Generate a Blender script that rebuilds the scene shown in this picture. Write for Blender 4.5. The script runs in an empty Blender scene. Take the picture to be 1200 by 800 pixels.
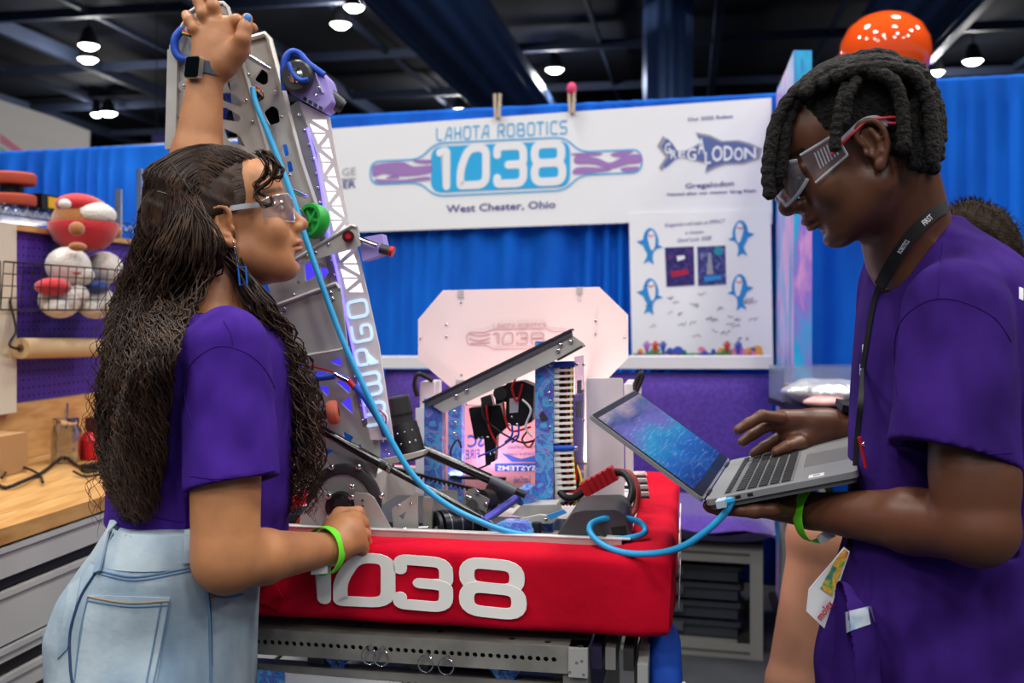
import bpy, math, random
import numpy as np
from math import sin, cos, pi, radians
from mathutils import Vector as V, Matrix, Quaternion
from mathutils.geometry import tessellate_polygon
from mathutils.bvhtree import BVHTree
random.seed(7); rng = np.random.default_rng(7)
SC = bpy.context.scene; COL = SC.collection
# ---------------------------------------------------------------- camera
F, HX, HY, CZ = 1167., 600., 365., 1.40          # focal length in pixels, principal column, horizon row, lens height (m)
cam = bpy.data.cameras.new('camera'); camo = bpy.data.objects.new('camera', cam); COL.objects.link(camo)
camo.location = (0, 0, CZ); camo.rotation_euler = (pi/2, 0, 0)
cam.sensor_width = 36; cam.lens = F/1200*36; cam.shift_y = (HY-400)/1200; cam.clip_start = .05; cam.clip_end = 300
cam.dof.use_dof = True; cam.dof.focus_distance = 1.52; cam.dof.aperture_fstop = 5.0
SC.camera = camo
# ---------------------------------------------------------------- world, lamps, exposure
w = bpy.data.worlds.new('world'); SC.world = w; w.use_nodes = True
w.node_tree.nodes['Background'].inputs[0].default_value = (.62, .72, .95, 1)
w.node_tree.nodes['Background'].inputs[1].default_value = .22
vs = SC.view_settings; vs.view_transform = 'Standard'; vs.look = 'None'; vs.exposure = 0.0; vs.gamma = 1; vs.use_curve_mapping = False
SC.cycles.max_bounces = 8; SC.cycles.transparent_max_bounces = 16; SC.cycles.caustics_refractive = False; SC.cycles.caustics_reflective = False
LAMP_Z = 8.6
def hall_lamp(x, y, power, size=1.3):
    l = bpy.data.lights.new('hall_lamp_light', 'AREA'); l.shape = 'DISK'; l.size = size; l.energy = power; l.color = (1, .965, .92)
    o = bpy.data.objects.new('hall_lamp_light', l); COL.objects.link(o); o.location = (x, y, LAMP_Z); return o
for lx in (-8.5, -3., 2.5, 8.):
    for ly in (-9, -4.5, 0, 4.5):
        hall_lamp(lx+(.9 if ly in (-4.5, 4.5) else 0), ly, 225 if ly < 1 else 330)
# ---------------------------------------------------------------- geometry helpers
def P(x, y, d): return V(((x-HX)/F*d, d, CZ-(y-HY)/F*d))
def ray(x, y): return V(((x-HX)/F, 1, -(y-HY)/F))
CAMP = V((0, 0, CZ))
U, W_, C0 = V((cos(radians(10)), -sin(radians(10)), 0)), V((sin(radians(10)), cos(radians(10)), 0)), V((.251, 1.53, 0))
def onplane(x, y, q, n):
    r = ray(x, y); return CAMP + r*((q-CAMP).dot(n)/r.dot(n))
def R(x, y, k): return onplane(x, y, C0+W_*k, W_)                 # pixel -> plane k metres behind the bumper front
WA = radians(14); WQ, WN, WU = V((1.31, 5.0, 0)), V((sin(WA), cos(WA), 0)), V((cos(WA), -sin(WA), 0))
def K(x, y, off=0.): return onplane(x, y, WQ-WN*off, WN)           # pixel -> back curtain plane
def B(u, k, z): return C0 + U*u + W_*k + V((0, 0, z))              # robot frame -> world
def lin(c): return tuple(((v/255)/12.92 if v/255 <= .04045 else ((v/255+.055)/1.055)**2.4) for v in c)
MATS = {}
def M(name, col=(128, 128, 128), rough=.5, metal=0., bump=None, mix=None, emit=None, trans=0., alpha=1., sheen=0., coat=0., spec=.5, sss=0., ior=1.45, tint=None):
    if name in MATS: return MATS[name]
    m = bpy.data.materials.new(name); MATS[name] = m; m.use_nodes = True
    nt = m.node_tree; b = nt.nodes['Principled BSDF']; L = nt.links.new; N = nt.nodes.new
    c = (*lin(col), 1)
    b.inputs['Base Color'].default_value = c; b.inputs['Roughness'].default_value = rough; b.inputs['Metallic'].default_value = metal
    b.inputs['Transmission Weight'].default_value = trans; b.inputs['Alpha'].default_value = alpha; b.inputs['IOR'].default_value = ior
    b.inputs['Sheen Weight'].default_value = sheen; b.inputs['Coat Weight'].default_value = coat; b.inputs['Specular IOR Level'].default_value = spec
    if sss: b.inputs['Subsurface Weight'].default_value = sss; b.inputs['Subsurface Radius'].default_value = (.012, .005, .003); b.inputs['Subsurface Scale'].default_value = 1
    tc = None
    def coord():
        nonlocal tc
        if tc is None: tc = N('ShaderNodeTexCoord')
        return tc.outputs['Object']
    if mix:   # (scale, colour2, lo, hi, detail, stretch)
        t = N('ShaderNodeTexNoise'); t.inputs['Scale'].default_value = mix[0]; t.inputs['Detail'].default_value = mix[4] if len(mix) > 4 else 4
        src = coord()
        if len(mix) > 5:
            mp = N('ShaderNodeMapping'); mp.inputs['Scale'].default_value = mix[5]; L(src, mp.inputs[0]); src = mp.outputs[0]
        L(src, t.inputs['Vector'])
        r = N('ShaderNodeValToRGB'); r.color_ramp.elements[0].position = mix[2]; r.color_ramp.elements[1].position = mix[3]
        r.color_ramp.elements[0].color = c; r.color_ramp.elements[1].color = (*lin(mix[1]), 1)
        L(t.outputs[0], r.inputs[0]); L(r.outputs[0], b.inputs['Base Color'])
        last = r.outputs[0]
    else:
        last = None
    if tint:  # list of (attribute, colour)
        for at, tcol in tint:
            a = N('ShaderNodeAttribute'); a.attribute_name = at
            mx = N('ShaderNodeMix'); mx.data_type = 'RGBA'; L(a.outputs['Fac'], mx.inputs['Factor'])
            if last: L(last, mx.inputs['A'])
            else: mx.inputs['A'].default_value = c
            mx.inputs['B'].default_value = (*lin(tcol), 1); last = mx.outputs['Result']
        L(last, b.inputs['Base Color'])
    if bump:  # (scale, strength, distance, stretch)
        t = N('ShaderNodeTexNoise'); t.inputs['Scale'].default_value = bump[0]; t.inputs['Detail'].default_value = bump[4] if len(bump) > 4 else 5
        src = coord()
        if len(bump) > 3:
            mp = N('ShaderNodeMapping'); mp.inputs['Scale'].default_value = bump[3]; L(src, mp.inputs[0]); src = mp.outputs[0]
        L(src, t.inputs['Vector'])
        bp = N('ShaderNodeBump'); bp.inputs['Strength'].default_value = bump[1]; bp.inputs['Distance'].default_value = bump[2] if len(bump) > 2 else .01
        L(t.outputs[0], bp.inputs['Height']); L(bp.outputs[0], b.inputs['Normal'])
    if emit:
        b.inputs['Emission Color'].default_value = (*lin(emit[0]), 1); b.inputs['Emission Strength'].default_value = emit[1]
    return m
def marble(name, cols, scale=8, dist=2., rough=.35, stretch=(1, 1, 1), emit=0):
    if name in MATS: return MATS[name]
    m = M(name, rough=rough); nt = m.node_tree; L = nt.links.new; N = nt.nodes.new; b = nt.nodes['Principled BSDF']
    tc = N('ShaderNodeTexCoord'); mp = N('ShaderNodeMapping'); mp.inputs['Scale'].default_value = stretch; L(tc.outputs['Object'], mp.inputs[0])
    t = N('ShaderNodeTexNoise'); t.inputs['Scale'].default_value = scale; t.inputs['Detail'].default_value = 6; t.inputs['Distortion'].default_value = dist; L(mp.outputs[0], t.inputs['Vector'])
    r = N('ShaderNodeValToRGB'); cr = r.color_ramp; n = len(cols)
    cr.elements[0].position = .28; cr.elements[1].position = .72
    for i in range(1, n-1): cr.elements.new(.28+.44*i/(n-1))
    for e, c in zip(cr.elements, cols): e.color = (*lin(c), 1)
    L(t.outputs[0], r.inputs[0]); L(r.outputs[0], b.inputs['Base Color'])
    if emit: L(r.outputs[0], b.inputs['Emission Color']); b.inputs['Emission Strength'].default_value = emit
    return m
WL = {}
def link(o, parent=None):
    COL.objects.link(o)
    if parent is not None:
        o.parent = parent; o.matrix_parent_inverse = Matrix.Translation(-WL[parent.name])
    return o
def tag(o, label=None, cat=None, group=None, kind=None):
    if label: o['label'] = label
    if cat: o['category'] = cat
    if group: o['group'] = group
    if kind: o['kind'] = kind
    return o
def thing(name, label, cat, loc, group=None):
    o = bpy.data.objects.new(name, None); o.empty_display_size = .05; COL.objects.link(o); o.location = loc; WL[o.name] = V(loc)
    return tag(o, label, cat, group)
def meshobj(name, verts, faces, mat, parent=None, smooth=35, origin=None):
    vv = np.asarray(verts, dtype=np.float64).reshape(-1, 3)
    if origin is None:
        lo, hi = vv.min(0), vv.max(0); origin = V(((lo[0]+hi[0])/2, (lo[1]+hi[1])/2, lo[2]))
    me = bpy.data.meshes.new(name); me.from_pydata((vv-np.array(origin)).tolist(), [], faces)
    me.materials.append(mat)
    if smooth:
        me.polygons.foreach_set('use_smooth', [True]*len(me.polygons))
        if smooth < 180: me.set_sharp_from_angle(angle=radians(smooth))
    me.update()
    o = bpy.data.objects.new(name, me); o.location = origin; link(o, parent); WL[o.name] = V(origin)
    return o
def dup(o, off, parent=None, rot=None):
    c = o.copy(); c.location = o.location + V(off); COL.objects.link(c); WL[c.name] = c.location.copy()
    if rot is not None: c.rotation_euler = rot
    c.parent = None
    if parent is not None:
        c.parent = parent; c.matrix_parent_inverse = Matrix.Translation(-WL[parent.name])
    return c
def frame(n):
    n = V(n).normalized(); a = V((0, 0, 1)) if abs(n.z) < .95 else V((1, 0, 0))
    x = a.cross(n).normalized(); return x, n.cross(x).normalized(), n
class MB:
    def __init__(s): s.v = []; s.f = []
    def add(s, vs_, fs):
        n = len(s.v); s.v += [tuple(q) for q in vs_]; s.f += [tuple(i+n for i in f) for f in fs]; return s
    def hexa(s, p):   # 8 points: bottom ring 0-3, top ring 4-7
        return s.add(p, [(3, 2, 1, 0), (4, 5, 6, 7), (0, 1, 5, 4), (1, 2, 6, 5), (2, 3, 7, 6), (3, 0, 4, 7)])
    def box(s, c, a, b, d):   # centre and three half-axis vectors
        c, a, b, d = V(c), V(a), V(b), V(d)
        return s.hexa([c-a-b-d, c+a-b-d, c+a+b-d, c-a+b-d, c-a-b+d, c+a-b+d, c+a+b+d, c-a+b+d])
    def bx(s, lo, hi):
        (a, b, c), (d, e, f) = lo, hi
        return s.hexa([(a, b, c), (d, b, c), (d, e, c), (a, e, c), (a, b, f), (d, b, f), (d, e, f), (a, e, f)])
    def bar(s, p, q, wd, ht, up=(0, 0, 1)):
        p, q = V(p), V(q); t = (q-p); x = t.cross(V(up)); x = x.normalized() if x.length > 1e-6 else V((1, 0, 0)); u = x.cross(t).normalized()
        return s.box((p+q)/2, t/2, x*wd/2, u*ht/2)
    def cyl(s, p, q, r, r2=None, n=14, cap=True):
        r2 = r if r2 is None else r2; p, q = V(p), V(q); x, y, z = frame(q-p)
        A = [p+(x*cos(2*pi*i/n)+y*sin(2*pi*i/n))*r for i in range(n)]; Bq = [q+(x*cos(2*pi*i/n)+y*sin(2*pi*i/n))*r2 for i in range(n)]
        fs = [(i, (i+1) % n, n+(i+1) % n, n+i) for i in range(n)]
        if cap: fs += [tuple(range(n-1, -1, -1)), tuple(range(n, 2*n))]
        return s.add(A+Bq, fs)
    def tube(s, pts, r, n=8, closed=False, flat=None):
        pts = [V(p) for p in pts]; m = len(pts); rs = r if hasattr(r, '__len__') else [r]*m
        T = [(pts[(i+1) % m if closed else min(i+1, m-1)]-pts[i-1 if closed or i else 0]).normalized() for i in range(m)]
        x = frame(T[0])[0] if flat is None else V(flat); vs_ = []
        for i in range(m):
            x = (x - T[i]*x.dot(T[i])); x = x.normalized() if x.length > 1e-9 else frame(T[i])[0]; y = T[i].cross(x)
            vs_ += [pts[i]+(x*cos(2*pi*j/n)+y*sin(2*pi*j/n))*rs[i] for j in range(n)]
        fs = []
        for i in range(m if closed else m-1):
            a, b = i*n, ((i+1) % m)*n
            fs += [(a+j, a+(j+1) % n, b+(j+1) % n, b+j) for j in range(n)]
        if not closed: fs += [tuple(range(n-1, -1, -1)), tuple(range((m-1)*n, m*n))]
        return s.add(vs_, fs)
    def strap(s, pts, nrms, wd, th, closed=False):   # flat band; nrms = outward normals
        pts = [V(p) for p in pts]; m = len(pts); vs_ = []
        for i in range(m):
            t = (pts[(i+1) % m if closed else min(i+1, m-1)]-pts[i-1 if closed or i else 0]).normalized(); nn = V(nrms[i] if isinstance(nrms, list) else nrms); nn = (nn-t*nn.dot(t)).normalized(); x = t.cross(nn)
            vs_ += [pts[i]-x*wd/2-nn*th/2, pts[i]+x*wd/2-nn*th/2, pts[i]+x*wd/2+nn*th/2, pts[i]-x*wd/2+nn*th/2]
        fs = []
        for i in range(m if closed else m-1):
            a, b = i*4, ((i+1) % m)*4
            fs += [(a+j, a+(j+1) % 4, b+(j+1) % 4, b+j) for j in range(4)]
        if not closed: fs += [(3, 2, 1, 0), tuple(range((m-1)*4, m*4))]
        return s.add(vs_, fs)
    def ell(s, c, r, Mx=None, n=16, m=10):
        c = V(c); r = (r, r, r) if not hasattr(r, '__len__') else r; vs_ = []; fs = []
        for i in range(m+1):
            a = pi*i/m
            for j in range(n):
                q = V((r[0]*sin(a)*cos(2*pi*j/n), r[1]*sin(a)*sin(2*pi*j/n), r[2]*cos(a))); vs_.append(c+(Mx @ q if Mx else q))
        for i in range(m):
            for j in range(n): fs.append((i*n+j, (i+1)*n+j, (i+1)*n+(j+1) % n, i*n+(j+1) % n))
        return s.add(vs_, fs)
    def lathe(s, base, axis, prof, n=24):   # prof: (radius, height)
        base = V(base); x, y, z = frame(axis); vs_ = []; m = len(prof)
        for r, h in prof: vs_ += [base+z*h+(x*cos(2*pi*j/n)+y*sin(2*pi*j/n))*r for j in range(n)]
        fs = [(i*n+j, i*n+(j+1) % n, (i+1)*n+(j+1) % n, (i+1)*n+j) for i in range(m-1) for j in range(n)]
        return s.add(vs_, fs)
    def prism(s, poly, nv, holes=()):   # poly, holes: 3D loops; nv: thickness vector
        loops = [[V(p) for p in poly]]+[[V(p) for p in h] for h in holes]; nv = V(nv)
        flat = [p for l in loops for p in l]; n = len(flat); tris = tessellate_polygon(loops)
        fs = [tuple(t) for t in tris]+[tuple(n+i for i in t[::-1]) for t in tris]; o = 0
        for l in loops:
            k = len(l); fs += [(o+i, o+(i+1) % k, n+o+(i+1) % k, n+o+i) for i in range(k)]; o += k
        return s.add(flat+[p+nv for p in flat], fs)
    def stroke(s, pts, wd, tf, th, closed=False, cap=6):   # flat stroke with round ends in 2D, tf maps (x,y,h) to 3D
        pts = [V((p[0], p[1])) for p in pts]; m = len(pts); L_, R_ = [], []
        for i in range(m):
            a = pts[i-1] if (closed or i) else pts[0]; b = pts[(i+1) % m] if (closed or i < m-1) else pts[-1]
            d1 = (pts[i]-a); d2 = (b-pts[i]); d1 = d1.normalized() if d1.length > 1e-9 else d2.normalized(); d2 = d2.normalized() if d2.length > 1e-9 else d1
            n1, n2 = V((-d1.y, d1.x)), V((-d2.y, d2.x)); nn = n1+n2; nn = nn.normalized() if nn.length > 1e-6 else n1
            k = min(1/max(nn.dot(n1), .3), 1.6); L_.append(pts[i]+nn*wd/2*k); R_.append(pts[i]-nn*wd/2*k)
        if closed:
            q = [tf(p.x, p.y, th) for p in L_+R_]+[tf(p.x, p.y, 0) for p in L_+R_]
            fs = []
            for i in range(m):
                j = (i+1) % m; fs += [(i, j, m+j, m+i), (2*m+i, 2*m+j, j, i), (3*m+j, 3*m+i, m+i, m+j)]
            return s.add(q, fs)
        loop = list(L_)
        d = pts[-1]-pts[-2]; a0 = math.atan2(d.y, d.x)
        if cap: loop += [pts[-1]+V((cos(a0+pi/2-pi*i/cap), sin(a0+pi/2-pi*i/cap)))*wd/2 for i in range(1, cap)]
        loop += R_[::-1]
        d = pts[0]-pts[1]; a0 = math.atan2(d.y, d.x)
        if cap: loop += [pts[0]+V((cos(a0+pi/2-pi*i/cap), sin(a0+pi/2-pi*i/cap)))*wd/2 for i in range(1, cap)]
        k = len(loop); top = [tf(p.x, p.y, th) for p in loop]; bot = [tf(p.x, p.y, 0) for p in loop]
        fs = [(i, (i+1) % k, k+(i+1) % k, k+i) for i in range(k)]; fs += [(i, i+1, 2*m+(cap-1 if cap else 0)-2-i+0, 0) for i in ()]
        tris = tessellate_polygon([[V((p.x, p.y, 0)) for p in loop]]); fs += [tuple(t) for t in tris]
        return s.add(top+bot, fs)
    def build(s, name, mat, parent=None, smooth=35, origin=None): return meshobj(name, s.v, s.f, mat, parent, smooth, origin)
def spline(pts, n=8, closed=False):   # Catmull-Rom through points (any dimension)
    a = [np.array(p, dtype=float) for p in pts]; m = len(a); out = []
    for i in range(m if closed else m-1):
        p0, p1, p2, p3 = a[i-1] if (closed or i) else a[0], a[i], a[(i+1) % m], a[(i+2) % m] if (closed or i+2 < m) else a[-1]
        for j in range(n):
            t = j/n; out.append(.5*((2*p1)+(p2-p0)*t+(2*p0-5*p1+4*p2-p3)*t*t+(3*p1-p0-3*p2+p3)*t**3))
    if not closed: out.append(a[-1])
    return [V(q) for q in out]
def roundpoly(pts, r, n=4):   # 2D polygon with rounded corners
    out = []; m = len(pts)
    for i in range(m):
        p = V(pts[i][:2]); a = V(pts[i-1][:2])-p; b = V(pts[(i+1) % m][:2])-p
        rr = min(r, a.length*.45, b.length*.45); s_, e = p+a.normalized()*rr, p+b.normalized()*rr
        for j in range(n+1):
            t = j/n; out.append((s_*(1-t)**2+p*2*t*(1-t)+e*t*t))
    return [(q.x, q.y) for q in out]
def rrect(x0, y0, x1, y1, r, n=4): return roundpoly([(x0, y0), (x1, y0), (x1, y1), (x0, y1)], r, n)
def circ(x, y, r, n=12, ry=None): return [(x+r*cos(2*pi*i/n), y+(ry or r)*sin(2*pi*i/n)) for i in range(n)]
# stroke font, cell 0..1 high, digits in the rounded techno style
_r = lambda pts, r=.2: roundpoly(pts, r, 5)
def ropen(pts, r=.2, n=5):
    out = [V(pts[0])]
    for i in range(1, len(pts)-1):
        p = V(pts[i]); a = V(pts[i-1])-p; b = V(pts[i+1])-p; rr = min(r, a.length*.5, b.length*.5); s_, e = p+a.normalized()*rr, p+b.normalized()*rr
        for j in range(n+1):
            t = j/n; out.append(s_*(1-t)**2+p*2*t*(1-t)+e*t*t)
    out.append(V(pts[-1])); return [(q.x, q.y) for q in out]
GL = {  # glyph: (advance, [(points, closed)])
 '1': (.45, [(ropen([(.06, .92), (.26, .98), (.26, 0)], .12), 0)]),
 '0': (.95, [(_r([(.2, 0), (.85, 0), (.85, 1), (.34, 1), (.1, .45), (.1, 0)], .26), 1)]),
 '3': (.95, [(ropen([(.1, .78), (.1, 1), (.85, 1), (.85, .55), (.7, .5), (.42, .5)], .26), 0), (ropen([(.42, .5), (.7, .5), (.85, .45), (.85, 0), (.1, 0), (.1, .16)], .26), 0)]),
 '8': (.95, [(_r([(.1, .5), (.85, .5), (.85, 1), (.1, 1)], .26), 1), (_r([(.1, 0), (.88, 0), (.88, .5), (.1, .5)], .26), 1)]),
 'L': (.8, [(ropen([(.1, 1), (.1, 0), (.7, 0)], .25), 0)]), 'A': (.95, [(ropen([(.05, 0), (.45, 1), (.8, 1), (.8, 0)], .2), 0), ([(.3, .35), (.8, .35)], 0)]),
 'K': (.85, [([(.1, 0), (.1, 1)], 0), ([(.1, .5), (.7, .5)], 0), (ropen([(.75, 1), (.75, .5), (.35, .5)], .2), 0), (ropen([(.35, .5), (.75, .5), (.75, 0)], .2), 0)]),
 'O': (.95, [(_r([(.1, 0), (.85, 0), (.85, 1), (.1, 1)], .26), 1)]), 'T': (.8, [([(.02, 1), (.75, 1)], 0), ([(.38, 1), (.38, 0)], 0)]),
 'R': (.9, [(ropen([(.1, 0), (.1, 1), (.8, 1), (.8, .45), (.25, .45)], .22), 0), ([(.45, .45), (.8, 0)], 0)]), 'B': (.95, [(_r([(.1, 0), (.85, 0), (.85, .5), (.1, .5)], .2), 1), (_r([(.1, .5), (.78, .5), (.78, 1), (.1, 1)], .2), 1)]),
 'I': (.3, [([(.15, 0), (.15, 1)], 0)]), 'C': (.85, [(ropen([(.8, 1), (.1, 1), (.1, 0), (.8, 0)], .28), 0)]),
 'S': (.9, [(ropen([(.8, 1), (.1, 1), (.1, .5), (.8, .5), (.8, 0), (.1, 0)], .22), 0)]), ' ': (.5, []),
 'W': (1.2, [(ropen([(.05, 1), (.05, 0), (.55, 0), (.55, .9)], .25), 0), (ropen([(.55, .9), (.55, 0), (1.05, 0), (1.05, 1)], .25), 0)]),
 'P': (.9, [(ropen([(.1, 0), (.1, 1), (.8, 1), (.8, .42), (.1, .42)], .22), 0)]), 'G': (.95, [(ropen([(.82, 1), (.1, 1), (.1, 0), (.82, 0), (.82, .5), (.45, .5)], .25), 0)]),
}
def techno(mb, text, tf, wd, th=.0006, gap=.18):   # total advance returned; unit height 1 mapped by tf
    x = 0
    for ch in text:
        adv, sts = GL[ch]
        for i_, (pts, cl) in enumerate(sts): mb.stroke([(x+p[0], p[1]) for p in pts], wd, tf, th*(1+.35*i_), bool(cl))
        x += adv+gap
    return x-gap
def techlen(text, gap=.18): return sum(GL[c][0]+gap for c in text)-gap
FONTS = {}
def text2d(body, bold=False, shear=0.):   # triangles of a line of text, height ~1 (cap .7), in 2D
    key = (body, bold, shear)
    if key in FONTS: return FONTS[key]
    cu = bpy.data.curves.new('t', 'FONT'); cu.body = body; cu.size = 1; cu.shear = shear; cu.resolution_u = 2
    if bold: cu.offset = .018
    o = bpy.data.objects.new('t', cu); COL.objects.link(o)
    dg = bpy.context.evaluated_depsgraph_get(); me = bpy.data.meshes.new_from_object(o.evaluated_get(dg))
    vv = [tuple(v_.co[:2]) for v_ in me.vertices]; ff = [tuple(p.vertices) for p in me.polygons]
    bpy.data.objects.remove(o); bpy.data.curves.remove(cu); bpy.data.meshes.remove(me)
    FONTS[key] = (vv, ff); return FONTS[key]
def lettering(mb, body, tf, bold=False, shear=0.):   # tf(x01, ycap, h): x 0..1 across the line, y in cap heights
    vv, ff = text2d(body, bold, shear); xs = [p[0] for p in vv]; a, b = min(xs), max(xs)
    mb.add([tf((x-a)/(b-a), y/.7, .0006) for x, y in vv], ff)
for t_ in (('West Chester, Ohio', True), ('Our 2025 Robot', True), ('Gregalodon', True), ('Named after our mentor Greg Klein', True), ('GE', False), ('ER', True), ('Gregalodon will make an IMPACT', False, .3), ('in Houston', False, .3), ('Good Luck 1038!', False, .3), ('GREGALODON', True), ('molex', True), ('FIRST', True), ('ROBOTICS', True), ('SYSTEMS', True), ('FIRE', False), ('SC', True), ('SugarCreek', False), ('Engineering and Science', False), ('University of Cincinnati', False), ('STEM', True)): text2d(*t_)
# ================================================================ SETTING
m_floor = M('hall_floor', (52, 54, 60), .7, mix=(3, (40, 42, 48), .4, .6))
def struct(o): o['kind'] = 'structure'; return o
struct(MB().bx((-40, -14, -.02), (40, 75, 0)).build('floor', m_floor))
struct(MB().bx((-60, -14, 9.4), (60, 75, 9.5)).build('ceiling', M('ceiling_black', (20, 26, 40), .9)))
struct(MB().bx((-60, 74, 0), (60, 74.3, 9.4)).build('wall_back', M('hall_wall', (14, 18, 30), .9)))
ceil = bpy.data.objects['ceiling']
m_beam = M('beam_navy', (66, 77, 104), .55, .2)
for i in range(9):      # roof beams on the hall grid, each its own part
    c = C0+U*(-24+i*6.2)+V((0, 0, 8.9)); MB().bar(c+W_*8, c+W_*70, .22, .4).build('beam', m_beam, ceil)
for i in range(9):
    c = C0+W_*(16+i*5.2)+V((0, 0, 8.9)); MB().bar(c-U*26, c+U*26, .14, .25).build('beam', m_beam, ceil)
for i in range(7):
    c = C0+U*(-21+i*6.2)+V((0, 0, 8.95)); MB().bar(c+W_*8, c+W_*70, .09, .16).build('pipe', m_beam, ceil)
m_duct = M('duct_navy_metal', (112, 152, 222), .32, .25)
def duct(p, dirv, length, r, n, label, ax=None):
    mb = MB(); x, y, z = frame(dirv); vs_ = []; m = n*6
    for i in range(2):
        for j in range(m):
            a = 2*pi*j/m; rr = r*(1+.035*cos(n*a)); vs_.append(V(p)+z*(length*i)+(x*cos(a)+y*sin(a))*rr)
    mb.add(vs_, [(j, (j+1) % m, m+(j+1) % m, m+j) for j in range(m)]+[tuple(range(m)), tuple(range(m, 2*m))])
    return tag(mb.build('air_duct', m_duct, None, 60), label, 'duct')
dz = 6.0
duct(P(505, 0, 6.0*F/365)-W_*4, W_, 45, .92, 14, 'wide ribbed navy air duct running overhead above the white banner')
duct(P(1082, 0, 6.0*F/365)-W_*4, W_, 45, .84, 14, 'ribbed navy air duct overhead beside the orange balloon')
duct(V(((783-600)/F*25, 25, 0)), (0, 0, 1), 9.4, .61, 11, 'vertical ribbed blue column pipe above the banner')
m_lh, m_le = M('lamp_housing', (30, 32, 38), .5), M('lamp_lens', (255, 255, 255), .4, emit=((255, 252, 244), 16))
for x, y, wpx, lab in ((104, 54, 23, 'upper lamp of the stacked pair at the far left'), (103, 70, 22, 'lower lamp of the stacked pair at the far left'), (127, 133, 19, 'larger of the two low lamps above the left curtain'), (113, 134, 12, 'smaller of the two low lamps above the left curtain'),
    (415, 9, 23, 'lamp right of the robot tower, topmost'), (399, 29, 23, 'lamp right of the robot tower, just below the topmost one'), (650, 82, 21, 'lamp above the pink-headed clothespin'), (622, 97, 17, 'lamp at the edge of the wide duct'), (539, 129, 16, 'low lamp just over the top edge of the banner'), (524, 136, 10, 'smallest low lamp touching the top of the banner'),
    (1140, 72, 22, 'lamp above the right-hand blue curtain'), (1097, 85, 18, 'lamp beside the orange balloon')):
    d = 7.1*F/(365-y); c = P(x, y, d); r = wpx/2/F*d
    t = thing('ceiling_lamp', 'round white high-bay ceiling light, '+lab, 'lamp', c, 'high-bay ceiling lamps')
    MB().lathe(c, (0, 0, 1), [(r*1.02, 0), (r*1.08, .02), (r*.5, .45), (r*.3, .5), (0, .5)], 20).build('housing', m_lh, t)
    MB().lathe(c, (0, 0, -1), [(0, .10), (r*.5, .08), (r*.85, .02), (r, -.02), (0, -.02)], 20).build('lens', m_le, t)
    l_ = bpy.data.lights.new('high_bay_light', 'POINT'); l_.energy = 120; l_.shadow_soft_size = r*.6; l_.color = (1, .97, .93); lo_ = bpy.data.objects.new('high_bay_light', l_); lo_.location = c-V((0, 0, .12+r*.6)); COL.objects.link(lo_)
    MB().cyl(c+V((0, 0, .5)), V((c.x, c.y, 9.4)), .02, n=6).build('hanger', m_lh, t)
# ---------------------------------------------------------------- curtains
m_cur = M('blue_drape', (8, 104, 214), .75, bump=(260, .12, .004), spec=.2, mix=(5, (6, 84, 188), .35, .65, 3, (1, 1, .3)))
def curtain(t0, t1, ztop, label, seed, hem=.12, zb=.03, off=0., pitch=.13):   # t along WU from WQ
    r_ = random.Random(seed); n = int((t1-t0)/.016); xs = [t0+(t1-t0)*i/n for i in range(n+1)]; ph = 0; prof = []
    amp = .035
    for i, x in enumerate(xs):
        ph += .016/pitch*2*pi*(1+.6*sin(x*5.1+seed)+.3*sin(x*11+seed*2)); prof.append(amp*(.65+.35*sin(x*3.3+seed))*sin(ph)+.02*sin(x*2.1+seed))
    zs = [ztop, ztop-.015, ztop-hem, ztop-hem-.02, ztop-.6, ztop-1.3, zb]; g = [.25, .3, .35, .6, .9, 1, 1.1]; mb = MB(); vs_ = []
    for z, q in zip(zs, g):
        for x, o in zip(xs, prof): vs_.append(WQ+WU*x-WN*(off+o*q+.03)+V((0, 0, z)))
    m = n+1; fs = [(i*m+j, (i+1)*m+j, (i+1)*m+j+1, i*m+j+1) for i in range(len(zs)-1) for j in range(n)]
    mb.add(vs_, fs); o = mb.build('pipe_and_drape_curtain', m_cur, None, 180); md = o.modifiers.new('s', 'SOLIDIFY'); md.thickness = .004
    return tag(o, label, 'curtain', 'blue booth curtains')
curtain(-8.2, -2.5, 2.375, 'blue pleated curtain at the far left behind the plush toys', 3)
curtain(-2.5, .02, 2.49, 'blue pleated curtain hanging behind the white banner and poster', 5)
curtain(.02, 3.2, 2.52, 'blue pleated curtain at the right behind the person holding the laptop', 9)
o = MB().cyl(WQ+WU*-8.2+V((0, 0, 2.30))-WN*-.03, WQ+WU*3.2+V((0, 0, 2.48))-WN*-.03, .02).build('drape_rail', M('rail_metal', (170, 172, 176), .35, .8)); tag(o, 'thin metal rail carrying the blue curtains', 'rail')
# ---------------------------------------------------------------- banner
m_ban = M('banner_vinyl', (233, 235, 238), .42, bump=(3, .12, .02))
ban = [(386, 151), (904, 114.5), (905, 262), (741, 262), (737, 261), (430, 271.5), (386, 273)]
bn = MB().prism([K(x, y, .105) for x, y in ban], WN*.004).build('team_banner', m_ban)
tag(bn, 'white vinyl team banner with number 1038 hung on the back curtain', 'banner')
def wtf(x0, y0, x1, y1, hpx, off):   # baseline from (x0,y0) to (x1,y1) in pixels, cap height hpx, on the wall plane
    a, b = K(x0, y0, off), K(x1, y1, off); c = K(x0, y0-hpx, off)
    return a, b-a, c-a
def banner_text(body, x0, y0, x1, y1, h, mat, name='lettering', bold=True, shear=0, off=.1065, par=None):
    a, e, u = wtf(x0, y0, x1, y1, h, off); mb = MB(); lettering(mb, body, lambda x, y, hh: a+e*x+u*y-WN*hh, bold, shear); return mb.build(name, mat, par or bn, 0)
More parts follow.
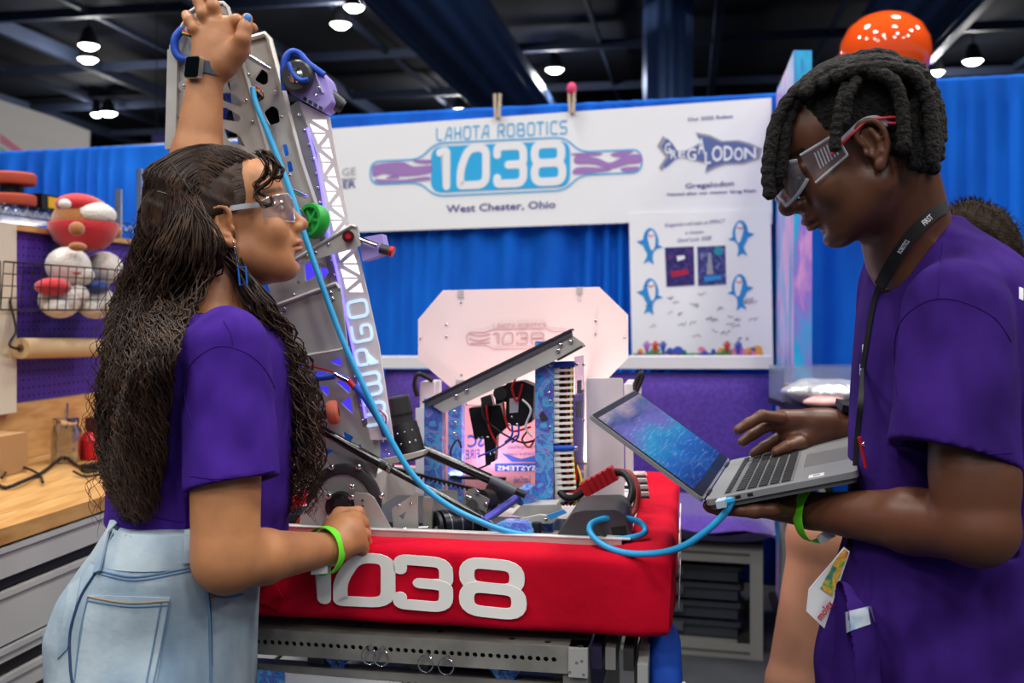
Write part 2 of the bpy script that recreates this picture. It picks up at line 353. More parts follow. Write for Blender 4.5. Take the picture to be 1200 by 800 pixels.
def banner_tech(body, x0, y0, x1, y1, h, mat, wd, off=.1065, par=None, gap=.18):
    a, e, u = wtf(x0, y0, x1, y1, h, off); n = techlen(body, gap); mb = MB(); techno(mb, body, lambda x, y, hh: a+e*(x/n)+u*y-WN*hh, wd, gap=gap); return mb.build('lettering', mat, par or bn, 0)
m_cy, m_pu, m_dp, m_wh = M('print_cyan', (38, 170, 228), .45), M('print_mauve', (158, 120, 186), .45), M('print_indigo', (62, 58, 138), .45), M('print_white', (232, 234, 238), .45)
m_gy = M('print_grey', (150, 150, 165), .45)
banner_tech('LAKOTA ROBOTICS', 511, 164.5, 665, 156, 14, m_cy, .13)
banner_text('West Chester, Ohio', 523, 249, 651, 243.5, 8.5, m_dp)
banner_text('Our 2025 Robot', 806, 142, 859, 138, 4, m_dp)
banner_text('Gregalodon', 803, 221, 860, 217.5, 6, m_dp); banner_text('Named after our mentor Greg Klein', 782, 229.5, 886, 225, 3.6, m_dp)
banner_text('GE', 401, 206, 417, 205, 9, m_gy, bold=False); banner_text('ER', 402, 220.5, 417, 219.5, 8.5, m_dp)
MB().prism([K(x, y, .1066) for x, y in ((398, 209.5), (417, 208.5), (417, 210), (398, 211))], -WN*.0005).build('print', m_gy, bn, 0)
def px_shape(pts, mat, off, name='print', par=None, holes=()):
    return MB().prism([K(x, y, off) for x, y in pts], -WN*.0005, [[K(x, y, off) for x, y in h] for h in holes]).build(name, mat, par or bn, 0)
def tilt(pts, cx=592, cy=194, s=-.045): return [(x, y+(x-cx)*s) for x, y in pts]
# logo: outlined capsule with wings
def px_line(pts, wd, mat, off, closed=False, name='print', par=None):
    pts = [V(p) for p in pts]; a, ex, ey = K(600, 200, off), (K(601, 200, off)-K(600, 200, off)), (K(600, 201, off)-K(600, 200, off))
    mb = MB(); mb.stroke([(p.x-600, p.y-200) for p in pts], wd, lambda x, y, h: K(600+x, 200+y, off)-WN*h, .0005, closed); return mb.build(name, mat, par or bn, 0)
out = roundpoly([(434, 182), (492, 182), (510, 164), (662, 164), (680, 182), (752, 182), (752, 209), (680, 209), (662, 226), (510, 226), (492, 209), (434, 209)], 13, 5)
px_line(tilt(out, 592, 194), 1.8, m_cy, .1067, True)
px_shape(tilt(rrect(505, 168, 668, 222, 14, 6)), m_cy, .1068)
banner_tech('1038', 513, 218.5, 662, 212, 43, m_wh, .22, .1078, gap=.12)
for pts in ([(440, 186), (470, 184), (485, 190), (505, 190), (503, 199), (470, 201), (450, 197), (438, 200), (436, 193)], [(440, 203), (468, 205), (495, 203), (503, 203), (502, 207), (470, 208), (445, 208)], [(484, 183), (504, 183), (505, 187), (492, 187)], [(452, 202.5), (462, 199), (468, 203)],
            [(676, 186), (700, 190), (715, 196), (732, 189), (750, 188), (752, 197), (735, 199), (715, 203), (695, 197), (674, 195)], [(676, 200), (700, 201), (716, 205), (674, 208)], [(672, 183), (704, 184), (700, 187), (674, 186)], [(715, 187), (726, 183), (742, 184), (728, 190)], [(728, 203), (748, 202), (745, 207), (732, 208)]):
    px_shape(tilt([(p.x, p.y) for p in spline(pts, 4, True)]), m_pu, .1068)
# shark-shaped word art
sh = [(770, 171), (777, 159), (784, 166), (790, 176), (800, 178), (812, 172), (822, 166), (815, 155), (832, 158), (846, 165), (866, 164), (880, 168), (893, 174), (890, 186), (872, 192), (850, 193), (838, 197), (826, 203), (830, 192), (812, 188), (798, 184), (788, 188), (775, 200), (772, 196), (780, 184)]
px_shape(sh, m_gy, .1067); m_sl = M('print_slate', (86, 104, 160), .45)
px_shape([(832+(x-832)*.92, 178+(y-178)*.86) for x, y in sh], m_sl, .1073)
for ch, x0, x1, y0, h in (('G', 779, 786, 180, 12), ('R', 786, 793, 186, 10), ('E', 795, 803, 184, 9), ('G', 805, 816, 188, 14), ('A', 818, 826, 180, 18), ('L', 826, 833, 192, 14), ('O', 834, 847, 189, 18), ('D', 848, 859, 188, 17), ('O', 860, 871, 188, 15), ('N', 872, 886, 186, 13)):
    text2d(ch, True); banner_text(ch, x0, y0, x1, y0-.6, h, m_wh, off=.1082)
# ---------------------------------------------------------------- poster under the banner
po = MB().prism([K(x, y, .115) for x, y in ((737, 250), (903, 246), (906, 428), (741, 428.5))], WN*.004).build('signed_poster', M('poster_paper', (236, 238, 240), .55))
tag(po, 'white poster with four blue sharks, two photos and handwritten signatures', 'poster')
m_sb, m_ink, m_red = M('print_sharkblue', (34, 140, 210), .5), M('print_ink', (52, 62, 96), .5), M('print_red', (200, 60, 50), .5)
PO = .1165
for body, x0, y0, x1, y1, h in (('Gregalodon will make an IMPACT', 779, 266, 850, 261, 4.5), ('in Houston', 803, 274.5, 825, 273, 3.8), ('Good Luck 1038!', 794, 284, 834, 281, 5)): banner_text(body, x0, y0, x1, y1, h, m_dp, off=PO, shear=.3, bold=False, par=po)
def shark(cx, cy, s, flip):
    body = spline([(0, -18), (6, -14), (9, -4), (8, 6), (4, 14), (5, 19), (8, 26), (2, 23), (-4, 27), (-3, 20), (-4, 12), (-9, 6), (-10, -4), (-6, -14)], 3, True)
    f = lambda pts: [(cx+(-p[0] if flip else p[0])*s, cy+p[1]*s) for p in pts]
    px_shape(f(body), m_sb, PO, par=po); px_shape(f([(7, -4), (17, -1), (9, 4)]), m_sb, PO, par=po); px_shape(f([(-8, 2), (-16, 6), (-7, 8)]), m_sb, PO, par=po)
    px_shape(f(spline([(-2, -15), (3, -10), (2, 0), (-2, 10), (-6, 4), (-6, -8)], 3, True)), m_wh, PO+.0007, par=po)
    px_line(f([(-4, -9), (0, -7), (2, -9)]), 1.4*s, m_red, PO+.0014, par=po); px_shape(f(circ(4.5, -9, 1.1, 8)), m_ink, PO+.0014, par=po)
shark(762, 284, .95, True); shark(868, 275, .95, False); shark(762, 343, .95, True); shark(867, 338, .95, False)
m_ph = marble('photo_print', [(12, 10, 30), (30, 25, 80), (60, 60, 140), (150, 30, 60)], 60, 1.5)
px_shape([(779, 290), (813, 288.5), (814, 334), (781, 336)], m_ph, PO, 'photo', po); px_shape([(817, 289), (850, 287.5), (851, 333), (818, 335)], marble('photo_print_b', [(18, 16, 42), (25, 60, 110), (70, 60, 150), (200, 200, 220)], 60, 1.5), PO, 'photo', po)
px_shape([(786, 318), (806, 315), (807, 321), (788, 325)], M('print_crimson', (170, 24, 60), .5), PO+.0007, par=po); px_shape([(793, 300), (802, 299), (803, 303), (794, 306)], m_wh, PO+.0007, par=po)
px_shape(circ(842, 294, 5.5), M('print_teal', (30, 140, 160), .5), PO+.0007, par=po); px_shape([(825, 324), (845, 322), (846, 327), (826, 330)], m_sb, PO+.0007, par=po); px_shape([(830, 296), (833, 296), (836, 321), (828, 322)], m_gy, PO+.0007, par=po)
rs = random.Random(4)
for i in range(30):
    x, y = 752+rs.random()*126, 345+rs.random()*54; n = rs.randint(5, 9); l = rs.uniform(5, 12)
    px_line(spline([(x+l*j/n, y+rs.uniform(-2.2, 2.2)-j*.3) for j in range(n)], 3), .55, m_ink, PO, par=po, name='signature')
cc = [(214, 70, 60), (240, 170, 60), (70, 150, 90), (60, 90, 190), (180, 110, 200), (240, 140, 170), (40, 120, 110)]
for i in range(46):
    x = 745+rs.random()*146; y = 421-rs.random()*12; px_shape(circ(x, y, rs.uniform(3, 6.5), 9, rs.uniform(3, 6)), M('coral_%d' % (i % 7), cc[i % 7], .5), PO+.0002*(i % 5), 'coral_print', po)
px_shape([(742, 414), (892, 413), (893, 425.5), (743, 426)], M('coral_2'), PO-.0004, 'coral_print', po)
for x, c in ((768, 0), (777, 3), (865, 3), (852, 0), (758, 4)):
    for k in (-4, -1.5, 1, 3.5): px_line([(x, 414), (x+k*.6, 406), (x+k, 399+abs(k))], 1.8, M('coral_%d' % c), PO+.001, par=po, name='coral_print')
# clothespins holding the banner
def pin(x, y, hpx, col, label):
    t = thing('clothespin', label, 'clothespin', K(x, y+6, .12), 'clothespins on the banner'); a, b = K(x, y+8, .12), K(x, y-hpx, .12)
    m = M('pin_wood', (196, 178, 150), .7)
    for s in (-1, 1): MB().bar(a+WU*.008*s, b+WU*.014*s, .013, .02, WN).build('prong', m, t)
    MB().tube([b.lerp(a, .5)+WU*.022*cos(q)+V((0, 0, .012*sin(q))) for q in np.linspace(0, 6.28, 9)], .003, 5).build('spring', M('steel', (190, 190, 195), .3, 1), t)
    if col: MB().ell(b, (.026, .02, .034)).build('painted_tip', col, t)
pin(583, 130, 20, None, 'plain wooden clothespin on the top edge of the banner'); pin(670, 124, 20, M('pin_pink', (214, 60, 110), .6), 'wooden clothespin with pink tip on the banner edge')
# ================================================================ LEFT: TOOL BENCH
def G(x, y, u): return onplane(x, y, C0+U*u, U)                    # pixel -> plane u metres right of the robot corner
def bbox(mb, u0, u1, k0, k1, z0, z1):                              # box in the booth frame
    return mb.box(B((u0+u1)/2, (k0+k1)/2, (z0+z1)/2), U*(u1-u0)/2, W_*(k1-k0)/2, V((0, 0, (z1-z0)/2)))
m_wood = M('maple_butcher_block', (206, 160, 100), .4, mix=(7, (178, 128, 70), .38, .66, 6, (6, .7, 6)), bump=(60, .05, .002, (4, .5, 4)))
m_gry = M('grey_enamel', (186, 187, 186), .35, bump=(200, .03, .001)); m_blk = M('black_plastic', (20, 20, 22), .45); m_cream = M('cream_enamel', (214, 204, 184), .4)
m_alu = M('brushed_aluminium', (206, 204, 198), .4, .18, bump=(90, .06, .002, (1, 1, 14)), mix=(14, (184, 182, 178), .35, .7)); m_steel = M('steel'); m_chr = M('chrome', (220, 220, 224), .12, 1)
tb = thing('tool_bench', 'grey steel tool chest with butcher-block top at the left', 'tool chest', B(-1.7, 1.1, 0))
UF, UB, K0, K1 = -1.383, -1.98, -.2, 2.0
for i in range(6):       # glued staves of the block top
    a = UB+(UF-UB)*i/6; bbox(MB(), a+.0006, a+(UF-UB)/6-.0006, K0, K1, .915, .95-.0004*(i % 2)).build('worktop_stave', m_wood, tb)
bbox(MB(), UB+.01, UF-.03, K0+.01, K1-.01, .06, .914).build('carcass', m_blk, tb)
z = .908
for h, gap in ((.066, .028), (.112, .006), (.03, .03), (.05, .022), (.06, .025), (.12, .02), (.14, .02)):
    mb = MB(); bbox(mb, UF-.03, UF-.008, K0+.02, K1-.02, z-h, z); bbox(mb, UF-.008, UF-.002, K0+.02, K1-.02, z-.012, z); d_ = mb.build('drawer', m_gry, tb)
    bbox(MB(), UF-.028, UF-.012, K0+.02, K1-.02, z-h-gap*.8, z-h-.001).build('pull_handle', m_blk, d_); z -= h+gap
for u in (UB+.08, UF-.1):
    for k in (K0+.15, K1-.15): MB().cyl(B(u-.02, k, .05), B(u+.02, k, .05), .05).build('caster', m_blk, tb)
# hutch with purple pegboard
ht = thing('pegboard_hutch', 'wooden backsplash and purple pegboard standing on the tool bench', 'pegboard', B(UB, 1.1, .95))
bbox(MB(), UB-.02, UB, K0, K1, .951, 1.122).build('backsplash', m_wood, ht)
PB0, PB1 = .75, 2.0
pg = bbox(MB(), UB-.02, UB-.006, PB0, PB1, 1.125, 1.645).build('peg_panel', M('purple_pegboard', (74, 42, 150), .5), ht)
mb = MB(); nh = 0
hole = M('peg_hole', (24, 14, 52), .8)
for i in range(int((PB1-PB0)/.0254)):
    for j in range(20):
        c = B(UB-.0058, PB0+.012+i*.0254, 1.14+j*.0254); mb.cyl(c, c+U*.0006, .0034, n=6)
tag(mb.build('peg_holes', hole, ht, 0), kind='stuff')
bbox(MB(), UB-.03, UB+.012, PB0-.01, PB1, 1.645, 1.662).build('top_rail', m_wood, ht)
bbox(MB(), UB-.03, UB+.03, PB0-.02, 1.115, 1.10, 1.66).build('side_post', m_cream, ht)
# paper roll on a hanger
pr = thing('paper_roll', 'tan paper roll on a black hanger below the wire basket', 'paper roll', G(66, 420, UB+.05))
a, b = G(24, 408, UB+.06), G(112, 407, UB+.06)
MB().cyl(a, b, .031, n=24).build('roll', M('kraft_paper', (206, 178, 136), .7, bump=(80, .1, .002)), pr); MB().cyl(a-W_*.002, a+W_*.001, .012).build('core_end', M('card_core', (120, 96, 66), .8), pr)
MB().tube(spline([a+V((0, 0, .19))-U*.05, a+V((0, 0, .06))-W_*.02, a-W_*.02, b+W_*.02, b+W_*.02-U*.06], 6), .004, 6).build('hanger', m_blk, pr)
# wire basket
bk = thing('wire_basket', 'dark wire basket holding white plush toys on the pegboard', 'basket', B(UB+.08, 1.4, 1.41)); m_wire = M('dark_wire', (58, 56, 60), .4, .8)
bu0, bu1, bk0, bk1, bz0, bz1 = UB+.004, UB+.17, .86, 1.92, 1.405, 1.535
def wire(p, q, r=.0016): MB().cyl(p, q, r, n=5, cap=False).build('wire', m_wire, bk, 180)
for i in range(27):
    k = bk0+(bk1-bk0)*i/26; wire(B(bu1, k, bz0), B(bu1+.01, k, bz1)); wire(B(bu0, k, bz0), B(bu1, k, bz0)) if i % 2 == 0 else None
for i in range(5): z = bz0+(bz1-bz0)*i/4; wire(B(bu1+.01*i/4, bk0, z), B(bu1+.01*i/4, bk1, z), .0026 if i in (0, 4) else .0016); wire(B(bu0, bk0, z), B(bu1, bk0, z)); wire(B(bu0, bk1, z), B(bu1, bk1, z))
for i in range(6): wire(B(bu0+(bu1-bu0)*i/5, bk0, bz0), B(bu0+(bu1-bu0)*i/5, bk1, bz0)); wire(B(bu0+(bu1-bu0)*i/5, bk0, bz0), B(bu0+(bu1-bu0)*i/5, bk0, bz1))
wire(B(bu0, bk0, bz1), B(bu0, bk1, bz1), .0026)
# plush toys (plain soft animals)
m_pw, m_pr, m_pb = M('white_plush', (222, 216, 208), .9, bump=(120, .6, .01), sheen=.6), M('red_plush', (190, 28, 40), .85, bump=(120, .4, .006), sheen=.4), M('brown_plush', (164, 104, 52), .9, bump=(120, .5, .008), sheen=.5)
def plush(label, parts, base):
    t = thing('plush_toy', label, 'plush toy', base, 'plush toys by the pegboard')
    for nm, m, c, r in parts: MB().ell(c, r).build(nm, m, t, 180)
    return t
s = lambda x, y, u=UB+.09: G(x, y, u)
plush('white plush toy with a red scarf in the left half of the wire basket', [('body', m_pw, s(70, 352), (.06, .075, .055)), ('head', m_pw, s(80, 312), (.066, .075, .062)), ('muzzle', m_pw, s(93, 322, UB+.12), (.045, .045, .035)), ('scarf', m_pr, s(62, 336, UB+.12), (.05, .06, .028)), ('foot', m_pw, s(66, 360, UB+.13), (.035, .04, .026)), ('paw', m_pw, s(92, 345, UB+.13), (.03, .035, .03)), ('mouth', M('plush_mouth', (196, 90, 96), .8), s(90, 320, UB+.163), (.008, .03, .004))], B(UB+.09, 1.3, 1.41))
plush('white plush toy with a blue scarf in the right half of the wire basket', [('body', m_pw, s(112, 354), (.06, .075, .055)), ('head', m_pw, s(122, 314), (.058, .068, .055)), ('scarf', M('blue_plush', (40, 70, 140), .85, sheen=.4), s(113, 336, UB+.12), (.04, .05, .022)), ('mouth', M('plush_mouth'), s(122, 315, UB+.152), (.006, .025, .004)), ('paw', m_pw, s(106, 362, UB+.13), (.03, .035, .025))], B(UB+.09, 1.6, 1.41))
t = plush('round brown and red plush cushion sitting on top of the white plush toys', [('body', m_pb, s(98, 262), (.095, .105, .093)), ('cap', m_pr, s(92, 240), (.068, .078, .036)), ('cap_bobble', m_pw, s(76, 239, UB+.16), (.018, .02, .016)), ('face_patch', m_pw, s(112, 252, UB+.135), (.06, .085, .042)), ('arm', m_pb, s(90, 268, UB+.18), (.022, .026, .022)), ('arm', m_pb, s(135, 272, UB+.12), (.022, .026, .022)), ('foot', m_pb, s(91, 289, UB+.16), (.026, .03, .014))], s(98, 292))
mb = MB(); c = s(98, 262); mb.lathe(c-V((0, 0, .082)), (0, 0, 1), [(.058, 0), (.088, .026), (.102, .055), (.108, .078), (.104, .085)], 26).build('shirt', m_pr, t, 180)
# jar mug, red mug, box, cables
def jar_glass():
    m = bpy.data.materials.new('jar_glass'); m.use_nodes = True; nt = m.node_tree; nt.nodes.clear(); N = nt.nodes.new; L = nt.links.new
    o = N('ShaderNodeOutputMaterial'); mx = N('ShaderNodeMixShader'); t = N('ShaderNodeBsdfTransparent'); g = N('ShaderNodeBsdfGlossy'); lw = N('ShaderNodeLayerWeight')
    t.inputs[0].default_value = (.86, .88, .9, 1); g.inputs['Roughness'].default_value = .08; lw.inputs[0].default_value = .45; L(lw.outputs['Facing'], mx.inputs[0]); L(t.outputs[0], mx.inputs[1]); L(g.outputs[0], mx.inputs[2]); L(mx.outputs[0], o.inputs[0]); return m
def wt(x, y, h=.006): return onplane(x, y, V((0, 0, .95+h)), V((0, 0, 1)))
jm = thing('glass_jar_mug', 'clear glass jar mug with metal lid and straw on the worktop', 'jar mug', wt(77, 541, .001)); c = wt(77, 541, .001)
m_gl = jar_glass()
MB().lathe(c, (0, 0, 1), [(0, 0), (.036, 0), (.042, .006), (.042, .095), (.036, .108), (.034, .12), (.031, .12), (.033, .107), (.038, .094), (.038, .01), (0, .008)], 24).build('jar', m_gl, jm, 60)
MB().lathe(c+V((0, 0, .114)), (0, 0, 1), [(.0365, 0), (.0375, .004), (.0375, .016), (.035, .018), (0, .018)], 24).build('lid', m_chr, jm); MB().cyl(c+V((0, 0, .1)), c+V((.004, 0, .175)), .0045).build('straw', m_chr, jm)
MB().tube(spline([c+W_*.04+V((0, 0, .09)), c+W_*.068+V((0, 0, .085)), c+W_*.07+V((0, 0, .04)), c+W_*.04+V((0, 0, .03))], 6), .006, 8).build('handle', m_gl, jm)
rm = thing('red_bottle', 'red plastic bottle with dark cap beside the glass jar mug', 'bottle', wt(111, 537, .001)); c = wt(111, 537, .001)
MB().lathe(c, (0, 0, 1), [(0, 0), (.04, 0), (.045, .01), (.045, .06), (.03, .08), (.016, .09), (0, .09)], 20).build('body', M('red_plastic', (196, 22, 40), .35), rm); MB().cyl(c+V((0, 0, .088)), c+V((0, 0, .125)), .028).build('cap', M('dark_red_plastic', (70, 14, 22), .4), rm)
bx_ = thing('cardboard_box', 'small brown cardboard box at the left end of the worktop', 'box', B(UB+.1, 1.02, .951)); mb = MB(); bbox(mb, UB+.02, UB+.16, .80, .985, .951, 1.06).build('carton', M('cardboard', (176, 136, 92), .8), bx_); mb = MB(); bbox(mb, UB+.085, UB+.095, .80, .985, 1.0605, 1.0612).build('seam_tape', M('tape', (206, 182, 140), .4), bx_)
bt = thing('white_bottle', 'small white plastic bottle between the carton and jar mug', 'bottle', wt(20, 549, .001)); c = wt(20, 549, .001)
MB().lathe(c, (0, 0, 1), [(0, 0), (.016, 0), (.018, .004), (.018, .05), (.008, .06), (0, .06)]).build('body', M('white_plastic', (226, 226, 228), .4), bt); MB().cyl(c+V((0, 0, .06)), c+V((0, 0, .078)), .009).build('cap', M('white_plastic'), bt)
m_cab = M('black_rubber', (14, 14, 16), .5)
for pts, lab in (([(-6, 566), (6, 571), (22, 566), (50, 553), (74, 536), (90, 545), (108, 552), (124, 548)], 'thick black cable snaking along the worktop under the jar mug'), ([(2, 560), (14, 546), (30, 548), (46, 556), (50, 565)], 'thin black cable loop at the left of the worktop'), ([(86, 552), (100, 558), (120, 556), (140, 560)], 'short black cable beside the power adapter on the worktop')):
    tag(MB().tube(spline([wt(x, y, .006 if i % 2 else .012) for i, (x, y) in enumerate(pts)], 8), .005 if 'thick' in lab else .0035, 7).build('power_cable', m_cab), lab, 'cable')
tag(MB().bar(wt(100, 549, .012), wt(122, 545, .012), .035, .022).build('power_adapter', m_cab), 'black power adapter brick lying on the worktop', 'adapter')
# wire shelf unit behind with things on it
ws = thing('wire_shelf', 'chrome wire shelf with truss edge at the far left', 'shelf', B(-2.5, 1.6, 1.7)); US = -2.25
sz = 1.76
for z in (sz, sz-.032): MB().cyl(B(US, .6, z), B(US, 2.3, z), .0035, n=6).build('edge_rod', m_chr, ws)
MB().tube([B(US, .6+i*.025, sz-.004 if i % 2 else sz-.028) for i in range(69)], .0025, 5).build('truss_wire', m_chr, ws)
for i in range(28): MB().cyl(B(US, .62+i*.06, sz+.004), B(US-.5, .62+i*.06, sz+.004), .0025, n=5).build('shelf_rod', m_chr, ws)
MB().cyl(B(US, 2.3, 0), B(US, 2.3, 2.0), .0127).build('upright', m_chr, ws); MB().cyl(B(US-.5, 2.3, 0), B(US-.5, 2.3, 1.79), .0127).build('upright', m_chr, ws); MB().cyl(B(US-.5, .6, 0), B(US-.5, .6, 1.79), .0127).build('upright', m_chr, ws); MB().cyl(B(US, .6, 0), B(US, .6, 1.79), .0127).build('upright', m_chr, ws)
c = G(14, 212, US-.08)
for i, (dzz, lab) in enumerate(((0, 'lower of two orange-red foam wheels stacked on the wire shelf'), (.075, 'upper of two orange-red foam wheels stacked on the wire shelf'))):
    q = V((c.x, c.y, sz+.012+dzz)); t = thing('foam_wheel', lab, 'wheel', q, 'foam wheels on the wire shelf')
    MB().lathe(q, (0, 0, 1), [(.04, 0), (.075, 0), (.08, .008), (.08, .034), (.075, .04), (.04, .04), (.04, 0)], 28).build('tyre', M('orange_foam', (196, 84, 60), .8), t); MB().cyl(q, q+V((0, 0, .074 if i == 0 else .04)), .039).build('hub', m_blk, t)
t = thing('yellow_tool_box', 'yellow and black tool case on the wire shelf beside foam wheels', 'tool case', G(52, 236, US-.06)); c = G(52, 226, US-.06); c.z = sz+.036
MB().box(c, U*.05, W_*.085, V((0, 0, .028))).build('case', m_blk, t); MB().box(c+U*.051, U*.002, W_*.05, V((0, 0, .02))).build('label_panel', M('safety_yellow', (236, 180, 30), .5), t)
# striped canopy of a far booth, purple far sign
cn = thing('striped_canopy', 'white canopy with pink and teal stripes far behind the left curtain', 'canopy', P(0, 190, 16)); m_cv = M('canopy_white', (236, 232, 228), .6)
def canopy(pts, mat, nm, dd=0): MB().prism([P(x, y, 16-dd) for x, y in pts], (0, .05, .4 if nm == 'sheet' else 0.0)).build(nm, mat, cn)
canopy([(-60, 120), (0, 146), (60, 165), (104, 182), (104, 200), (-60, 215)], m_cv, 'sheet')
canopy([(0, 156), (40, 186), (30, 186), (0, 166)], M('canopy_pink', (240, 150, 180), .6), 'stripe', .02); canopy([(62, 174), (74, 176), (58, 187), (48, 187)], M('canopy_pink'), 'stripe', .02); canopy([(74, 178), (84, 180), (80, 187), (70, 187)], M('canopy_teal', (140, 205, 225), .6), 'stripe', .02); canopy([(0, 172), (22, 184), (22, 188), (0, 188)], M('canopy_teal'), 'stripe', .02)
o = MB().bx(tuple(P(178, 175, 18)), tuple(P(200, 158, 18)+V((0, .05, 0)))).build('hanging_sign', M('sign_purple', (72, 66, 150), .6)); tag(o, 'small plain purple sign far behind the left curtain', 'sign')
MB().cyl(P(180, 158, 18.02)+V((.05, .02, 0)), V((P(180, 158, 18).x+.05, 18.04, 9.4)), .01, n=5).build('sign_wire', m_blk, o)
o = MB().cyl(V((P(139, 300, 3.9).x, 3.9, 0)), V((P(139, 300, 3.9).x, 3.9, P(139, 222, 3.9).z)), .0135).build('chrome_pole', m_chr); tag(o, 'upright chrome pole right of the plush toys', 'pole')
# ================================================================ BACK: BENCH AND RACK
m_pf = M('purple_felt', (84, 52, 158), .9, bump=(140, .3, .006), sheen=.4, mix=(60, (70, 42, 138), .4, .6))
def pad(name, c, hx, hy, hz, mat, parent, bul=.02):   # soft cushion in the wall frame
    n = 14; vs_ = []; fs = []; mb = MB()
    def fold(a, b): return (a, b)
    for sgn in (-1, 1):
        for i in range(n+1):
            for j in range(n+1):
                a, b = -1+2*i/n, -1+2*j/n; e = (1-a**6)*(1-b**6); vs_.append(c+WU*hx*a+V((0, 0, 1))*hz*b+WN*sgn*(hy*(.35+.65*e**.5)+bul*(1-a*a)*(1-b*b)))
    m = n+1; o = m*m
    for i in range(n):
        for j in range(n):
            q = (i*m+j, (i+1)*m+j, (i+1)*m+j+1, i*m+j+1); fs += [q, tuple(o+k for k in q[::-1])]
    rim = [(i, 0) for i in range(n)]+[(n, j) for j in range(n)]+[(n-i, n) for i in range(n)]+[(0, n-j) for j in range(n)]
    for i in range(len(rim)):
        a, b = rim[i], rim[(i+1) % len(rim)]; fs.append((b[0]*m+b[1], a[0]*m+a[1], o+a[0]*m+a[1], o+b[0]*m+b[1]))
    return mb.add(vs_, fs).build(name, mat, parent, 60)
bo = .55   # bench back plane in front of the curtain
lw, rw = K(440, 424, bo), K(905, 424, bo)
o = MB().bar(lw, rw, .12, .055).build('white_ledge', M('white_laminate', (226, 226, 230), .4)); tag(o, 'long white ledge above the purple bench backrests', 'ledge')
for k, (x0, x1, lab) in enumerate(((452, 655, 'purple felt backrest panel half hidden behind the white octagon panel'), (657, 905, 'purple felt backrest panel between the white ledge and the laptop'))):
    a, b = K(x0, 500, bo+.0), K(x1, 500, bo+.0); c = (a+b)/2; c.z = .83
    tag(pad('bench_backrest', c, (b-a).length/2-.004, .06, .285, m_pf, None), lab, 'backrest', 'purple bench backrests')
rk = thing('storage_rack', 'silver rack with four black cases under the purple bench seat', 'rack', K(840, 700, 1.0))
fx0, fx1 = K(600, 700, 1.05), K(894, 700, 1.05)
L_ = (fx1-fx0).length; m_ex = M('aluminium_extrusion', (150, 150, 146), .45, .6)
def rb(x0, x1, y0, y1, z0, z1): return MB().box(fx1+WU*((x0+x1)/2)+WN*((y0+y1)/2)+V((0, 0, (z0+z1)/2-fx1.z)), WU*(x1-x0)/2, WN*(y1-y0)/2, V((0, 0, (z1-z0)/2)))
z1_, z0_ = K(894, 641, 1.05).z, K(894, 778, 1.05).z
for x in (-.05, -L_): 
    for y in (0, .5): rb(x, x+.05, y, y+.05, z0_, z1_).build('post', m_ex, rk)
for y in (0, .5):
    for a, b in ((z1_-.07, z1_), (z0_, z0_+.075)): r_ = rb(-L_+.05, -.05, y, y+.05, a, b).build('rail', m_ex, rk); rb(-L_+.05, -.05, y-.0005, y+.001, (a+b)/2-.006, (a+b)/2+.006).build('groove', M('groove_dark', (70, 70, 70), .6), r_)
for y in (.05,): rb(-.05, 0, .05, .5, z1_-.07, z1_).build('rail', m_ex, rk); rb(-.05, 0, .05, .5, z0_, z0_+.075).build('rail', m_ex, rk); rb(-L_, -L_+.05, .05, .5, z1_-.07, z1_).build('rail', m_ex, rk); rb(-L_, -L_+.05, .05, .5, z0_, z0_+.075).build('rail', m_ex, rk)
rb(-L_, 0, -.02, .57, z1_, z1_+.012).build('seat_board', m_blk, rk); rb(-L_+.05, -.05, .05, .5, z0_+.06, z0_+.075).build('shelf_board', m_blk, rk)
for x in (-.05, -L_+.02):
    for y in (.02, .48): c = fx1+WU*x+WN*y; MB().cyl(V((c.x, c.y, .055))-WN*.015, V((c.x, c.y, .055))+WN*.015, .053).build('caster', m_blk, rk); MB().cyl(V((c.x, c.y, .09)), V((c.x, c.y, z0_)), .015).build('caster_stem', m_ex, rk)
m_case = M('case_slate', (38, 42, 50), .5); hh = (z1_-z0_-.15-.012)/4
for i in range(4):
    zc = z0_+.077+i*hh; nm = ('lowest', 'second from the bottom', 'second from the top', 'topmost')[i]
    t = thing('black_case', 'black plastic case in the silver rack, '+nm, 'case', fx1+V((0, 0, zc-fx1.z))+WN*.2, 'black cases in the rack')
    def cb(x0, x1, y0, y1, a, b): return MB().box(fx1+WU*((x0+x1)/2)+WN*((y0+y1)/2)+V((0, 0, zc+(a+b)/2-fx1.z)), WU*(x1-x0)/2, WN*(y1-y0)/2, V((0, 0, (b-a)/2)))
    cb(-.56, -.10, .06, .46, .0, hh*.6).build('tray', m_case, t); cb(-.57, -.09, .05, .465, hh*.6, hh*.82).build('lid', m_case, t); cb(-.40, -.32, .045, .055, hh*.25, hh*.72).build('latch', M('latch_grey', (62, 66, 74), .4), t); cb(-.09, -.075, .1, .2, hh*.4, hh*.7).build('clip', m_blk, t)
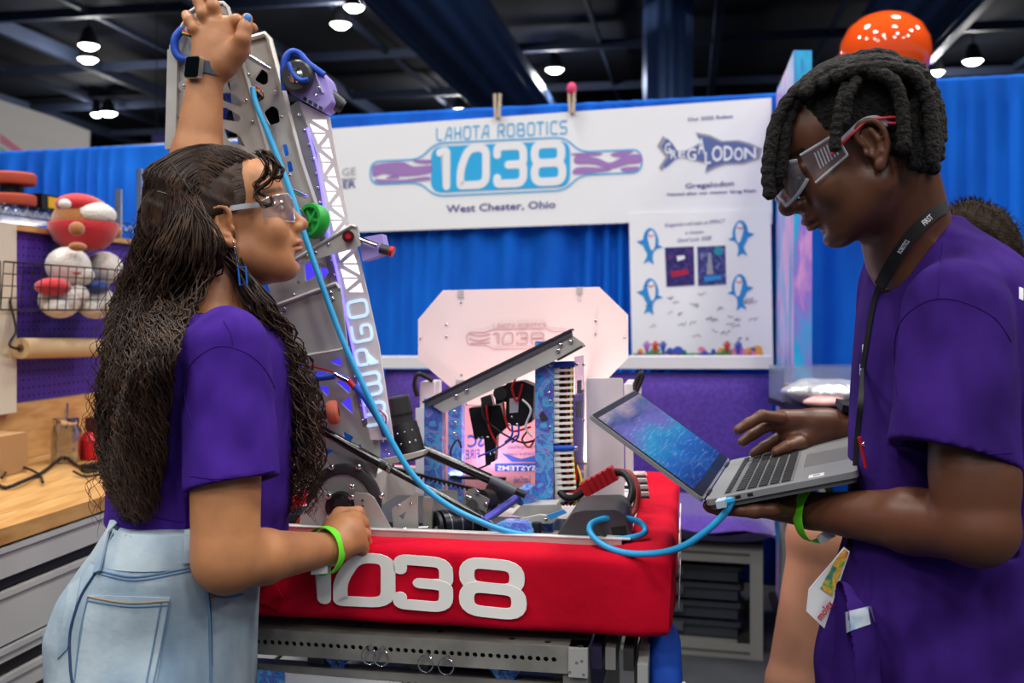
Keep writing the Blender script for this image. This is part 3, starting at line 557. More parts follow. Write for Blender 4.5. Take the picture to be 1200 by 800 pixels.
# seat cushion
a, b = K(786, 612, 1.13), K(909, 612, 1.13); seat_z = z1_+.012
n = 16; mb = MB(); vs_ = []; L2 = .95; D2 = .72; thk = .10; c0 = b
for sgn in (0, 1):
    for i in range(n+1):
        for j in range(n+1):
            a1, b1 = -1+2*i/n, -1+2*j/n; e = max(0, (1-a1**8)*(1-b1**8))**.5; wob = .012*sin(a1*9+sgn)*b1*b1
            zz = thk*(.5+(.5*e+.0)*(1 if sgn else -1))+(.012*(1-a1*a1) if sgn else 0)+wob*(1-e); vs_.append(c0-WU*(L2*(1-a1)/2)+WN*(D2*(1+b1)/2)+V((0, 0, seat_z+.001+zz-c0.z)))
m = n+1; o_ = m*m; fs = []
for i in range(n):
    for j in range(n): q = (i*m+j, (i+1)*m+j, (i+1)*m+j+1, i*m+j+1); fs += [q[::-1], tuple(o_+k for k in q)]
tag(MB().add(vs_, fs).build('seat_cushion', m_pf, None, 60), 'purple felt seat cushion on the silver rack', 'cushion')
# ================================================================ RIGHT: GALAXY PANEL, TABLE, BALLOON
gal = marble('galaxy_paint', [(110, 80, 190), (196, 150, 225), (226, 170, 228), (150, 150, 230), (50, 180, 238), (24, 120, 210), (70, 60, 170)], 1.9, 1.6, .35, (2.2, 2.2, .8))
pa = P(930, 365, 4.1); pa.z = 0; pw = V((.075, -.0, 0)); pl = W_*.82
gp = thing('galaxy_panel', 'tall booth side panel painted in pink and blue galaxy swirls', 'panel', pa)
MB().hexa([pa+V((0, 0, .02)), pa+pw+V((0, 0, .02)), pa+pw+pl+V((0, 0, .02)), pa+pl+V((0, 0, .02)), pa+V((0, 0, 2.475)), pa+pw+V((0, 0, 2.475)), pa+pw+pl+V((0, 0, 2.475)), pa+pl+V((0, 0, 2.475))]).build('board', gal, gp)
MB().box(pa+pw/2+pl/2+V((0, 0, .01)), pw, pl*.5, V((0, 0, .01))).build('foot', m_blk, gp)
MB().bar(pa+pw*.5+V((0, -.002, .03)), pa+pw*.5+V((0, -.002, 2.47)), .074, .003, (0, 1, 0)).build('edge_trim', marble('galaxy_edge', [(30, 120, 215), (60, 190, 245), (40, 170, 235), (150, 120, 220), (220, 160, 225), (70, 150, 230)], 3.2, 1.2, .35, (2, 2, .7)), gp)
tbk = thing('folding_table', 'black draped table behind the laptop at the right', 'table', P(1010, 700, 3.6))
a = P(952, 480, 3.45); 
MB().bx((a.x, 3.45, a.z-.03), (a.x+1.6, 4.05, a.z)).build('table_top', m_blk, tbk)
for x in (a.x+.05, a.x+1.5):
    for y in (3.5, 4.0): MB().cyl((x, y, 0), (x, y, a.z-.03), .014).build('leg', m_ex, tbk)
m_sil = M('silver_film', (205, 208, 214), .28, .55, bump=(9, .8, .06))
def lump(name, c, r, mat, label, cat, seed, amp=.16):
    g = np.random.default_rng(seed); k = g.normal(size=(6, 3))*6; ph = g.random(6)*6; mb = MB().ell(c, r, None, 36, 22)
    vs_ = []
    for v_ in mb.v:
        q = V(v_)-V(c); s_ = 1+amp*sum(sin(k[i] @ np.array(q)/max(r)*.5+ph[i]) for i in range(6))/3; vs_.append(V(c)+q*s_)
    zmin = c[2]-r[2]; mb.v = [(p.x, p.y, max(p.z, zmin*1.0)) for p in vs_]; return tag(mb.build(name, mat, None, 180), label, cat)
lump('silver_bag', (a.x+.10, 3.62, a.z+.047), (.16, .12, .046), m_sil, 'crumpled silver film bag on the black table', 'bag', 3, .1)
lump('pink_bag', (a.x+.05, 3.50, a.z+.022), (.07, .04, .021), M('pink_film', (226, 170, 168), .35), 'pink bag lying against the silver film bag', 'bag', 5, .08)
t = thing('clear_storage_bin', 'clear plastic bin with bright highlights behind the silver bag', 'bin', (a.x+.12, 3.85, a.z)); m_cl = M('clear_bin', (225, 235, 250), .12, trans=.85, ior=1.2)
for lo, hi in (((a.x-.02, 3.75, a.z), (a.x+.4, 3.753, a.z+.13)), ((a.x-.02, 3.95, a.z), (a.x+.4, 3.953, a.z+.13)), ((a.x-.02, 3.753, a.z), (a.x-.017, 3.95, a.z+.13)), ((a.x+.397, 3.753, a.z), (a.x+.4, 3.95, a.z+.13))): MB().bx(lo, hi).build('side', m_cl, t)
MB().bx((a.x+.02, 3.8, a.z+.002), (a.x+.2, 3.9, a.z+.06)).build('contents', M('pink_film'), t)
bl = thing('orange_balloon', 'glossy orange balloon floating above the blue curtain at the right', 'balloon', P(1037, 68, 4.0)); c = P(1037, 68, 4.0)
MB().lathe(c-V((0, 0, .235)), (0, 0, 1), [(.004, 0), (.014, .0), (.006, .02), (.03, .035), (.08, .075), (.13, .125), (.165, .19), (.178, .245), (.172, .3), (.145, .355), (.1, .393), (.05, .412), (0, .417)], 40).build('skin', M('orange_latex', (238, 84, 28), .08, coat=.6, spec=.7), bl, 180)
MB().tube(spline([c-V((0, 0, .235)), c-V((.03, 0, .5)), c-V((-.02, 0, .8)), V((c.x, 3.98, a.z))], 8), .0015, 5).build('string', m_wh, bl)
tag(MB().box(V((c.x, 3.98, a.z+.02)), V((.03, 0, 0)), V((0, .03, 0)), V((0, 0, .02))).build('balloon_weight', M('red_plastic')), 'small red balloon weight on the black table', 'weight')
# ================================================================ ROBOT
RB = thing('competition_robot', 'aluminium competition robot with red 1038 bumper and tall lattice tower', 'robot', B(-.36, .42, .885))
m_redf = M('red_bumper_cloth', (206, 6, 42), .85, bump=(22, .35, .008), spec=.15, mix=(6, (190, 4, 36), .4, .62))
m_white = M('white_applique', (244, 242, 238), .7, bump=(300, .15, .001)); m_tape = M('white_tape', (222, 222, 226), .5)
m_mar = marble('galaxy_tube', [(30, 60, 160), (60, 150, 225), (110, 80, 190), (70, 190, 240), (160, 130, 220), (40, 70, 180)], 26, 2.2, .25)
m_dk = M('dark_aluminium', (148, 146, 142), .42, .18, mix=(10, (122, 120, 117), .4, .65)); m_gun = M('gunmetal', (66, 65, 66), .4, .4); m_lil = M('lilac_anodised', (176, 160, 236), .4)
m_bsl = M('blue_sleeve', (26, 82, 200), .5, bump=(500, .4, .002)); m_plx = M('pink_lit_polycarbonate', (255, 236, 232), .35, trans=.0); m_green = M('green_rubber', (34, 166, 58), .45)  # octagon panel's pink is bounced red light put into its colour
m_ora = M('orange_rubber', (206, 104, 78), .6); m_redp = M('red_connector', (190, 22, 34), .4); m_tubeb = M('black_carbon_tube', (16, 16, 18), .22, coat=.5)
m_led = M('led_violet', (130, 110, 255), .4, emit=((96, 84, 255), 3.2)); m_ledw = M('led_diffuser', (244, 240, 255), .4, emit=((240, 236, 255), 1.7))
def pl(name, px, k, th, mat, par, holes=(), rnd=0, smooth=30):
    px = roundpoly(px, rnd) if rnd else px
    return MB().prism([R(x, y, k) for x, y in px], W_*th, [[R(x, y, k) for x, y in h] for h in holes]).build(name, mat, par, smooth)
def ptube(name, pts, r, mat, par, n=8, smooth=True, res=7):   # pts (x, y, k)
    q = [R(*p) for p in pts]; return MB().tube(spline(q, res) if smooth else q, r, n).build(name, mat, par, 60)
BOLT = {}
def bolts(pts, k, par, r=.0035, mat=None, name='bolt'):
    for x, y in pts:
        c = R(x, y, k); key = (r, (mat or m_chr).name)
        if key not in BOLT:
            o = MB().lathe(c, -W_, [(r, 0), (r, r*.5), (r*.75, r*.85), (r*.4, r*.95), (r*.35, r*.6), (0, r*.6)], 10).build(name, mat or m_chr, par, 40, c); BOLT[key] = (o, c)
        else:
            o, c0 = BOLT[key]; n_ = dup(o, c-c0, par); n_.name = name
def rcyl(name, p, q, r, mat, par, r2=None, n=20): return MB().cyl(R(*p), R(*q), r, r2, n).build(name, mat, par)
# ---- bumper: swept padded cover
BW, BD, BT, BZ0, BZ1 = .80, .85, .088, .893, 1.021
def sweep_cover(name, mat, par, u0, u1, k0, k1, z0, z1, th):
    prof = rrect(0, z0, th, z1, .022, 5); loop = []
    cs = [(u1, k0, -1, 1), (u1, k1, -1, -1), (u0, k1, 1, -1), (u0, k0, 1, 1)]   # corner, inward directions
    for ci, (u, k, a, b) in enumerate(cs):
        nx = cs[(ci+1) % 4]
        for t in (np.linspace(0, 1, 20, endpoint=False)): loop.append((u+(nx[0]-u)*t, k+(nx[1]-k)*t, ci, t))
    vs_ = []; n = len(prof); m = len(loop)
    for (u, k, ci, t) in loop:
        cu, ck = (u0+u1)/2, (k0+k1)/2
        for (o, z) in prof:
            # inset o from the outer rectangle, keeping sides straight and corners slightly rounded
            uu, kk = u, k; w_ = .0025*sin(u*31+z*60)+.002*sin(k*27+z*45)
            if ci == 0: uu = u1-o+w_; kk = k0+o+(k1-k0-2*o)*t
            elif ci == 1: kk = k1-o+w_; uu = u1-o-(u1-u0-2*o)*t
            elif ci == 2: uu = u0+o-w_; kk = k1-o-(k1-k0-2*o)*t
            else: kk = k0+o-w_; uu = u0+o+(u1-u0-2*o)*t
            if t == 0:
                du, dk = {0: (-1, 1), 1: (-1, -1), 2: (1, -1), 3: (1, 1)}[ci]; uu += du*.007; kk += dk*.007
            vs_.append(B(uu, kk, z))
    fs = [(i*n+j, i*n+(j+1) % n, ((i+1) % m)*n+(j+1) % n, ((i+1) % m)*n+j) for i in range(m) for j in range(n)]
    return MB().add(vs_, fs).build(name, mat, par, 60)
bm = sweep_cover('bumper', m_redf, RB, -BW, 0, 0, BD, BZ0, BZ1, BT)
def bdigit(ch, x0, y0, x1, y1, h, gx=(.1, .85)):
    a, b, c = R(x0, y0, -.0035), R(x1, y1, -.0035), R(x0, y0-h, -.0035); e, u = (b-a)/(gx[1]-gx[0]), c-a; mb = MB()
    for i_, (pts, cl) in enumerate(GL[ch][1]): mb.stroke(pts, .225, lambda x, y, hh: a+e*(x-gx[0])+u*y-W_*hh, .0016+.0005*i_, bool(cl))
    return mb.build('digit', m_white, bm, 0)
bdigit('1', 366, 700, 380, 701.5, 52, (.06, .26)); bdigit('0', 399, 703.5, 455, 706, 51); bdigit('3', 469, 707, 523, 711.5, 52); bdigit('8', 547, 714, 606, 720, 56)
for ch, k in (('1', .10), ('0', .16), ('3', .30), ('8', .44)):
    mb = MB(); 
    for pts, cl in GL[ch][1]: mb.stroke(pts, .22, lambda x, y, hh: B(.0035+hh, k+x*.115, BZ0+.02+y*.085), .0016, bool(cl))
    mb.build('digit', m_white, bm, 0)
MB().tube(spline([B(-.305+.004*sin(i*2), -.001, BZ1-.012-i*.0105) for i in range(10)], 3), .0012, 6).build('seam', m_redf, bm)
# loose fold of cloth hanging at the left end
pl('cloth_fold', [(288, 668), (318, 676), (331, 700), (328, 716), (300, 704), (286, 700)], -.006, .004, m_redf, bm)
# ---- chassis
def rbox(name, u0, u1, k0, k1, z0, z1, mat, par=RB): return bbox(MB(), u0, u1, k0, k1, z0, z1).build(name, mat, par)
i0, i1 = -BW+BT, -BT
for nm, a in (('frame_rail', (i0, i1, BT, BT+.025, .93, 1.026)), ('frame_rail', (i0, i1, BD-BT-.025, BD-BT, .93, 1.03)), ('frame_rail', (i0, i0+.025, BT+.025, BD-BT-.025, .93, 1.026)), ('frame_rail', (i1-.025, i1, BT+.025, BD-BT-.025, .93, 1.026))): rbox(nm, *a, m_alu)
rbox('trim_tape', i0, i1, BT-.002, BT+.006, 1.0262, 1.028, m_tape); rbox('trim_tape', i1-.026, i1+.014, BT, BD-BT, 1.0262, 1.0285, m_tape)
rbox('belly_pan', i0, i1, BT, BD-BT, .925, .93, m_dk)
# ---- tower
tw = MB().prism([R(x, y, .165) for x, y in [(266, 62), (290, 46), (311, 39), (317, 46), (355, 190), (379, 262), (396, 320), (430, 455), (446, 530), (440, 560), (352, 575), (340, 470), (322, 370), (296, 250), (272, 130)]], W_*.005,
   [[R(x, y, .165) for x, y in roundpoly(h, 2.5, 2)] for h in ([(297, 93), (306, 80), (314, 86), (314, 97), (309, 100)], [(308, 131), (318, 123), (326, 128), (328, 143), (316, 147)], [(299, 108), (308, 106), (310, 116), (300, 120)], [(330, 170), (336, 168), (339, 182), (333, 184)], [(335, 190), (341, 188), (344, 201), (337, 202)], [(340, 310), (352, 304), (350, 322)], [(356, 310), (366, 305), (371, 322), (358, 330)], [(374, 312), (388, 316), (378, 328)], [(345, 430), (355, 424), (359, 440), (348, 445)],
    [(386, 424), (399, 418), (401, 430)], [(365, 438), (383, 434), (380, 447)], [(393, 447), (410, 440), (410, 462)], [(372, 452), (386, 453), (384, 465)], [(399, 472), (410, 464), (414, 486)], [(401, 505), (415, 512), (405, 524)], [(379, 524), (391, 528), (381, 534)], [(412, 524), (424, 520), (420, 531)])]).build('tower_plate', m_alu, RB, 30)
# light behind the cut-outs
pl('led_panel', [(325, 300), (380, 300), (420, 470), (428, 505), (352, 505), (338, 420)], .20, .004, M('violet_lit_panel', (96, 80, 220), .4, emit=((70, 56, 235), .75)), RB)
p1 = pl('outer_plate', [(196, 176), (199, 53), (222, 13), (236, 3), (262, 2), (268, 8), (284, 70), (316, 180), (340, 262), (330, 268), (290, 200), (240, 178)], .135, .005, m_alu, RB,
   [roundpoly(h, 2.5, 2) for h in ([(265, 96), (277, 91), (279, 104), (269, 108)], [(257, 109), (270, 108), (285, 119), (283, 126), (260, 117)], [(256, 127), (263, 125), (282, 136), (280, 143), (257, 139)], [(262, 150), (280, 158), (288, 172), (266, 164)], [(216, 108), (226, 108), (228, 122), (217, 124)], [(224, 25), (240, 12), (258, 14), (262, 40), (230, 48)])])
MB().tube([R(x, y, .134) for x, y in ((198, 176), (201, 54), (223, 14), (237, 4.5), (262, 3.5), (267, 9), (283, 70), (315, 180), (338, 262))], .004, 6).build('edge_flange', m_alu, p1)
MB().bar(R(204, 176, .14), R(207, 60, .14), .02, .03, W_).build('edge_flange', m_alu, p1)
MB().tube([R(x, y, .16) for x, y in ((290, 46), (311, 40), (316, 46), (354, 190), (378, 262), (392, 310))], .0055, 6).build('edge_flange', M('cream_aluminium', (208, 204, 194), .4, .3), tw)
bolts([(216, 101), (209, 136), (277, 81), (292, 88), (306, 108), (296, 143), (330, 137), (288, 118), (322, 108), (345, 225), (350, 245), (340, 205)], .1345, p1)
rcyl('washer', (216, 101, .134), (216, 101, .137), .011, M('white_plastic'), p1)
rcyl('cross_rod', (281, 60, .115), (316, 81, .155), .0045, m_chr, p1)
# riveted strip and backlit lattice
rs_ = pl('rivet_strip', [(338, 126), (349, 118), (372, 190), (384, 262), (396, 315), (418, 405), (433, 490), (425, 500), (405, 405), (384, 315), (370, 262), (358, 195)], .158, .006, m_dk, RB)
ed = lambda t, side: (np.interp(t, [118, 180, 262, 300, 405, 480, 515], [350, 371, 384, 392, 414, 428, 434]) if side == 0 else np.interp(t, [118, 137, 180, 262, 300, 405, 480, 515], [383, 386, 393, 409, 421, 444, 456, 461]))
bolts([(ed(y, 0)-5, y) for y in range(135, 495, 17)], .157, rs_, .003)
ho = []; n = 12
for i in range(n):
    y0, y1 = 140+i*17., 140+i*17.+15; a, b = ed(y0, 0)+4.5, ed(y0, 1)-4.5; c, d = ed(y1, 0)+4.5, ed(y1, 1)-4.5
    if i % 2: ho += [[(a, y0), (b-3, y0), (c, y1-3)], [(b, y0+4), (d, y1), (c+3, y1)]]
    else: ho += [[(a+3, y0), (b, y0), (d, y1-3)], [(a, y0+4), (d-3, y1), (c, y1)]]
lt = pl('lattice_panel', [(350, 118), (386, 137), (393, 180), (409, 262), (421, 300), (444, 405), (461, 515), (434, 515), (428, 480), (414, 405), (392, 300), (384, 262), (371, 180)], .15, .004, M('white_lattice', (230, 220, 224), .45), RB, ho)
pl('light_diffuser', [(353, 122), (384, 139), (391, 180), (407, 262), (419, 300), (428, 345), (404, 345), (394, 300), (386, 262), (373, 180)], .156, .003, m_ledw, lt)
MB().tube(spline([R(ed(y, 0)-1.2, y, .149) for y in (150, 200, 262, 300, 350, 405, 450, 490)], 4), .0022, 6).build('led_strip', m_led, lt)
# lettering reading up the panel
mb = MB(); a, b, c = R(454, 496, .1485), R(428, 348, .1485), R(431.5, 500, .1485); n_ = techlen('WWPGO', .2)
e, u = (b-a), (c-a); techno(mb, 'WWPGO', lambda x, y, h: a+e*(x/n_)+u*y-W_*h, .14, gap=.2); mb.build('lettering', M('letter_glow', (214, 240, 255), .4, emit=((200, 232, 255), .55)), lt, 0)
# cross arm, brackets
ca = pl('cross_arm', [(346, 304), (412, 264), (419, 266), (423, 288), (352, 309)], .125, .006, m_alu, RB, rnd=2)
MB().tube([R(x, y, .124) for x, y in ((346, 304), (412, 264), (418, 266))], .0035, 6).build('edge_flange', m_alu, ca)
rcyl('red_knob', (408, 277, .125), (408, 277, .112), .0105, M('dark_red_plastic'), ca); rcyl('knob_centre', (408, 277, .112), (408, 277, .110), .005, m_redp, ca); bolts([(370, 296), (385, 286), (360, 300)], .1245, ca)
sb = pl('side_bracket', [(420, 279), (447, 274), (452, 297), (425, 306)], .14, .03, m_lil, RB); rcyl('bracket_rod', (418, 279, .13), (442, 288, .13), .005, m_chr, sb); rcyl('bracket_tip', (446, 291, .13), (459, 295, .13), .009, m_gun, sb); rcyl('tip_ring', (457, 294, .13), (461, 295.5, .13), .0095, m_redp, sb)
lp = pl('lower_plate', [(318, 360), (394, 332), (399, 339), (407, 407), (398, 410), (330, 421)], .12, .006, M('polished_aluminium', (200, 197, 190), .32, .25, mix=(8, (172, 169, 162), .35, .7)), RB, rnd=2)
MB().tube([R(x, y, .119) for x, y in ((318, 360), (394, 332), (398, 338))], .004, 6).build('edge_flange', m_alu, lp); MB().tube([R(x, y, .119) for x, y in ((330, 421), (398, 410), (406, 407))], .003, 6).build('edge_flange', m_alu, lp)
bolts([(334, 362), (327, 366), (336, 384), (329, 368), (388, 343), (390, 350)], .1195, lp)
bolts([(400, 345), (403, 360), (406, 375), (409, 390), (413, 410), (418, 430), (423, 450), (428, 470), (390, 318), (376, 310), (350, 330), (345, 345)], .1645, tw, .003)
# green wheel
gw = thing('g', None, None, (0, 0, 0)); bpy.data.objects.remove(gw)
ax = (V((-.55, -.82, .12))).normalized(); c = R(367, 259, .12)
g = MB().lathe(c-ax*.012, ax, [(.023, 0), (.029, 0), (.031, .004), (.031, .02), (.029, .024), (.023, .024), (.023, 0)], 28).build('green_wheel', m_green, RB)
x_, y_, z_ = frame(ax)
for i in range(6): q = x_*cos(i*pi/3)+y_*sin(i*pi/3); MB().bar(c+q*.006, c+q*.025, .016, .005, ax.cross(q)).build('spoke', m_green, g)
MB().cyl(c-ax*.013, c+ax*.014, .008).build('hub', m_green, g); MB().cyl(c+ax*.01, c+ax*.03+V((-.01, 0, .02)), .004).build('axle', m_chr, g)
rcyl('cross_rod', (340, 222, .12), (359, 230, .15), .0045, m_chr, tw)
# gripper module at the top
gm = pl('gripper_body', [(338, 108), (346, 72), (356, 66), (381, 90), (389, 119), (376, 130), (362, 122)], .13, .05, m_lil, RB, rnd=4)
c = R(351, 91, .125); MB().lathe(c, -W_, [(.012, 0), (.027, 0), (.029, .004), (.029, .014), (.025, .018), (.012, .018), (.012, 0)], 24).build('pulley', m_gun, gm); MB().lathe(c, -W_, [(0, .026), (.006, .026), (.014, .02), (.016, 0)], 16).build('pulley_hub', m_chr, gm)
bolts([(345, 101), (362, 96), (348, 82), (366, 88), (373, 103), (370, 112)], .1235, gm, .0035)
MB().cyl(R(380, 108, .155), R(399, 124, .17), .0145).build('motor', m_gun, gm); MB().cyl(R(376, 105, .155), R(383, 111, .158), .017).build('motor_flange', m_blk, gm); MB().cyl(R(396, 122, .168), R(402, 126, .172), .0125).build('motor_cap', m_blk, gm)
ptube('blue_sleeve_cable', [(334, 106, .12), (332, 85, .115), (334, 69, .115), (341, 61, .12), (351, 63, .125), (362, 75, .125), (380, 88, .13)], .0062, m_bsl, gm); ptube('blue_sleeve_cable', [(338, 74, .105), (344, 87, .102), (352, 94, .1), (361, 93, .102)], .0045, m_bsl, gm)
for i in range(4): pl('vent_slot', [(356+i*6, 113+i*3.5), (360+i*6, 115+i*3.5), (359+i*6, 119+i*3.5), (355+i*6, 117+i*3.5)], .129, .0015, m_gun, gm)
MB().bar(R(372, 80, .15), R(384, 112, .15), .05, .002, U).build('side_cover', M('lavender_sheet', (206, 200, 240), .4), gm)
# mechanism under the raised hand
hm = rcyl('wrist_motor', (232, 40, .12), (244, 14, .14), .02, m_gun, RB); rcyl('gear', (238, 40, .118), (238, 40, .105), .017, m_blk, hm); rcyl('motor_ring', (244, 16, .12), (246, 9, .12), .022, m_chr, hm)
ptube('blue_sleeve_cable', [(214, 34, .125), (206, 44, .12), (205, 58, .12), (212, 68, .12), (225, 70, .12)], .0075, m_bsl, hm)
for i, (cc_, o) in enumerate((((220, 30, 30), 0), ((240, 200, 40), 2), ((20, 20, 20), 4))): ptube('signal_wire', [(214, 36+o, .115), (221, 38+o, .11), (228, 41+o, .12)], .0016, M('wire_%d' % i, cc_, .5), hm, 6)
ptube('blue_sleeve_cable', [(262, 105, .15), (268, 118, .15), (262, 140, .15), (266, 160, .15)], .004, m_bsl, tw)
for i in range(3): ptube('signal_wire', [(295, 103+i*2, .15), (302, 103+i*3, .145), (307, 112+i, .15), (303, 118, .155)], .002, M('wire_%d' % i), tw, 6)
# ---- lower mechanism
ow = rcyl('roller_hub', (371, 483, .12), (386, 482, .125), .0125, m_gun, RB)
for xa, xb in ((359, 373), (384, 398)): MB().lathe(R(xa, 484, .12), R(xb, 482, .125)-R(xa, 484, .12), [(.008, 0), (.018, 0), (.021, .004), (.0215, .010), (.021, .016), (.018, .0195), (.008, .0195)], 24).build('orange_roller', m_ora, ow)
ptube('blue_sleeve_cable', [(352, 447, .14), (372, 443, .13), (388, 441, .13), (394, 439, .13)], .006, m_bsl, tw); rcyl('connector', (393, 438, .13), (409, 446, .13), .0065, m_chr, tw); rcyl('connector', (408, 445, .13), (417, 456, .13), .005, M('red_connector'), tw)
ptube('blue_sleeve_cable', [(416, 452, .13), (428, 466, .13), (440, 484, .13), (449, 500, .14), (452, 512, .16)], .0068, m_bsl, tw); ptube('signal_wire', [(330, 428, .15), (360, 428, .14), (395, 437, .13)], .0018, M('wire_0'), tw, 6); ptube('signal_wire', [(440, 478, .12), (452, 488, .11), (450, 502, .12)], .0016, m_redp, tw, 6)
mt = thing('m', None, None, (0, 0, 0)); bpy.data.objects.remove(mt)
mo = rcyl('drive_motor', (472, 498, .2), (484, 538, .19), .0265, m_blk, RB); rcyl('motor_neck', (467, 466, .2), (473, 500, .2), .0205, m_gun, mo); rcyl('motor_band', (470, 484, .2), (470.6, 487, .2), .0215, m_blk, mo); rcyl('motor_band', (474, 504, .2), (474.6, 507, .2), .0275, m_gun, mo); rcyl('motor_cap', (466.5, 464, .2), (467, 467, .2), .0195, M('cap_silver', (120, 120, 116), .35, .8), mo)
bolts([(466, 508), (474, 506), (483, 504), (470, 520), (480, 518), (487, 516)], .168, mo, .002)
pl('mount_plate', [(430, 541), (470, 534), (497, 528), (496, 533), (470, 541), (436, 547)], .15, .03, m_alu, RB)
lb = pl('lit_bracket', [(434, 510), (459, 506), (464, 535), (438, 540)], .17, .004, M('blue_lit_bracket', (128, 120, 236), .4), RB); bolts([(441, 520), (449, 516), (444, 528), (452, 526), (456, 532), (440, 534)], .1695, lb, .0028)  # violet colour stands in for blue light falling on this bracket
def rod(name, p, q, r, par=RB, mat=None): return rcyl(name, p, q, r, mat or m_tubeb, par)
r1 = rod('black_roller_tube', (370, 500, .13), (457, 549, .15), .0085); rcyl('collar', (455, 548, .15), (459, 550, .15), .0095, m_chr, r1); rod('thin_shaft', (459, 550, .15), (577, 613, .17), .0062, r1); rcyl('sleeve', (446, 542, .148), (452, 545.5, .149), .0098, m_gun, r1)
r2 = rod('black_roller_tube', (488, 523, .2), (574, 561, .22), .0095); rcyl('grey_sleeve', (574, 561, .22), (604, 575, .225), .0085, M('sleeve_grey', (96, 100, 106), .4), r2); rcyl('end_cap', (604, 575, .225), (616, 580, .225), .0065, m_blk, r2)
bel = MB().bar(R(440, 543, .19), R(562, 574, .26), .016, .004).build('toothed_belt', m_blk, RB)
for i in range(24): t = i/23; MB().bar(R(440+122*t, 545+31*t, .19+.07*t), R(442+122*t, 545.5+31*t, .191+.07*t), .016, .006).build('belt_tooth', m_blk, bel)
# large disc with black hub
c = R(405, 587, .135); dsc = MB().lathe(c, -W_, [(.05, 0), (.066, 0), (.068, .003), (.068, .012), (.064, .014), (.052, .014), (.05, .012), (.05, 0)], 48).build('disc_rim', m_gun, RB); MB().cyl(c-W_*.002, c-W_*.008, .0505, n=40).build('disc_face', M('polished_aluminium'), dsc)
bolts([(405+43*cos(a), 587-43*sin(a)) for a in (.15, 1.2, 1.95, 2.9, 3.6, -.6)], .1195, dsc, .0056)
hb = MB().lathe(R(400, 592, .118), -W_, [(.0, .02), (.012, .02), (.024, .016), (.0255, 0)], 28).build('hub_housing', m_blk, RB)
MB().prism([R(400+(8 if i % 2 else 10.5)*cos(i*pi/8), 592+(8 if i % 2 else 10.5)*sin(i*pi/8), .0975) for i in range(16)], W_*.006).build('hub_gear', m_gun, hb); bolts([(386, 581), (412, 582), (413, 570), (387, 604)], .101, hb, .0054)
gs = pl('front_gusset', [(414, 577), (431, 578), (438, 583), (462, 626), (425, 630), (408, 628), (416, 600)], .108, .004, M('satin_aluminium', (178, 178, 175), .45, .2), RB, rnd=2); bolts([(425, 586), (425, 593), (424, 600)], .1075, gs, .0022, m_gun)
gs2 = pl('front_gusset', [(352, 604), (374, 575), (388, 577), (384, 604), (380, 630), (350, 630)], .108, .004, M('satin_aluminium'), RB, rnd=2)
gs3 = pl('side_gusset', [(459, 596), (489, 576), (490, 620), (461, 620)], .13, .004, M('satin_aluminium'), RB, [[(467, 605), (476, 599), (472, 609)]]); bolts([(468, 592), (482, 590)], .1295, gs3, .003)
rbox('upright_post', -.438, -.422, .14, .16, .93, 1.075, m_dk); rbox('inner_rail', i0+.03, -.45, .2, .225, .93, 1.0, m_alu); rbox('inner_rail', -.33, -.1, .3, .325, .93, .985, m_alu)
# wires by the hand
for i in range(7): ptube('signal_wire', [(346+i, 616+i*1.5, .12), (356+i*2, 603+i*2, .115), (368+i, 606+i*2, .11), (384, 600+i*3, .12)], .0022, (M('wire_0'), M('wire_1'), M('wire_2'), m_ora)[i % 4], RB, 6)
rbox('black_electronics_block', -.69, -.62, .12, .2, .93, 1.04, m_blk)
# ---- marbled uprights, slanted channel
def upright(x0, x1, yt, yb, k, dep=.03):
    a, b = R(x0, yt, k), R(x1, yt, k); zb = .93
    return MB().hexa([V((a.x, a.y, zb)), V((b.x, b.y, zb)), V((b.x, b.y, zb))+W_*dep, V((a.x, a.y, zb))+W_*dep, a, b, b+W_*dep, a+W_*dep]).build('marbled_upright', m_mar, RB)
u1 = upright(497, 518, 467, 0, .30); u2 = upright(525, 541, 474, 0, .52); u3 = upright(627, 648, 400, 0, .31)
bolts([(503, 474), (513, 472)], .2995, u1); bolts([(533, 482), (534, 495), (533, 508), (533, 556)], .5195, u2, .004); bolts([(634, 410), (642, 409), (645, 428), (645, 470), (645, 500), (643, 460)], .3095, u3, .003); rcyl('cable_hole', (638, 487, .3095), (638, 487, .312), .0095, m_gun, u3)
ch = pl('slanted_channel', [(500, 471), (671, 393), (684, 402), (684, 406), (655, 420), (640, 427), (520, 484)], .292, .004, m_alu, RB); MB().bar(R(499, 470, .31), R(671, 386, .31), .05, .004, U.cross(W_)).build('channel_flange', m_gun, ch); pl('channel_flange', [(499, 471), (670, 386), (671, 393), (501, 477)], .288, .003, M('anodised_grey', (104, 104, 112), .45, .5), ch)
MB().bar(R(655, 421, .31), R(684, 405, .31), .05, .004, U.cross(W_)).build('channel_flange', m_gun, ch); bolts([(535, 464), (547, 458), (657, 404), (669, 400), (654, 411)], .2915, ch, .0045)
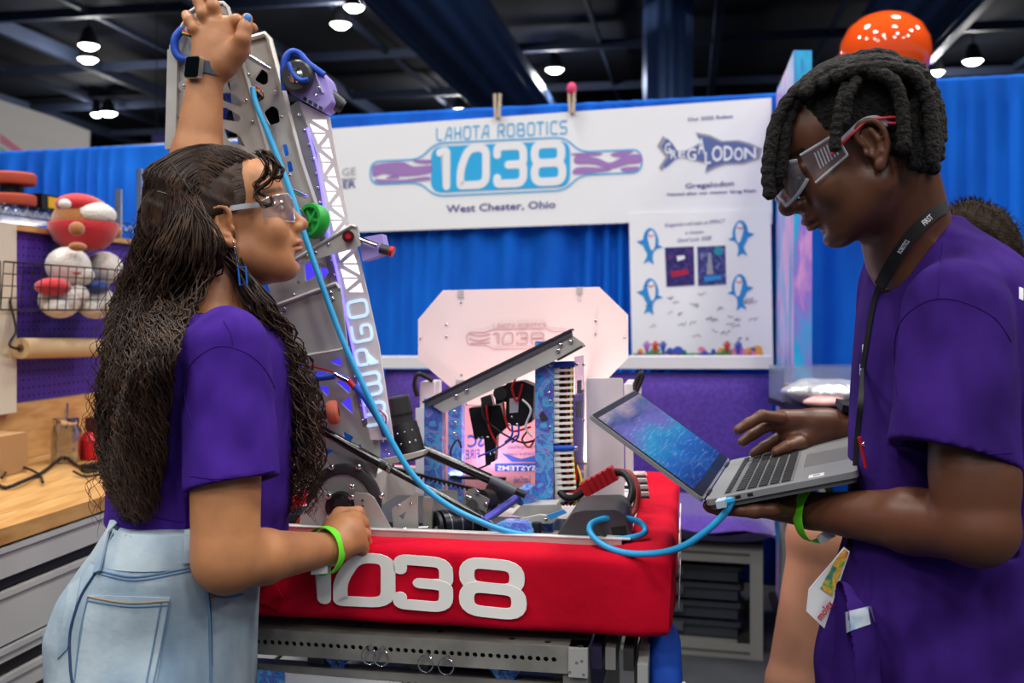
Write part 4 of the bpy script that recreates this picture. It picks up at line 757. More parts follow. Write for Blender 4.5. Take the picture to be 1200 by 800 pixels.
# cable chain: white links with wires behind
cb_ = pl('cable_carrier', [(650, 428), (672, 428), (672, 520), (680, 590), (655, 592), (651, 520)], .345, .006, m_gun, RB)
wc = [M('wire_0'), m_blk, M('wire_3', (210, 70, 40), .5), m_blk, M('wire_1')]
for i, x in enumerate((655, 659, 663, 667, 670)): ptube('bundled_wire', [(x, 428, .335), (x+1.5*sin(i), 460, .335), (x-1*sin(i*2), 500, .335), (x+1, 530, .335), (x+5, 590, .335)], .0028, wc[i], cb_, 6)
for i in range(23):
    y = 434+i*6.9; s_ = max(0, (y-525)/60)*5
    if 519 < y < 529: continue
    l = MB().bar(R(651+s_, y, .322), R(671+s_, y-.6, .322), .012, .0042).build('carrier_link', m_white, cb_); MB().bar(R(651.5+s_, y-3, .322), R(651.5+s_, y+3, .322), .004, .012, U).build('link_side', m_white, l)
for y in (427, 525): rcyl('blue_standoff', (648, y, .32), (673, y-.5, .32), .0058, m_bsl, cb_); bolts([(647, y), (675, y)], .315, cb_, .004)
cs = pl('clear_circuit_cover', [(673, 418), (684, 416), (685, 480), (684, 560), (675, 562)], .37, .003, M('clear_acrylic', (214, 210, 236), .12, trans=.75, ior=1.2), RB); pl('blue_block', [(674, 470), (682, 468), (682, 488), (675, 490)], .372, .01, m_bsl, cs); pl('blue_block', [(676, 446), (681, 445), (681, 460), (676, 461)], .372, .01, m_bsl, cs); bolts([(684, 427), (683, 458), (684, 492)], .369, cs, .003)
# black controllers hanging behind the channel
e1 = pl('motor_controller', [(593, 449), (612, 446), (626, 452), (624, 494), (610, 500), (593, 497)], .36, .045, m_blk, RB, rnd=2); pl('white_sticker', [(597, 467), (608, 465), (607, 483), (597, 484)], .359, .001, M('white_plastic'), e1); rcyl('fan_ring', (586, 461, .355), (586, 461, .37), .0135, m_gun, e1); bolts([(597, 497), (606, 497), (600, 488)], .359, e1, .003); pl('controller_arm', [(579, 455), (596, 450), (596, 470), (581, 474)], .366, .02, m_blk, e1)
e2 = pl('motor_controller', [(549, 478), (586, 474), (594, 500), (581, 512), (556, 515)], .40, .04, m_blk, RB, rnd=2); pl('lower_terminal', [(567, 510), (582, 507), (580, 540), (569, 545)], .40, .03, m_blk, e2); bolts([(561, 513), (566, 513), (572, 512), (575, 532), (579, 530)], .399, e2, .0028); pl('sensor_head', [(563, 466), (575, 462), (578, 474), (565, 478)], .39, .02, m_gun, e2)
for pts, mt_ in (([(565, 472, .39), (568, 490, .38), (585, 505, .38), (610, 518, .36), (626, 516, .36)], m_blk), ([(570, 475, .385), (573, 500, .38), (582, 520, .38)], M('wire_0')), ([(605, 442, .35), (600, 455, .35), (606, 470, .35), (612, 450, .35)], M('wire_0')), ([(590, 470, .35), (592, 490, .35), (600, 505, .35), (622, 500, .35)], M('wire_0')), ([(600, 498, .35), (600, 510, .35), (592, 518, .36)], m_bsl), ([(608, 498, .35), (607, 512, .35), (600, 518, .36)], m_bsl), ([(612, 468, .34), (622, 480, .34), (616, 500, .34), (624, 512, .34)], m_white), ([(541, 525, .42), (536, 515, .42), (528, 530, .42), (535, 545, .42), (555, 550, .42), (575, 543, .42)], m_blk), ([(560, 535, .4), (585, 524, .4), (606, 510, .4)], m_bsl), ([(618, 505, .36), (612, 515, .36), (620, 524, .36), (627, 514, .36)], M('wire_3'))): ptube('signal_wire', pts, .0022, mt_, RB, 6)
# printed clear sheet behind, octagonal panel
m_pk = M('pink_sheet', (255, 178, 170), .35); m_pb2 = M('print_blue', (36, 96, 176), .5)
sh_ = pl('printed_sheet', [(487, 478), (642, 470), (642, 578), (487, 578)], .60, .003, m_pk, RB)
def sheet_text(body, x0, y0, x1, y1, h, bold=False):   # seen from behind: mirrored
    a, b, c = R(x1, y1, .5985), R(x0, y0, .5985), R(x1, y1-h, .5985); e, u = b-a, c-a; mb = MB(); lettering(mb, body, lambda x, y, hh: a+e*x+u*y-W_*hh, bold); mb.build('lettering', m_pb2, sh_, 0)
sheet_text('SC', 548, 524, 567, 523, 14, True); sheet_text('FIRE', 546, 538, 562, 537, 11); sheet_text('Engineering and Science', 595, 526, 627, 525, 4.5); sheet_text('University of Cincinnati', 594, 534, 627, 533, 4.5); sheet_text('SugarCreek', 602, 566, 622, 565, 8)
pl('blue_band', [(580, 543), (640, 543), (640, 552), (580, 552)], .597, .002, m_pb2, sh_); a, b, c = R(628, 551, .5955), R(583, 551, .5955), R(628, 545.5, .5955); mb = MB(); lettering(mb, 'SYSTEMS', lambda x, y, hh: a+(b-a)*x+(c-a)*y-W_*hh, True); mb.build('lettering', m_white, sh_, 0)
pl('blue_swoosh', [(588, 531), (610, 538), (634, 532), (630, 541), (600, 541)], .597, .0015, m_pb2, sh_); pl('white_edge', [(487, 478), (500, 477), (500, 578), (487, 578)], .596, .003, m_tape, sh_)
oc = pl('octagon_panel', [(519, 340), (702, 336), (736, 369), (736, 419), (707, 449), (642, 474), (548, 474), (526, 452), (490, 421), (490, 374)], .74, .006, m_plx, RB)
m_eng = M('engraving', (226, 188, 190), .5)
def oc_tf(x0, y0, x1, y1, h): a, b, c = R(x0, y0, .7395), R(x1, y1, .7395), R(x0, y0-h, .7395); return a, b-a, c-a
a, e, u = oc_tf(578, 384.5, 640, 383, 5); mb = MB(); n_ = techlen('LAKOTA ROBOTICS'); techno(mb, 'LAKOTA ROBOTICS', lambda x, y, h: a+e*(x/n_)+u*y-W_*h, .14); mb.build('engraved_lettering', m_eng, oc, 0)
for ch_, x0, x1 in (('1', 579, 584), ('0', 589, 601), ('3', 606, 618), ('8', 623, 637)):
    gx = (.06, .26) if ch_ == '1' else (.1, .85); a, e, u = oc_tf(x0, 403, x1, 402.6, 13); mb = MB()
    for pts, cl in GL[ch_][1]: mb.stroke(pts, .13, lambda x, y, h: a+e*(x-gx[0])/(gx[1]-gx[0])+u*y-W_*h, .0006, bool(cl))
    mb.build('engraved_digit', m_eng, oc, 0)
mb = MB(); mb.stroke(roundpoly([(547, 389), (570, 389), (576, 385.5), (640, 384), (646, 388), (668, 388), (668, 403), (646, 403), (640, 408), (578, 409), (570, 404), (547, 404)], 6, 4), 1.1, lambda x, y, h: R(x, y, .7395-h), .0006, True); mb.build('engraved_outline', m_eng, oc, 0)
for pts in ([(550, 391), (562, 393), (574, 391)], [(550, 396), (560, 399), (574, 396)], [(552, 402), (574, 401)]): mb = MB(); mb.stroke(spline(pts, 4), 1.6, lambda x, y, h: R(x, y, .7395-h), .0006); mb.build('engraved_wing', m_eng, oc, 0)
for x, y in ((540, 345), (679, 341)): pl('panel_clip', [(x-3.5, y-5), (x+3.5, y-5), (x+3.5, y+4), (x-3.5, y+4)], .738, .008, m_alu, oc)
bolts([(540, 354), (679, 350), (523, 380), (523, 394), (698, 376), (698, 391), (493, 397), (732, 395), (541, 439)], .7395, oc, .003)
for x, hx in ((500, 495), (741, 746)): w_b = pl('white_end_box', [(x-8, 447), (x+9, 447), (x+9, 500), (x-8, 500)], .72, .07, M('white_plastic'), RB, rnd=2); ptube('carry_handle', [(hx-6, 464, .715), (hx-9 if hx < 600 else hx+8, 450, .71), (hx-4 if hx < 600 else hx+6, 438, .71), (hx+12 if hx < 600 else hx-4, 446, .71)] if hx < 600 else [(743, 458, .715), (746, 446, .71), (751, 437, .71), (752, 442, .71), (745, 460, .715)], .006, m_blk, w_b, 8)
wp = pl('white_plate', [(687, 443), (730, 443), (732, 620), (687, 620)], .42, .006, M('frosted_plastic', (236, 226, 232), .35), RB, rnd=3); pl('black_clamp', [(700, 487), (711, 477), (721, 480), (718, 488), (704, 491)], .412, .008, m_blk, wp)
pl('rear_post', [(731, 450), (741, 450), (742, 560), (733, 560)], .45, .02, M('white_plastic'), RB)
for x in (540, 690): 
    a = R(x, 460, .735); MB().bar(V((a.x, a.y, .93)), V((a.x, a.y, 1.24)), .02, .02, U).build('panel_stand', m_alu, RB)
# battery, connector, cables
bt_ = MB(); 
pts_ = [(648, 634), (671, 601), (684, 598), (722, 597), (733, 604), (739, 628), (737, 637)]
bc = pl('battery_cover', pts_, .11, .14, M('dark_grey_shell', (66, 66, 70), .55), RB, rnd=4); pl('vent_grille', [(716, 618), (733, 616), (735, 627), (718, 629)], .1085, .002, m_blk, bc)
cx = MB().bar(R(684, 574, .3), R(721, 553, .3), .035, .026).build('red_power_connector', m_redp, RB)
for i in range(5): t = .15+i*.17; MB().bar(R(684+37*t, 574-21*t, .281), R(686+37*t, 573-21*t, .281), .004, .027).build('connector_rib', M('red_dark', (150, 16, 26), .4), cx)
ptube('battery_cable', [(720, 553, .3), (733, 556, .28), (741, 572, .26), (736, 590, .24), (722, 604, .22)], .0068, m_blk, cx, 10); ptube('battery_cable', [(721, 552, .3), (739, 556, .28), (747, 574, .26), (744, 596, .24), (730, 614, .2)], .0062, M('red_cable', (150, 30, 36), .45), cx, 10); ptube('battery_cable', [(686, 573, .3), (676, 582, .3), (664, 583, .31), (656, 576, .32)], .0065, m_blk, cx, 10); ptube('battery_cable', [(686, 570, .31), (675, 578, .32), (662, 577, .33)], .006, M('red_cable'), cx, 10)
for i in range(4): ptube('signal_wire', [(660+i*4, 592, .32), (664+i*5, 580, .33), (672+i*3, 562, .34), (676, 545, .35)], .0024, (m_blk, M('wire_0'), m_blk, M('wire_1'))[i], RB, 6)
for i in range(8): pl('breaker', [(741+i*.6, 553+i*4), (756+i*.6, 553+i*4), (757+i*.6, 556+i*4), (742+i*.6, 556+i*4)], .55-i*.03, .012, m_gun if i % 2 else m_alu, RB)
# front motor, gearbox, plates
fm = rcyl('front_motor', (514, 617, .15), (562, 613, .21), .0285, M('motor_navy', (26, 26, 38), .35, .3), RB); rcyl('motor_face', (511, 617.5, .147), (514.5, 617, .15), .0275, m_blk, fm); rcyl('motor_shaft', (512, 619, .146), (512, 619, .14), .004, m_chr, fm); [rcyl('motor_band', (514+48*t, 617-4*t, .15+.06*t), (515.2+48*t, 616.9-4*t, .1515+.06*t), .0292, M('band_steel', (120, 116, 118), .35, .6), fm) for t in (.12, .38, .62, .86)]
for y in (618, 628): rcyl('spacer_rod', (462, y+2, .13), (502, y, .14), .0042, m_chr, RB)
MB().bar(R(459, 634, .13), R(470, 612, .14), .012, .006).build('blue_bracket', m_bsl, RB)
pl('blue_bracket', [(444, 628), (462, 626), (462, 630), (444, 632)], .1, .02, M('sky_plastic', (60, 150, 225), .4), RB)
gb = pl('gearbox_plate', [(541, 590), (548, 574), (557, 572), (562, 580), (574, 584), (574, 598), (562, 606), (545, 604)], .20, .006, m_dk, RB, rnd=2); rcyl('gearbox_ring', (563, 588, .207), (572, 587, .23), .022, m_blk, gb); rcyl('gear', (553, 592, .2), (553, 592, .185), .011, m_gun, gb); bolts([(548, 582), (560, 577), (570, 590), (556, 601), (551, 583)], .1995, gb, .0045); rcyl('gearbox_drum', (575, 575, .3), (598, 582, .33), .02, m_blk, gb)
MB().cyl(R(566, 611, .16), R(606, 583, .27), .0075).build('violet_tube', M('violet_tube', (84, 84, 190), .3), RB); MB().bar(R(608, 586, .27), R(625, 574, .29), .03, .025).build('marbled_block', m_mar, RB)
pl('steel_tray', [(600, 603), (612, 592), (652, 591), (655, 604), (640, 610)], .25, .05, m_alu, RB); tp = pl('steel_tab', [(606, 609), (632, 603), (655, 606), (648, 613), (612, 614)], .2, .01, m_alu, RB, rnd=2); bolts([(618, 610), (640, 608)], .1995, tp, .003)
pl('marbled_bracket', [(577, 633), (576, 618), (592, 611), (616, 613), (625, 624), (622, 634)], .115, .03, m_mar, RB, rnd=3); rcyl('cable_post', (629, 612, .14), (629, 632, .14), .0085, m_blk, RB); rbox('black_floor_tray', -.25, -.1, .115, .25, .93, .985, m_blk); pl('cyan_strip', [(640, 604), (660, 597), (664, 601), (645, 609)], .18, .006, M('sky_plastic'), RB)
rbox('front_cross_bar', i0+.03, i1-.03, .116, .14, .985, 1.008, m_alu)
# fill parts seen between mechanisms
rbox('inner_box', -.36, -.2, .36, .5, .93, 1.0, m_alu); rbox('inner_box', -.2, -.1, .5, .7, .93, 1.0, m_blk); rbox('inner_box', -.62, -.42, .32, .6, .93, .99, m_gun); rbox('inner_panel', -.46, -.40, .24, .245, .93, 1.07, M('satin_aluminium')); rbox('inner_box', -.40, -.33, .45, .6, .93, 1.01, m_dk); rbox('circuit_board', -.30, -.22, .22, .34, .975, .98, M('pcb_teal', (30, 110, 120), .4)); rbox('board_chip', -.28, -.25, .25, .28, .98, .988, m_blk)
# added LED bars and lights inside the frame to brighten octagon panel and sheet
for u, k, z, e_, c_ in ((-.24, .70, 1.06, 1.6, (1, .70, .68)), (-.42, .52, 1.05, .3, (.75, .5, 1)), (-.16, .52, 1.04, .3, (1, .5, .5))):
    bbox(MB(), u-.06, u+.06, k-.006, k+.006, z-.006, z).build('added_led_bar', m_blk, RB); l_ = bpy.data.lights.new('added_panel_light', 'AREA'); l_.shape = 'RECTANGLE'; l_.size = .12; l_.size_y = .012; l_.energy = e_; l_.color = c_; lo_ = bpy.data.objects.new('added_panel_light', l_); COL.objects.link(lo_); lo_.location = B(u, k, z+.002); dv = (W_*.35+V((0, 0, 1))).normalized(); lo_.rotation_euler = (-dv).to_track_quat('Z', 'Y').to_euler()
# ================================================================ CART
CT = thing('robot_cart', 'perforated aluminium cart carrying the red-bumpered robot', 'cart', B(-.4, .4, 0)); m_deck = M('deck_aluminium', (146, 142, 135), .5, .2, mix=(9, (110, 107, 101), .35, .7), bump=(50, .06, .002))
DU0, DU1, DZ = -.78, -.135, .874
rbox('deck', DU0, DU1, .006, .8, DZ-.004, DZ, m_deck, CT)
def perf_rail(name, u0, u1, k, z0, z1, pitch, par, r=.0042, rows=1):
    P2 = lambda u, z: B(u, k, z); holes = []
    for i in range(int((u1-u0-.02)/pitch)):
        c = u0+.02+i*pitch; holes.append([P2(c+r*cos(a), (z0+z1)/2+r*sin(a)) for a in np.linspace(0, 2*pi, 8, endpoint=False)])
    return MB().prism([P2(u0, z0), P2(u1, z0), P2(u1, z1), P2(u0, z1)], W_*.003, holes).build(name, M('cart_aluminium', (150, 148, 142), .45, .2, mix=(12, (126, 124, 119), .4, .65)), par)
fr = perf_rail('perforated_rail', DU0, DU1-.03, .003, DZ-.042, DZ, .0127, CT); rbox('rail_back', DU0, DU1, .02, .022, DZ-.04, DZ-.005, M('groove_shadow', (40, 40, 42), .8), fr); rbox('rail_end', DU1-.03, DU1, -.002, .04, DZ-.045, DZ, M('satin_aluminium'), fr)
bolts([(668, 787), (676, 776), (684, 790), (682, 774)], .0005, fr, .003, m_gun)
m_hole = M('groove_shadow')
for x, y in ((330, 722), (352, 726), (421, 733), (516, 740), (600, 748), (642, 752), (685, 745), (680, 757)):
    c = onplane(x, y, V((0, 0, DZ+.0003)), V((0, 0, 1))); MB().lathe(c, (0, 0, 1), [(.0055, 0), (.0055, .0005), (0, .0005)], 10).build('deck_hole', m_hole, CT)
for (x, y) in ((433, 768), (447, 770), (499, 777), (523, 780)):   # pull rings of the locking pins
    c = R(x, y, -.006); rg = MB().tube([c+U*.0125*cos(a)+V((0, 0, .0135*sin(a)))-W_*.002 for a in np.linspace(0, 2*pi, 20, endpoint=False)], .0011, 6, True).build('pull_ring', m_chr, CT); rcyl('pin', (x+2, y-13, .01), (x+1, y-9, -.012), .003, m_steel, rg)
lr = perf_rail('perforated_rail', DU0, DU1-.0, .02, .775, .81, .0127, CT); rbox('rail_back', DU0, DU1, .024, .06, .775, .805, m_dk, lr); pl('white_panel', [(334, 789), (470, 800), (470, 830), (334, 820)], .012, .004, m_tape, CT)
for u in (DU0+.02, DU1-.02):
    for k in (.03, .76): rbox('cart_post', u-.02, u+.02, k-.02, k+.02, .09, DZ-.046, M('cart_aluminium'), CT); MB().cyl(B(u-.015, k, .055), B(u+.015, k, .055), .053).build('caster', m_blk, CT)
for u in (-.42, -.18, -.6): MB().bar(B(u, .05, .80), B(u-.02, .76, .80), .03, .03).build('cross_member', m_dk, CT)
MB().bar(B(-.43, .03, .79), B(-.36, .35, .85), .022, .022).build('brace', m_alu, CT); MB().cyl(R(478, 805, .05), R(514, 768, .2), .008).build('brace_rod', m_chr, CT)
for x, y in ((395, 762), (592, 780)):
    MB().prism([R(a+x, b+y, .03) for a, b in ((-25, -4), (-12, -6), (-6, 6), (4, 6), (12, -4), (26, -3), (8, 18), (8, 30), (-6, 30), (-7, 18))], W_*.006).build('marbled_bracket', m_mar, CT); rcyl('bracket_hole', (x+1, y+14, .0295), (x+1, y+14, .031), .004, m_gun, CT)
pl('marbled_plate', [(296, 785), (333, 788), (333, 806), (296, 804)], .005, .005, m_mar, CT)
rbox('lower_shelf', DU0, DU1, .03, .76, .70, .71, m_dk, CT)
a = B(-.36, .12, .765); tag(lump('purple_cloth', (a.x, a.y, .752), (.09, .05, .04), M('purple_cloth', (78, 56, 140), .8, bump=(60, .5, .01)), 'crumpled purple cloth on the lower cart shelf', 'cloth', 8, .12))
# right side profiles of the cart
for i, (du, mt_) in enumerate(((.0, M('purple_dark_profile', (52, 46, 76), .4, .3)), (.022, m_dk), (.05, m_gun))): MB().bar(B(DU1+.012+du, .02, DZ-.02), B(DU1+.012+du, .8, DZ-.02), .016, .035).build('side_profile', mt_, CT)
sr = MB().bar(B(DU1+.085, -.0, DZ-.05), B(DU1+.085, .8, DZ-.05), .016, .06).build('side_profile', M('satin_aluminium'), CT)
MB().bar(B(DU1+.035, .01, .80), B(DU1+.1, .01, .80), .02, .03).build('side_tie', m_dk, CT); rbox('side_post', DU1+.077, DU1+.093, 0, .02, .3, DZ-.08, m_alu, CT)
tag(lump('crumpled_plastic', tuple(onplane(352, 720, V((0, 0, DZ)), V((0, 0, 1)))+V((0, .012, .0085))), (.028, .02, .008), M('plastic_film', (225, 225, 228), .2, .2), 'crumpled clear plastic wrap on the cart deck under the bumper', 'wrap', 11, .3))
# blue spare bumper leaning at the right of the cart
sbp = thing('spare_blue_bumper', 'blue fabric spare bumper with white digits beside the cart', 'bumper', B(-.02, .1, 0)); m_bluf = M('blue_bumper_cloth', (18, 78, 190), .75, bump=(420, .25, .001))
a0, a1 = P(775, 742, 1.70), P(781, 900, 1.55)
mb = MB(); ax_ = (a1-a0).normalized(); sx = V((1, 0, 0)); sy = ax_.cross(sx).normalized(); vs_ = []; nn = 14; m_ = 24
for i in range(m_+1):
    t = i/m_; c = a0.lerp(a1, t); e = min(1, (math.sqrt(max(0, 1-(1-min(1, t*5))**2)))+.05)
    for j in range(nn):
        q = 2*pi*j/nn; ca_, sa_ = cos(q), sin(q); vs_.append(c+sx*.028*e*(abs(ca_)**.5*(1 if ca_ > 0 else -1))+sy*.062*(abs(sa_)**.5*(1 if sa_ > 0 else -1)))
mb.add(vs_, [(i*nn+j, i*nn+(j+1) % nn, (i+1)*nn+(j+1) % nn, (i+1)*nn+j) for i in range(m_) for j in range(nn)]+[tuple(range(nn)), tuple(range(m_*nn, (m_+1)*nn))]).build('padded_cover', m_bluf, sbp, 60)
o3 = a0+ax_*.02-sy*.0635*(1 if sy.y > 0 else -1)
mb = MB()
for q, chh in enumerate('38'):
    for pts, cl in GL[chh][1]: mb.stroke(pts, .24, lambda x, y, hh: a0+ax_*(.06+q*.10+.085*x)+V((.005+.022*y, 0, 0))+V((0, -.066-hh, 0)), .0012, bool(cl))
mb.build('digit', m_white, sbp, 0)
MB().bar(a0+V((-.034, 0, -.02)), a1+V((-.034, 0, 0)), .012, .09, (0, 1, 0)).build('backing_board', M('bare_plywood', (196, 190, 180), .6), sbp)
# ================================================================ PEOPLE: smooth implicit bodies
class SDF:
    def __init__(s, lo, hi, vox):
        s.lo, s.vox = np.array(lo, float), vox; n = np.ceil((np.array(hi)-s.lo)/vox).astype(int)+1
        s.ax = [(s.lo[i]+vox*np.arange(n[i])).astype(np.float32) for i in range(3)]; s.F = np.full(n, .08, np.float32)
    def _sl(s, lo, hi):
        out = []
        for i in range(3):
            a = max(0, int((lo[i]-s.lo[i])/s.vox)-1); b = min(len(s.ax[i]), int((hi[i]-s.lo[i])/s.vox)+3)
            if b <= a: return None
            out.append(slice(a, b))
        return tuple(out)
    def _ap(s, sl, d, k, op):
        A = s.F[sl]
        if op < 0: h = np.maximum(k-np.abs(A+d), 0)/k; s.F[sl] = np.maximum(A, -d)+h*h*k*.25
        else: h = np.maximum(k-np.abs(A-d), 0)/k; s.F[sl] = np.minimum(A, d)-h*h*k*.25
    def _xyz(s, sl): return s.ax[0][sl[0]][:, None, None], s.ax[1][sl[1]][None, :, None], s.ax[2][sl[2]][None, None, :]
    def cone(s, a, b, ra, rb=None, k=.01, op=1):
        rb = ra if rb is None else rb; a, b = np.array(a, float), np.array(b, float); m = max(ra, rb)+k+.02
        sl = s._sl(np.minimum(a, b)-m, np.maximum(a, b)+m)
        if sl is None: return s
        x, y, z = s._xyz(sl); ab = b-a; L2 = float(ab @ ab)+1e-12
        t = np.clip(((x-a[0])*ab[0]+(y-a[1])*ab[1]+(z-a[2])*ab[2])/L2, 0, 1)
        d = np.sqrt((x-a[0]-t*ab[0])**2+(y-a[1]-t*ab[1])**2+(z-a[2]-t*ab[2])**2)-(ra+(rb-ra)*t); s._ap(sl, d, k, op); return s
    def chain(s, pts, rs, k=.008, op=1):
        for i in range(len(pts)-1): s.cone(pts[i], pts[i+1], rs[i], rs[i+1], k, op)
        return s
    def ell(s, c, r, Rm=None, k=.01, op=1):
        c = np.array(c, float); r = np.array(r if hasattr(r, '__len__') else (r,)*3, float); m = r.max()+k+.015; sl = s._sl(c-m, c+m)
        if sl is None: return s
        x, y, z = s._xyz(sl); x, y, z = x-c[0], y-c[1], z-c[2]
        if Rm is not None: Q = np.array(Rm).T; x, y, z = (Q[i][0]*x+Q[i][1]*y+Q[i][2]*z for i in range(3))
        k0 = np.sqrt((x/r[0])**2+(y/r[1])**2+(z/r[2])**2); k1 = np.sqrt((x/r[0]**2)**2+(y/r[1]**2)**2+(z/r[2]**2)**2)+1e-9
        s._ap(sl, k0*(k0-1)/k1, k, op); return s
    def stack(s, secs, k=.01, op=1, pw=2.):   # secs: (z, cx, cy, rx, ry) sorted by z
        A = np.array(sorted(secs), float); zz = s.ax[2]; m = .05; sl = s._sl((np.min(A[:, 1]-A[:, 3])-m, np.min(A[:, 2]-A[:, 4])-m, A[0, 0]-m), (np.max(A[:, 1]+A[:, 3])+m, np.max(A[:, 2]+A[:, 4])+m, A[-1, 0]+m))
        x, y, z = s._xyz(sl); fz = np.linspace(A[0, 0], A[-1, 0], 200); g = []
        for c in range(1, 5):
            v = np.interp(fz, A[:, 0], A[:, c]); ker = np.ones(13)/13; v = np.convolve(np.pad(v, 6, mode='edge'), ker, 'valid'); g.append(np.interp(z, fz, v))
        q = (np.abs((x-g[0])/g[2])**pw+np.abs((y-g[1])/g[3])**pw)**(1/pw); d = (q-1)*np.minimum(g[2], g[3])
        d = np.maximum(d, np.maximum(z-A[-1, 0], A[0, 0]-z)); s._ap(sl, d.astype(np.float32), k, op); return s
    def cut(s, p, n, k=.004):   # remove the half space beyond p along n
        n = np.array(n, float)/np.linalg.norm(n); x, y, z = s._xyz((slice(None),)*3); d = (x-p[0])*n[0]+(y-p[1])*n[1]+(z-p[2])*n[2]
        h = np.maximum(k-np.abs(s.F-d), 0)/k; s.F = np.maximum(s.F, d)+h*h*k*.25; return s
    def warp(s, fn):
        x, y, z = s._xyz((slice(None),)*3); s.F = s.F+fn(x, y, z).astype(np.float32); return s
    def mesh(s):
        F = s.F; ins = F < 0; n = np.array(F.shape)-1
        cnt = np.zeros(n, np.int8)
        for i in (0, 1):
            for j in (0, 1):
                for k in (0, 1): cnt += ins[i:i+n[0], j:j+n[1], k:k+n[2]]
        ci = np.argwhere((cnt > 0) & (cnt < 8)); N = len(ci); acc = np.zeros((N, 3)); w_ = np.zeros(N)
        cor = np.array([(i, j, k) for i in (0, 1) for j in (0, 1) for k in (0, 1)])
        val = np.stack([F[ci[:, 0]+c[0], ci[:, 1]+c[1], ci[:, 2]+c[2]] for c in cor], 1).astype(float)
        for a in range(8):
            for b in range(a+1, 8):
                if np.abs(cor[a]-cor[b]).sum() != 1: continue
                m = (val[:, a] < 0) != (val[:, b] < 0); t = np.where(m, val[:, a]/(val[:, a]-val[:, b]+1e-20), 0)
                acc += m[:, None]*(cor[a]+(cor[b]-cor[a])*t[:, None]); w_ += m
        verts = s.lo+(ci+acc/w_[:, None])*s.vox
        idx = np.full(n, -1, np.int32); idx[ci[:, 0], ci[:, 1], ci[:, 2]] = np.arange(N); Q = []
        for d in range(3):
            e, f = (d+1) % 3, (d+2) % 3; s0 = [slice(1, -1)]*3; s0[d] = slice(0, -1); s1 = list(s0); s1[d] = slice(1, None)
            A, Bq = ins[tuple(s0)], ins[tuple(s1)]; p = np.argwhere(A != Bq); sg = A[p[:, 0], p[:, 1], p[:, 2]]
            base = p+1; base[:, d] -= 1
            def at(de, df): q = base.copy(); q[:, e] += de; q[:, f] += df; return idx[q[:, 0], q[:, 1], q[:, 2]]
            q = np.stack([at(-1, -1), at(0, -1), at(0, 0), at(-1, 0)], 1); q[~sg] = q[~sg][:, ::-1]; Q.append(q)
        Q = np.concatenate(Q); Q = Q[(Q >= 0).all(1)]; return verts, Q
def fastmesh(name, verts, quads, mat, parent=None, attrs=None):
    lo, hi = verts.min(0), verts.max(0); org = np.array([(lo[0]+hi[0])/2, (lo[1]+hi[1])/2, lo[2]])
    me = bpy.data.meshes.new(name); me.vertices.add(len(verts)); me.vertices.foreach_set('co', (verts-org).astype(np.float32).ravel())
    me.loops.add(len(quads)*4); me.loops.foreach_set('vertex_index', quads.astype(np.int32).ravel()); me.polygons.add(len(quads)); me.polygons.foreach_set('loop_start', np.arange(0, len(quads)*4, 4, dtype=np.int32))
    me.update(calc_edges=True); me.validate(); me.polygons.foreach_set('use_smooth', np.ones(len(me.polygons), bool)); me.materials.append(mat)
    for k, v in (attrs or {}).items(): a = me.attributes.new(k, 'FLOAT', 'POINT'); a.data.foreach_set('value', v.astype(np.float32))
    o = bpy.data.objects.new(name, me); o.location = org; link(o, parent); WL[o.name] = V(org); o['_v'] = 0; del o['_v']
    return o
def bvh_of(verts, quads): return BVHTree.FromPolygons([tuple(v) for v in verts], [tuple(q) for q in quads])
def hit(bvh, x, y, off=.001):
    h = bvh.ray_cast(CAMP, ray(x, y).normalized())
    if h[0] is None: return None
    n = h[1] if h[1].dot(ray(x, y)) < 0 else -h[1]; return h[0]+n*off, n
def seam(name, bvh, pts, r, mat, par, off=.0006, res=6):
    q = [hit(bvh, p[0], p[1], off) for p in spline([(a, b) for a, b in pts], res)]; q = [h[0] for h in q if h]
    return MB().tube(q, r, 6).build(name, mat, par, 60) if len(q) > 2 else None
def decal(name, bvh, quad, nx, ny, off, mat, par, th=.001):
    a, b, c, d = [V(q) for q in quad]; top = []; ok = True
    for i in range(ny+1):
        for j in range(nx+1):
            s_, t = j/nx, i/ny; p = a*(1-s_)*(1-t)+b*s_*(1-t)+c*s_*t+d*(1-s_)*t; h = hit(bvh, p.x, p.y, off)
            top.append(h if h else top[-1])
    n = len(top); vs_ = [h[0] for h in top]+[h[0]-h[1]*(th+off) for h in top]; m = nx+1; fs = []
    for i in range(ny):
        for j in range(nx): q = (i*m+j, (i+1)*m+j, (i+1)*m+j+1, i*m+j+1); fs += [q, tuple(n+k for k in q[::-1])]
    rim = [(0, j) for j in range(nx)]+[(i, nx) for i in range(ny)]+[(ny, nx-j) for j in range(nx)]+[(ny-i, 0) for i in range(ny)]
    for i in range(len(rim)): p, q = rim[i], rim[(i+1) % len(rim)]; p, q = p[0]*m+p[1], q[0]*m+q[1]; fs.append((p, q, n+q, n+p))
    return MB().add(vs_, fs).build(name, mat, par, 50)
def headframe(origin, fwd, roll=0., s=1.):
    f = V(fwd).normalized(); up = V((0, 0, 1)); left = up.cross(f).normalized(); up = f.cross(left).normalized()
    if roll: q = Quaternion(f, roll); left = q @ left; up = q @ up
    Rm = np.array([[f[i], left[i], up[i]] for i in range(3)]); o = np.array(origin)
    return (lambda p: o+Rm @ (np.array(p, float)*s)), Rm, s
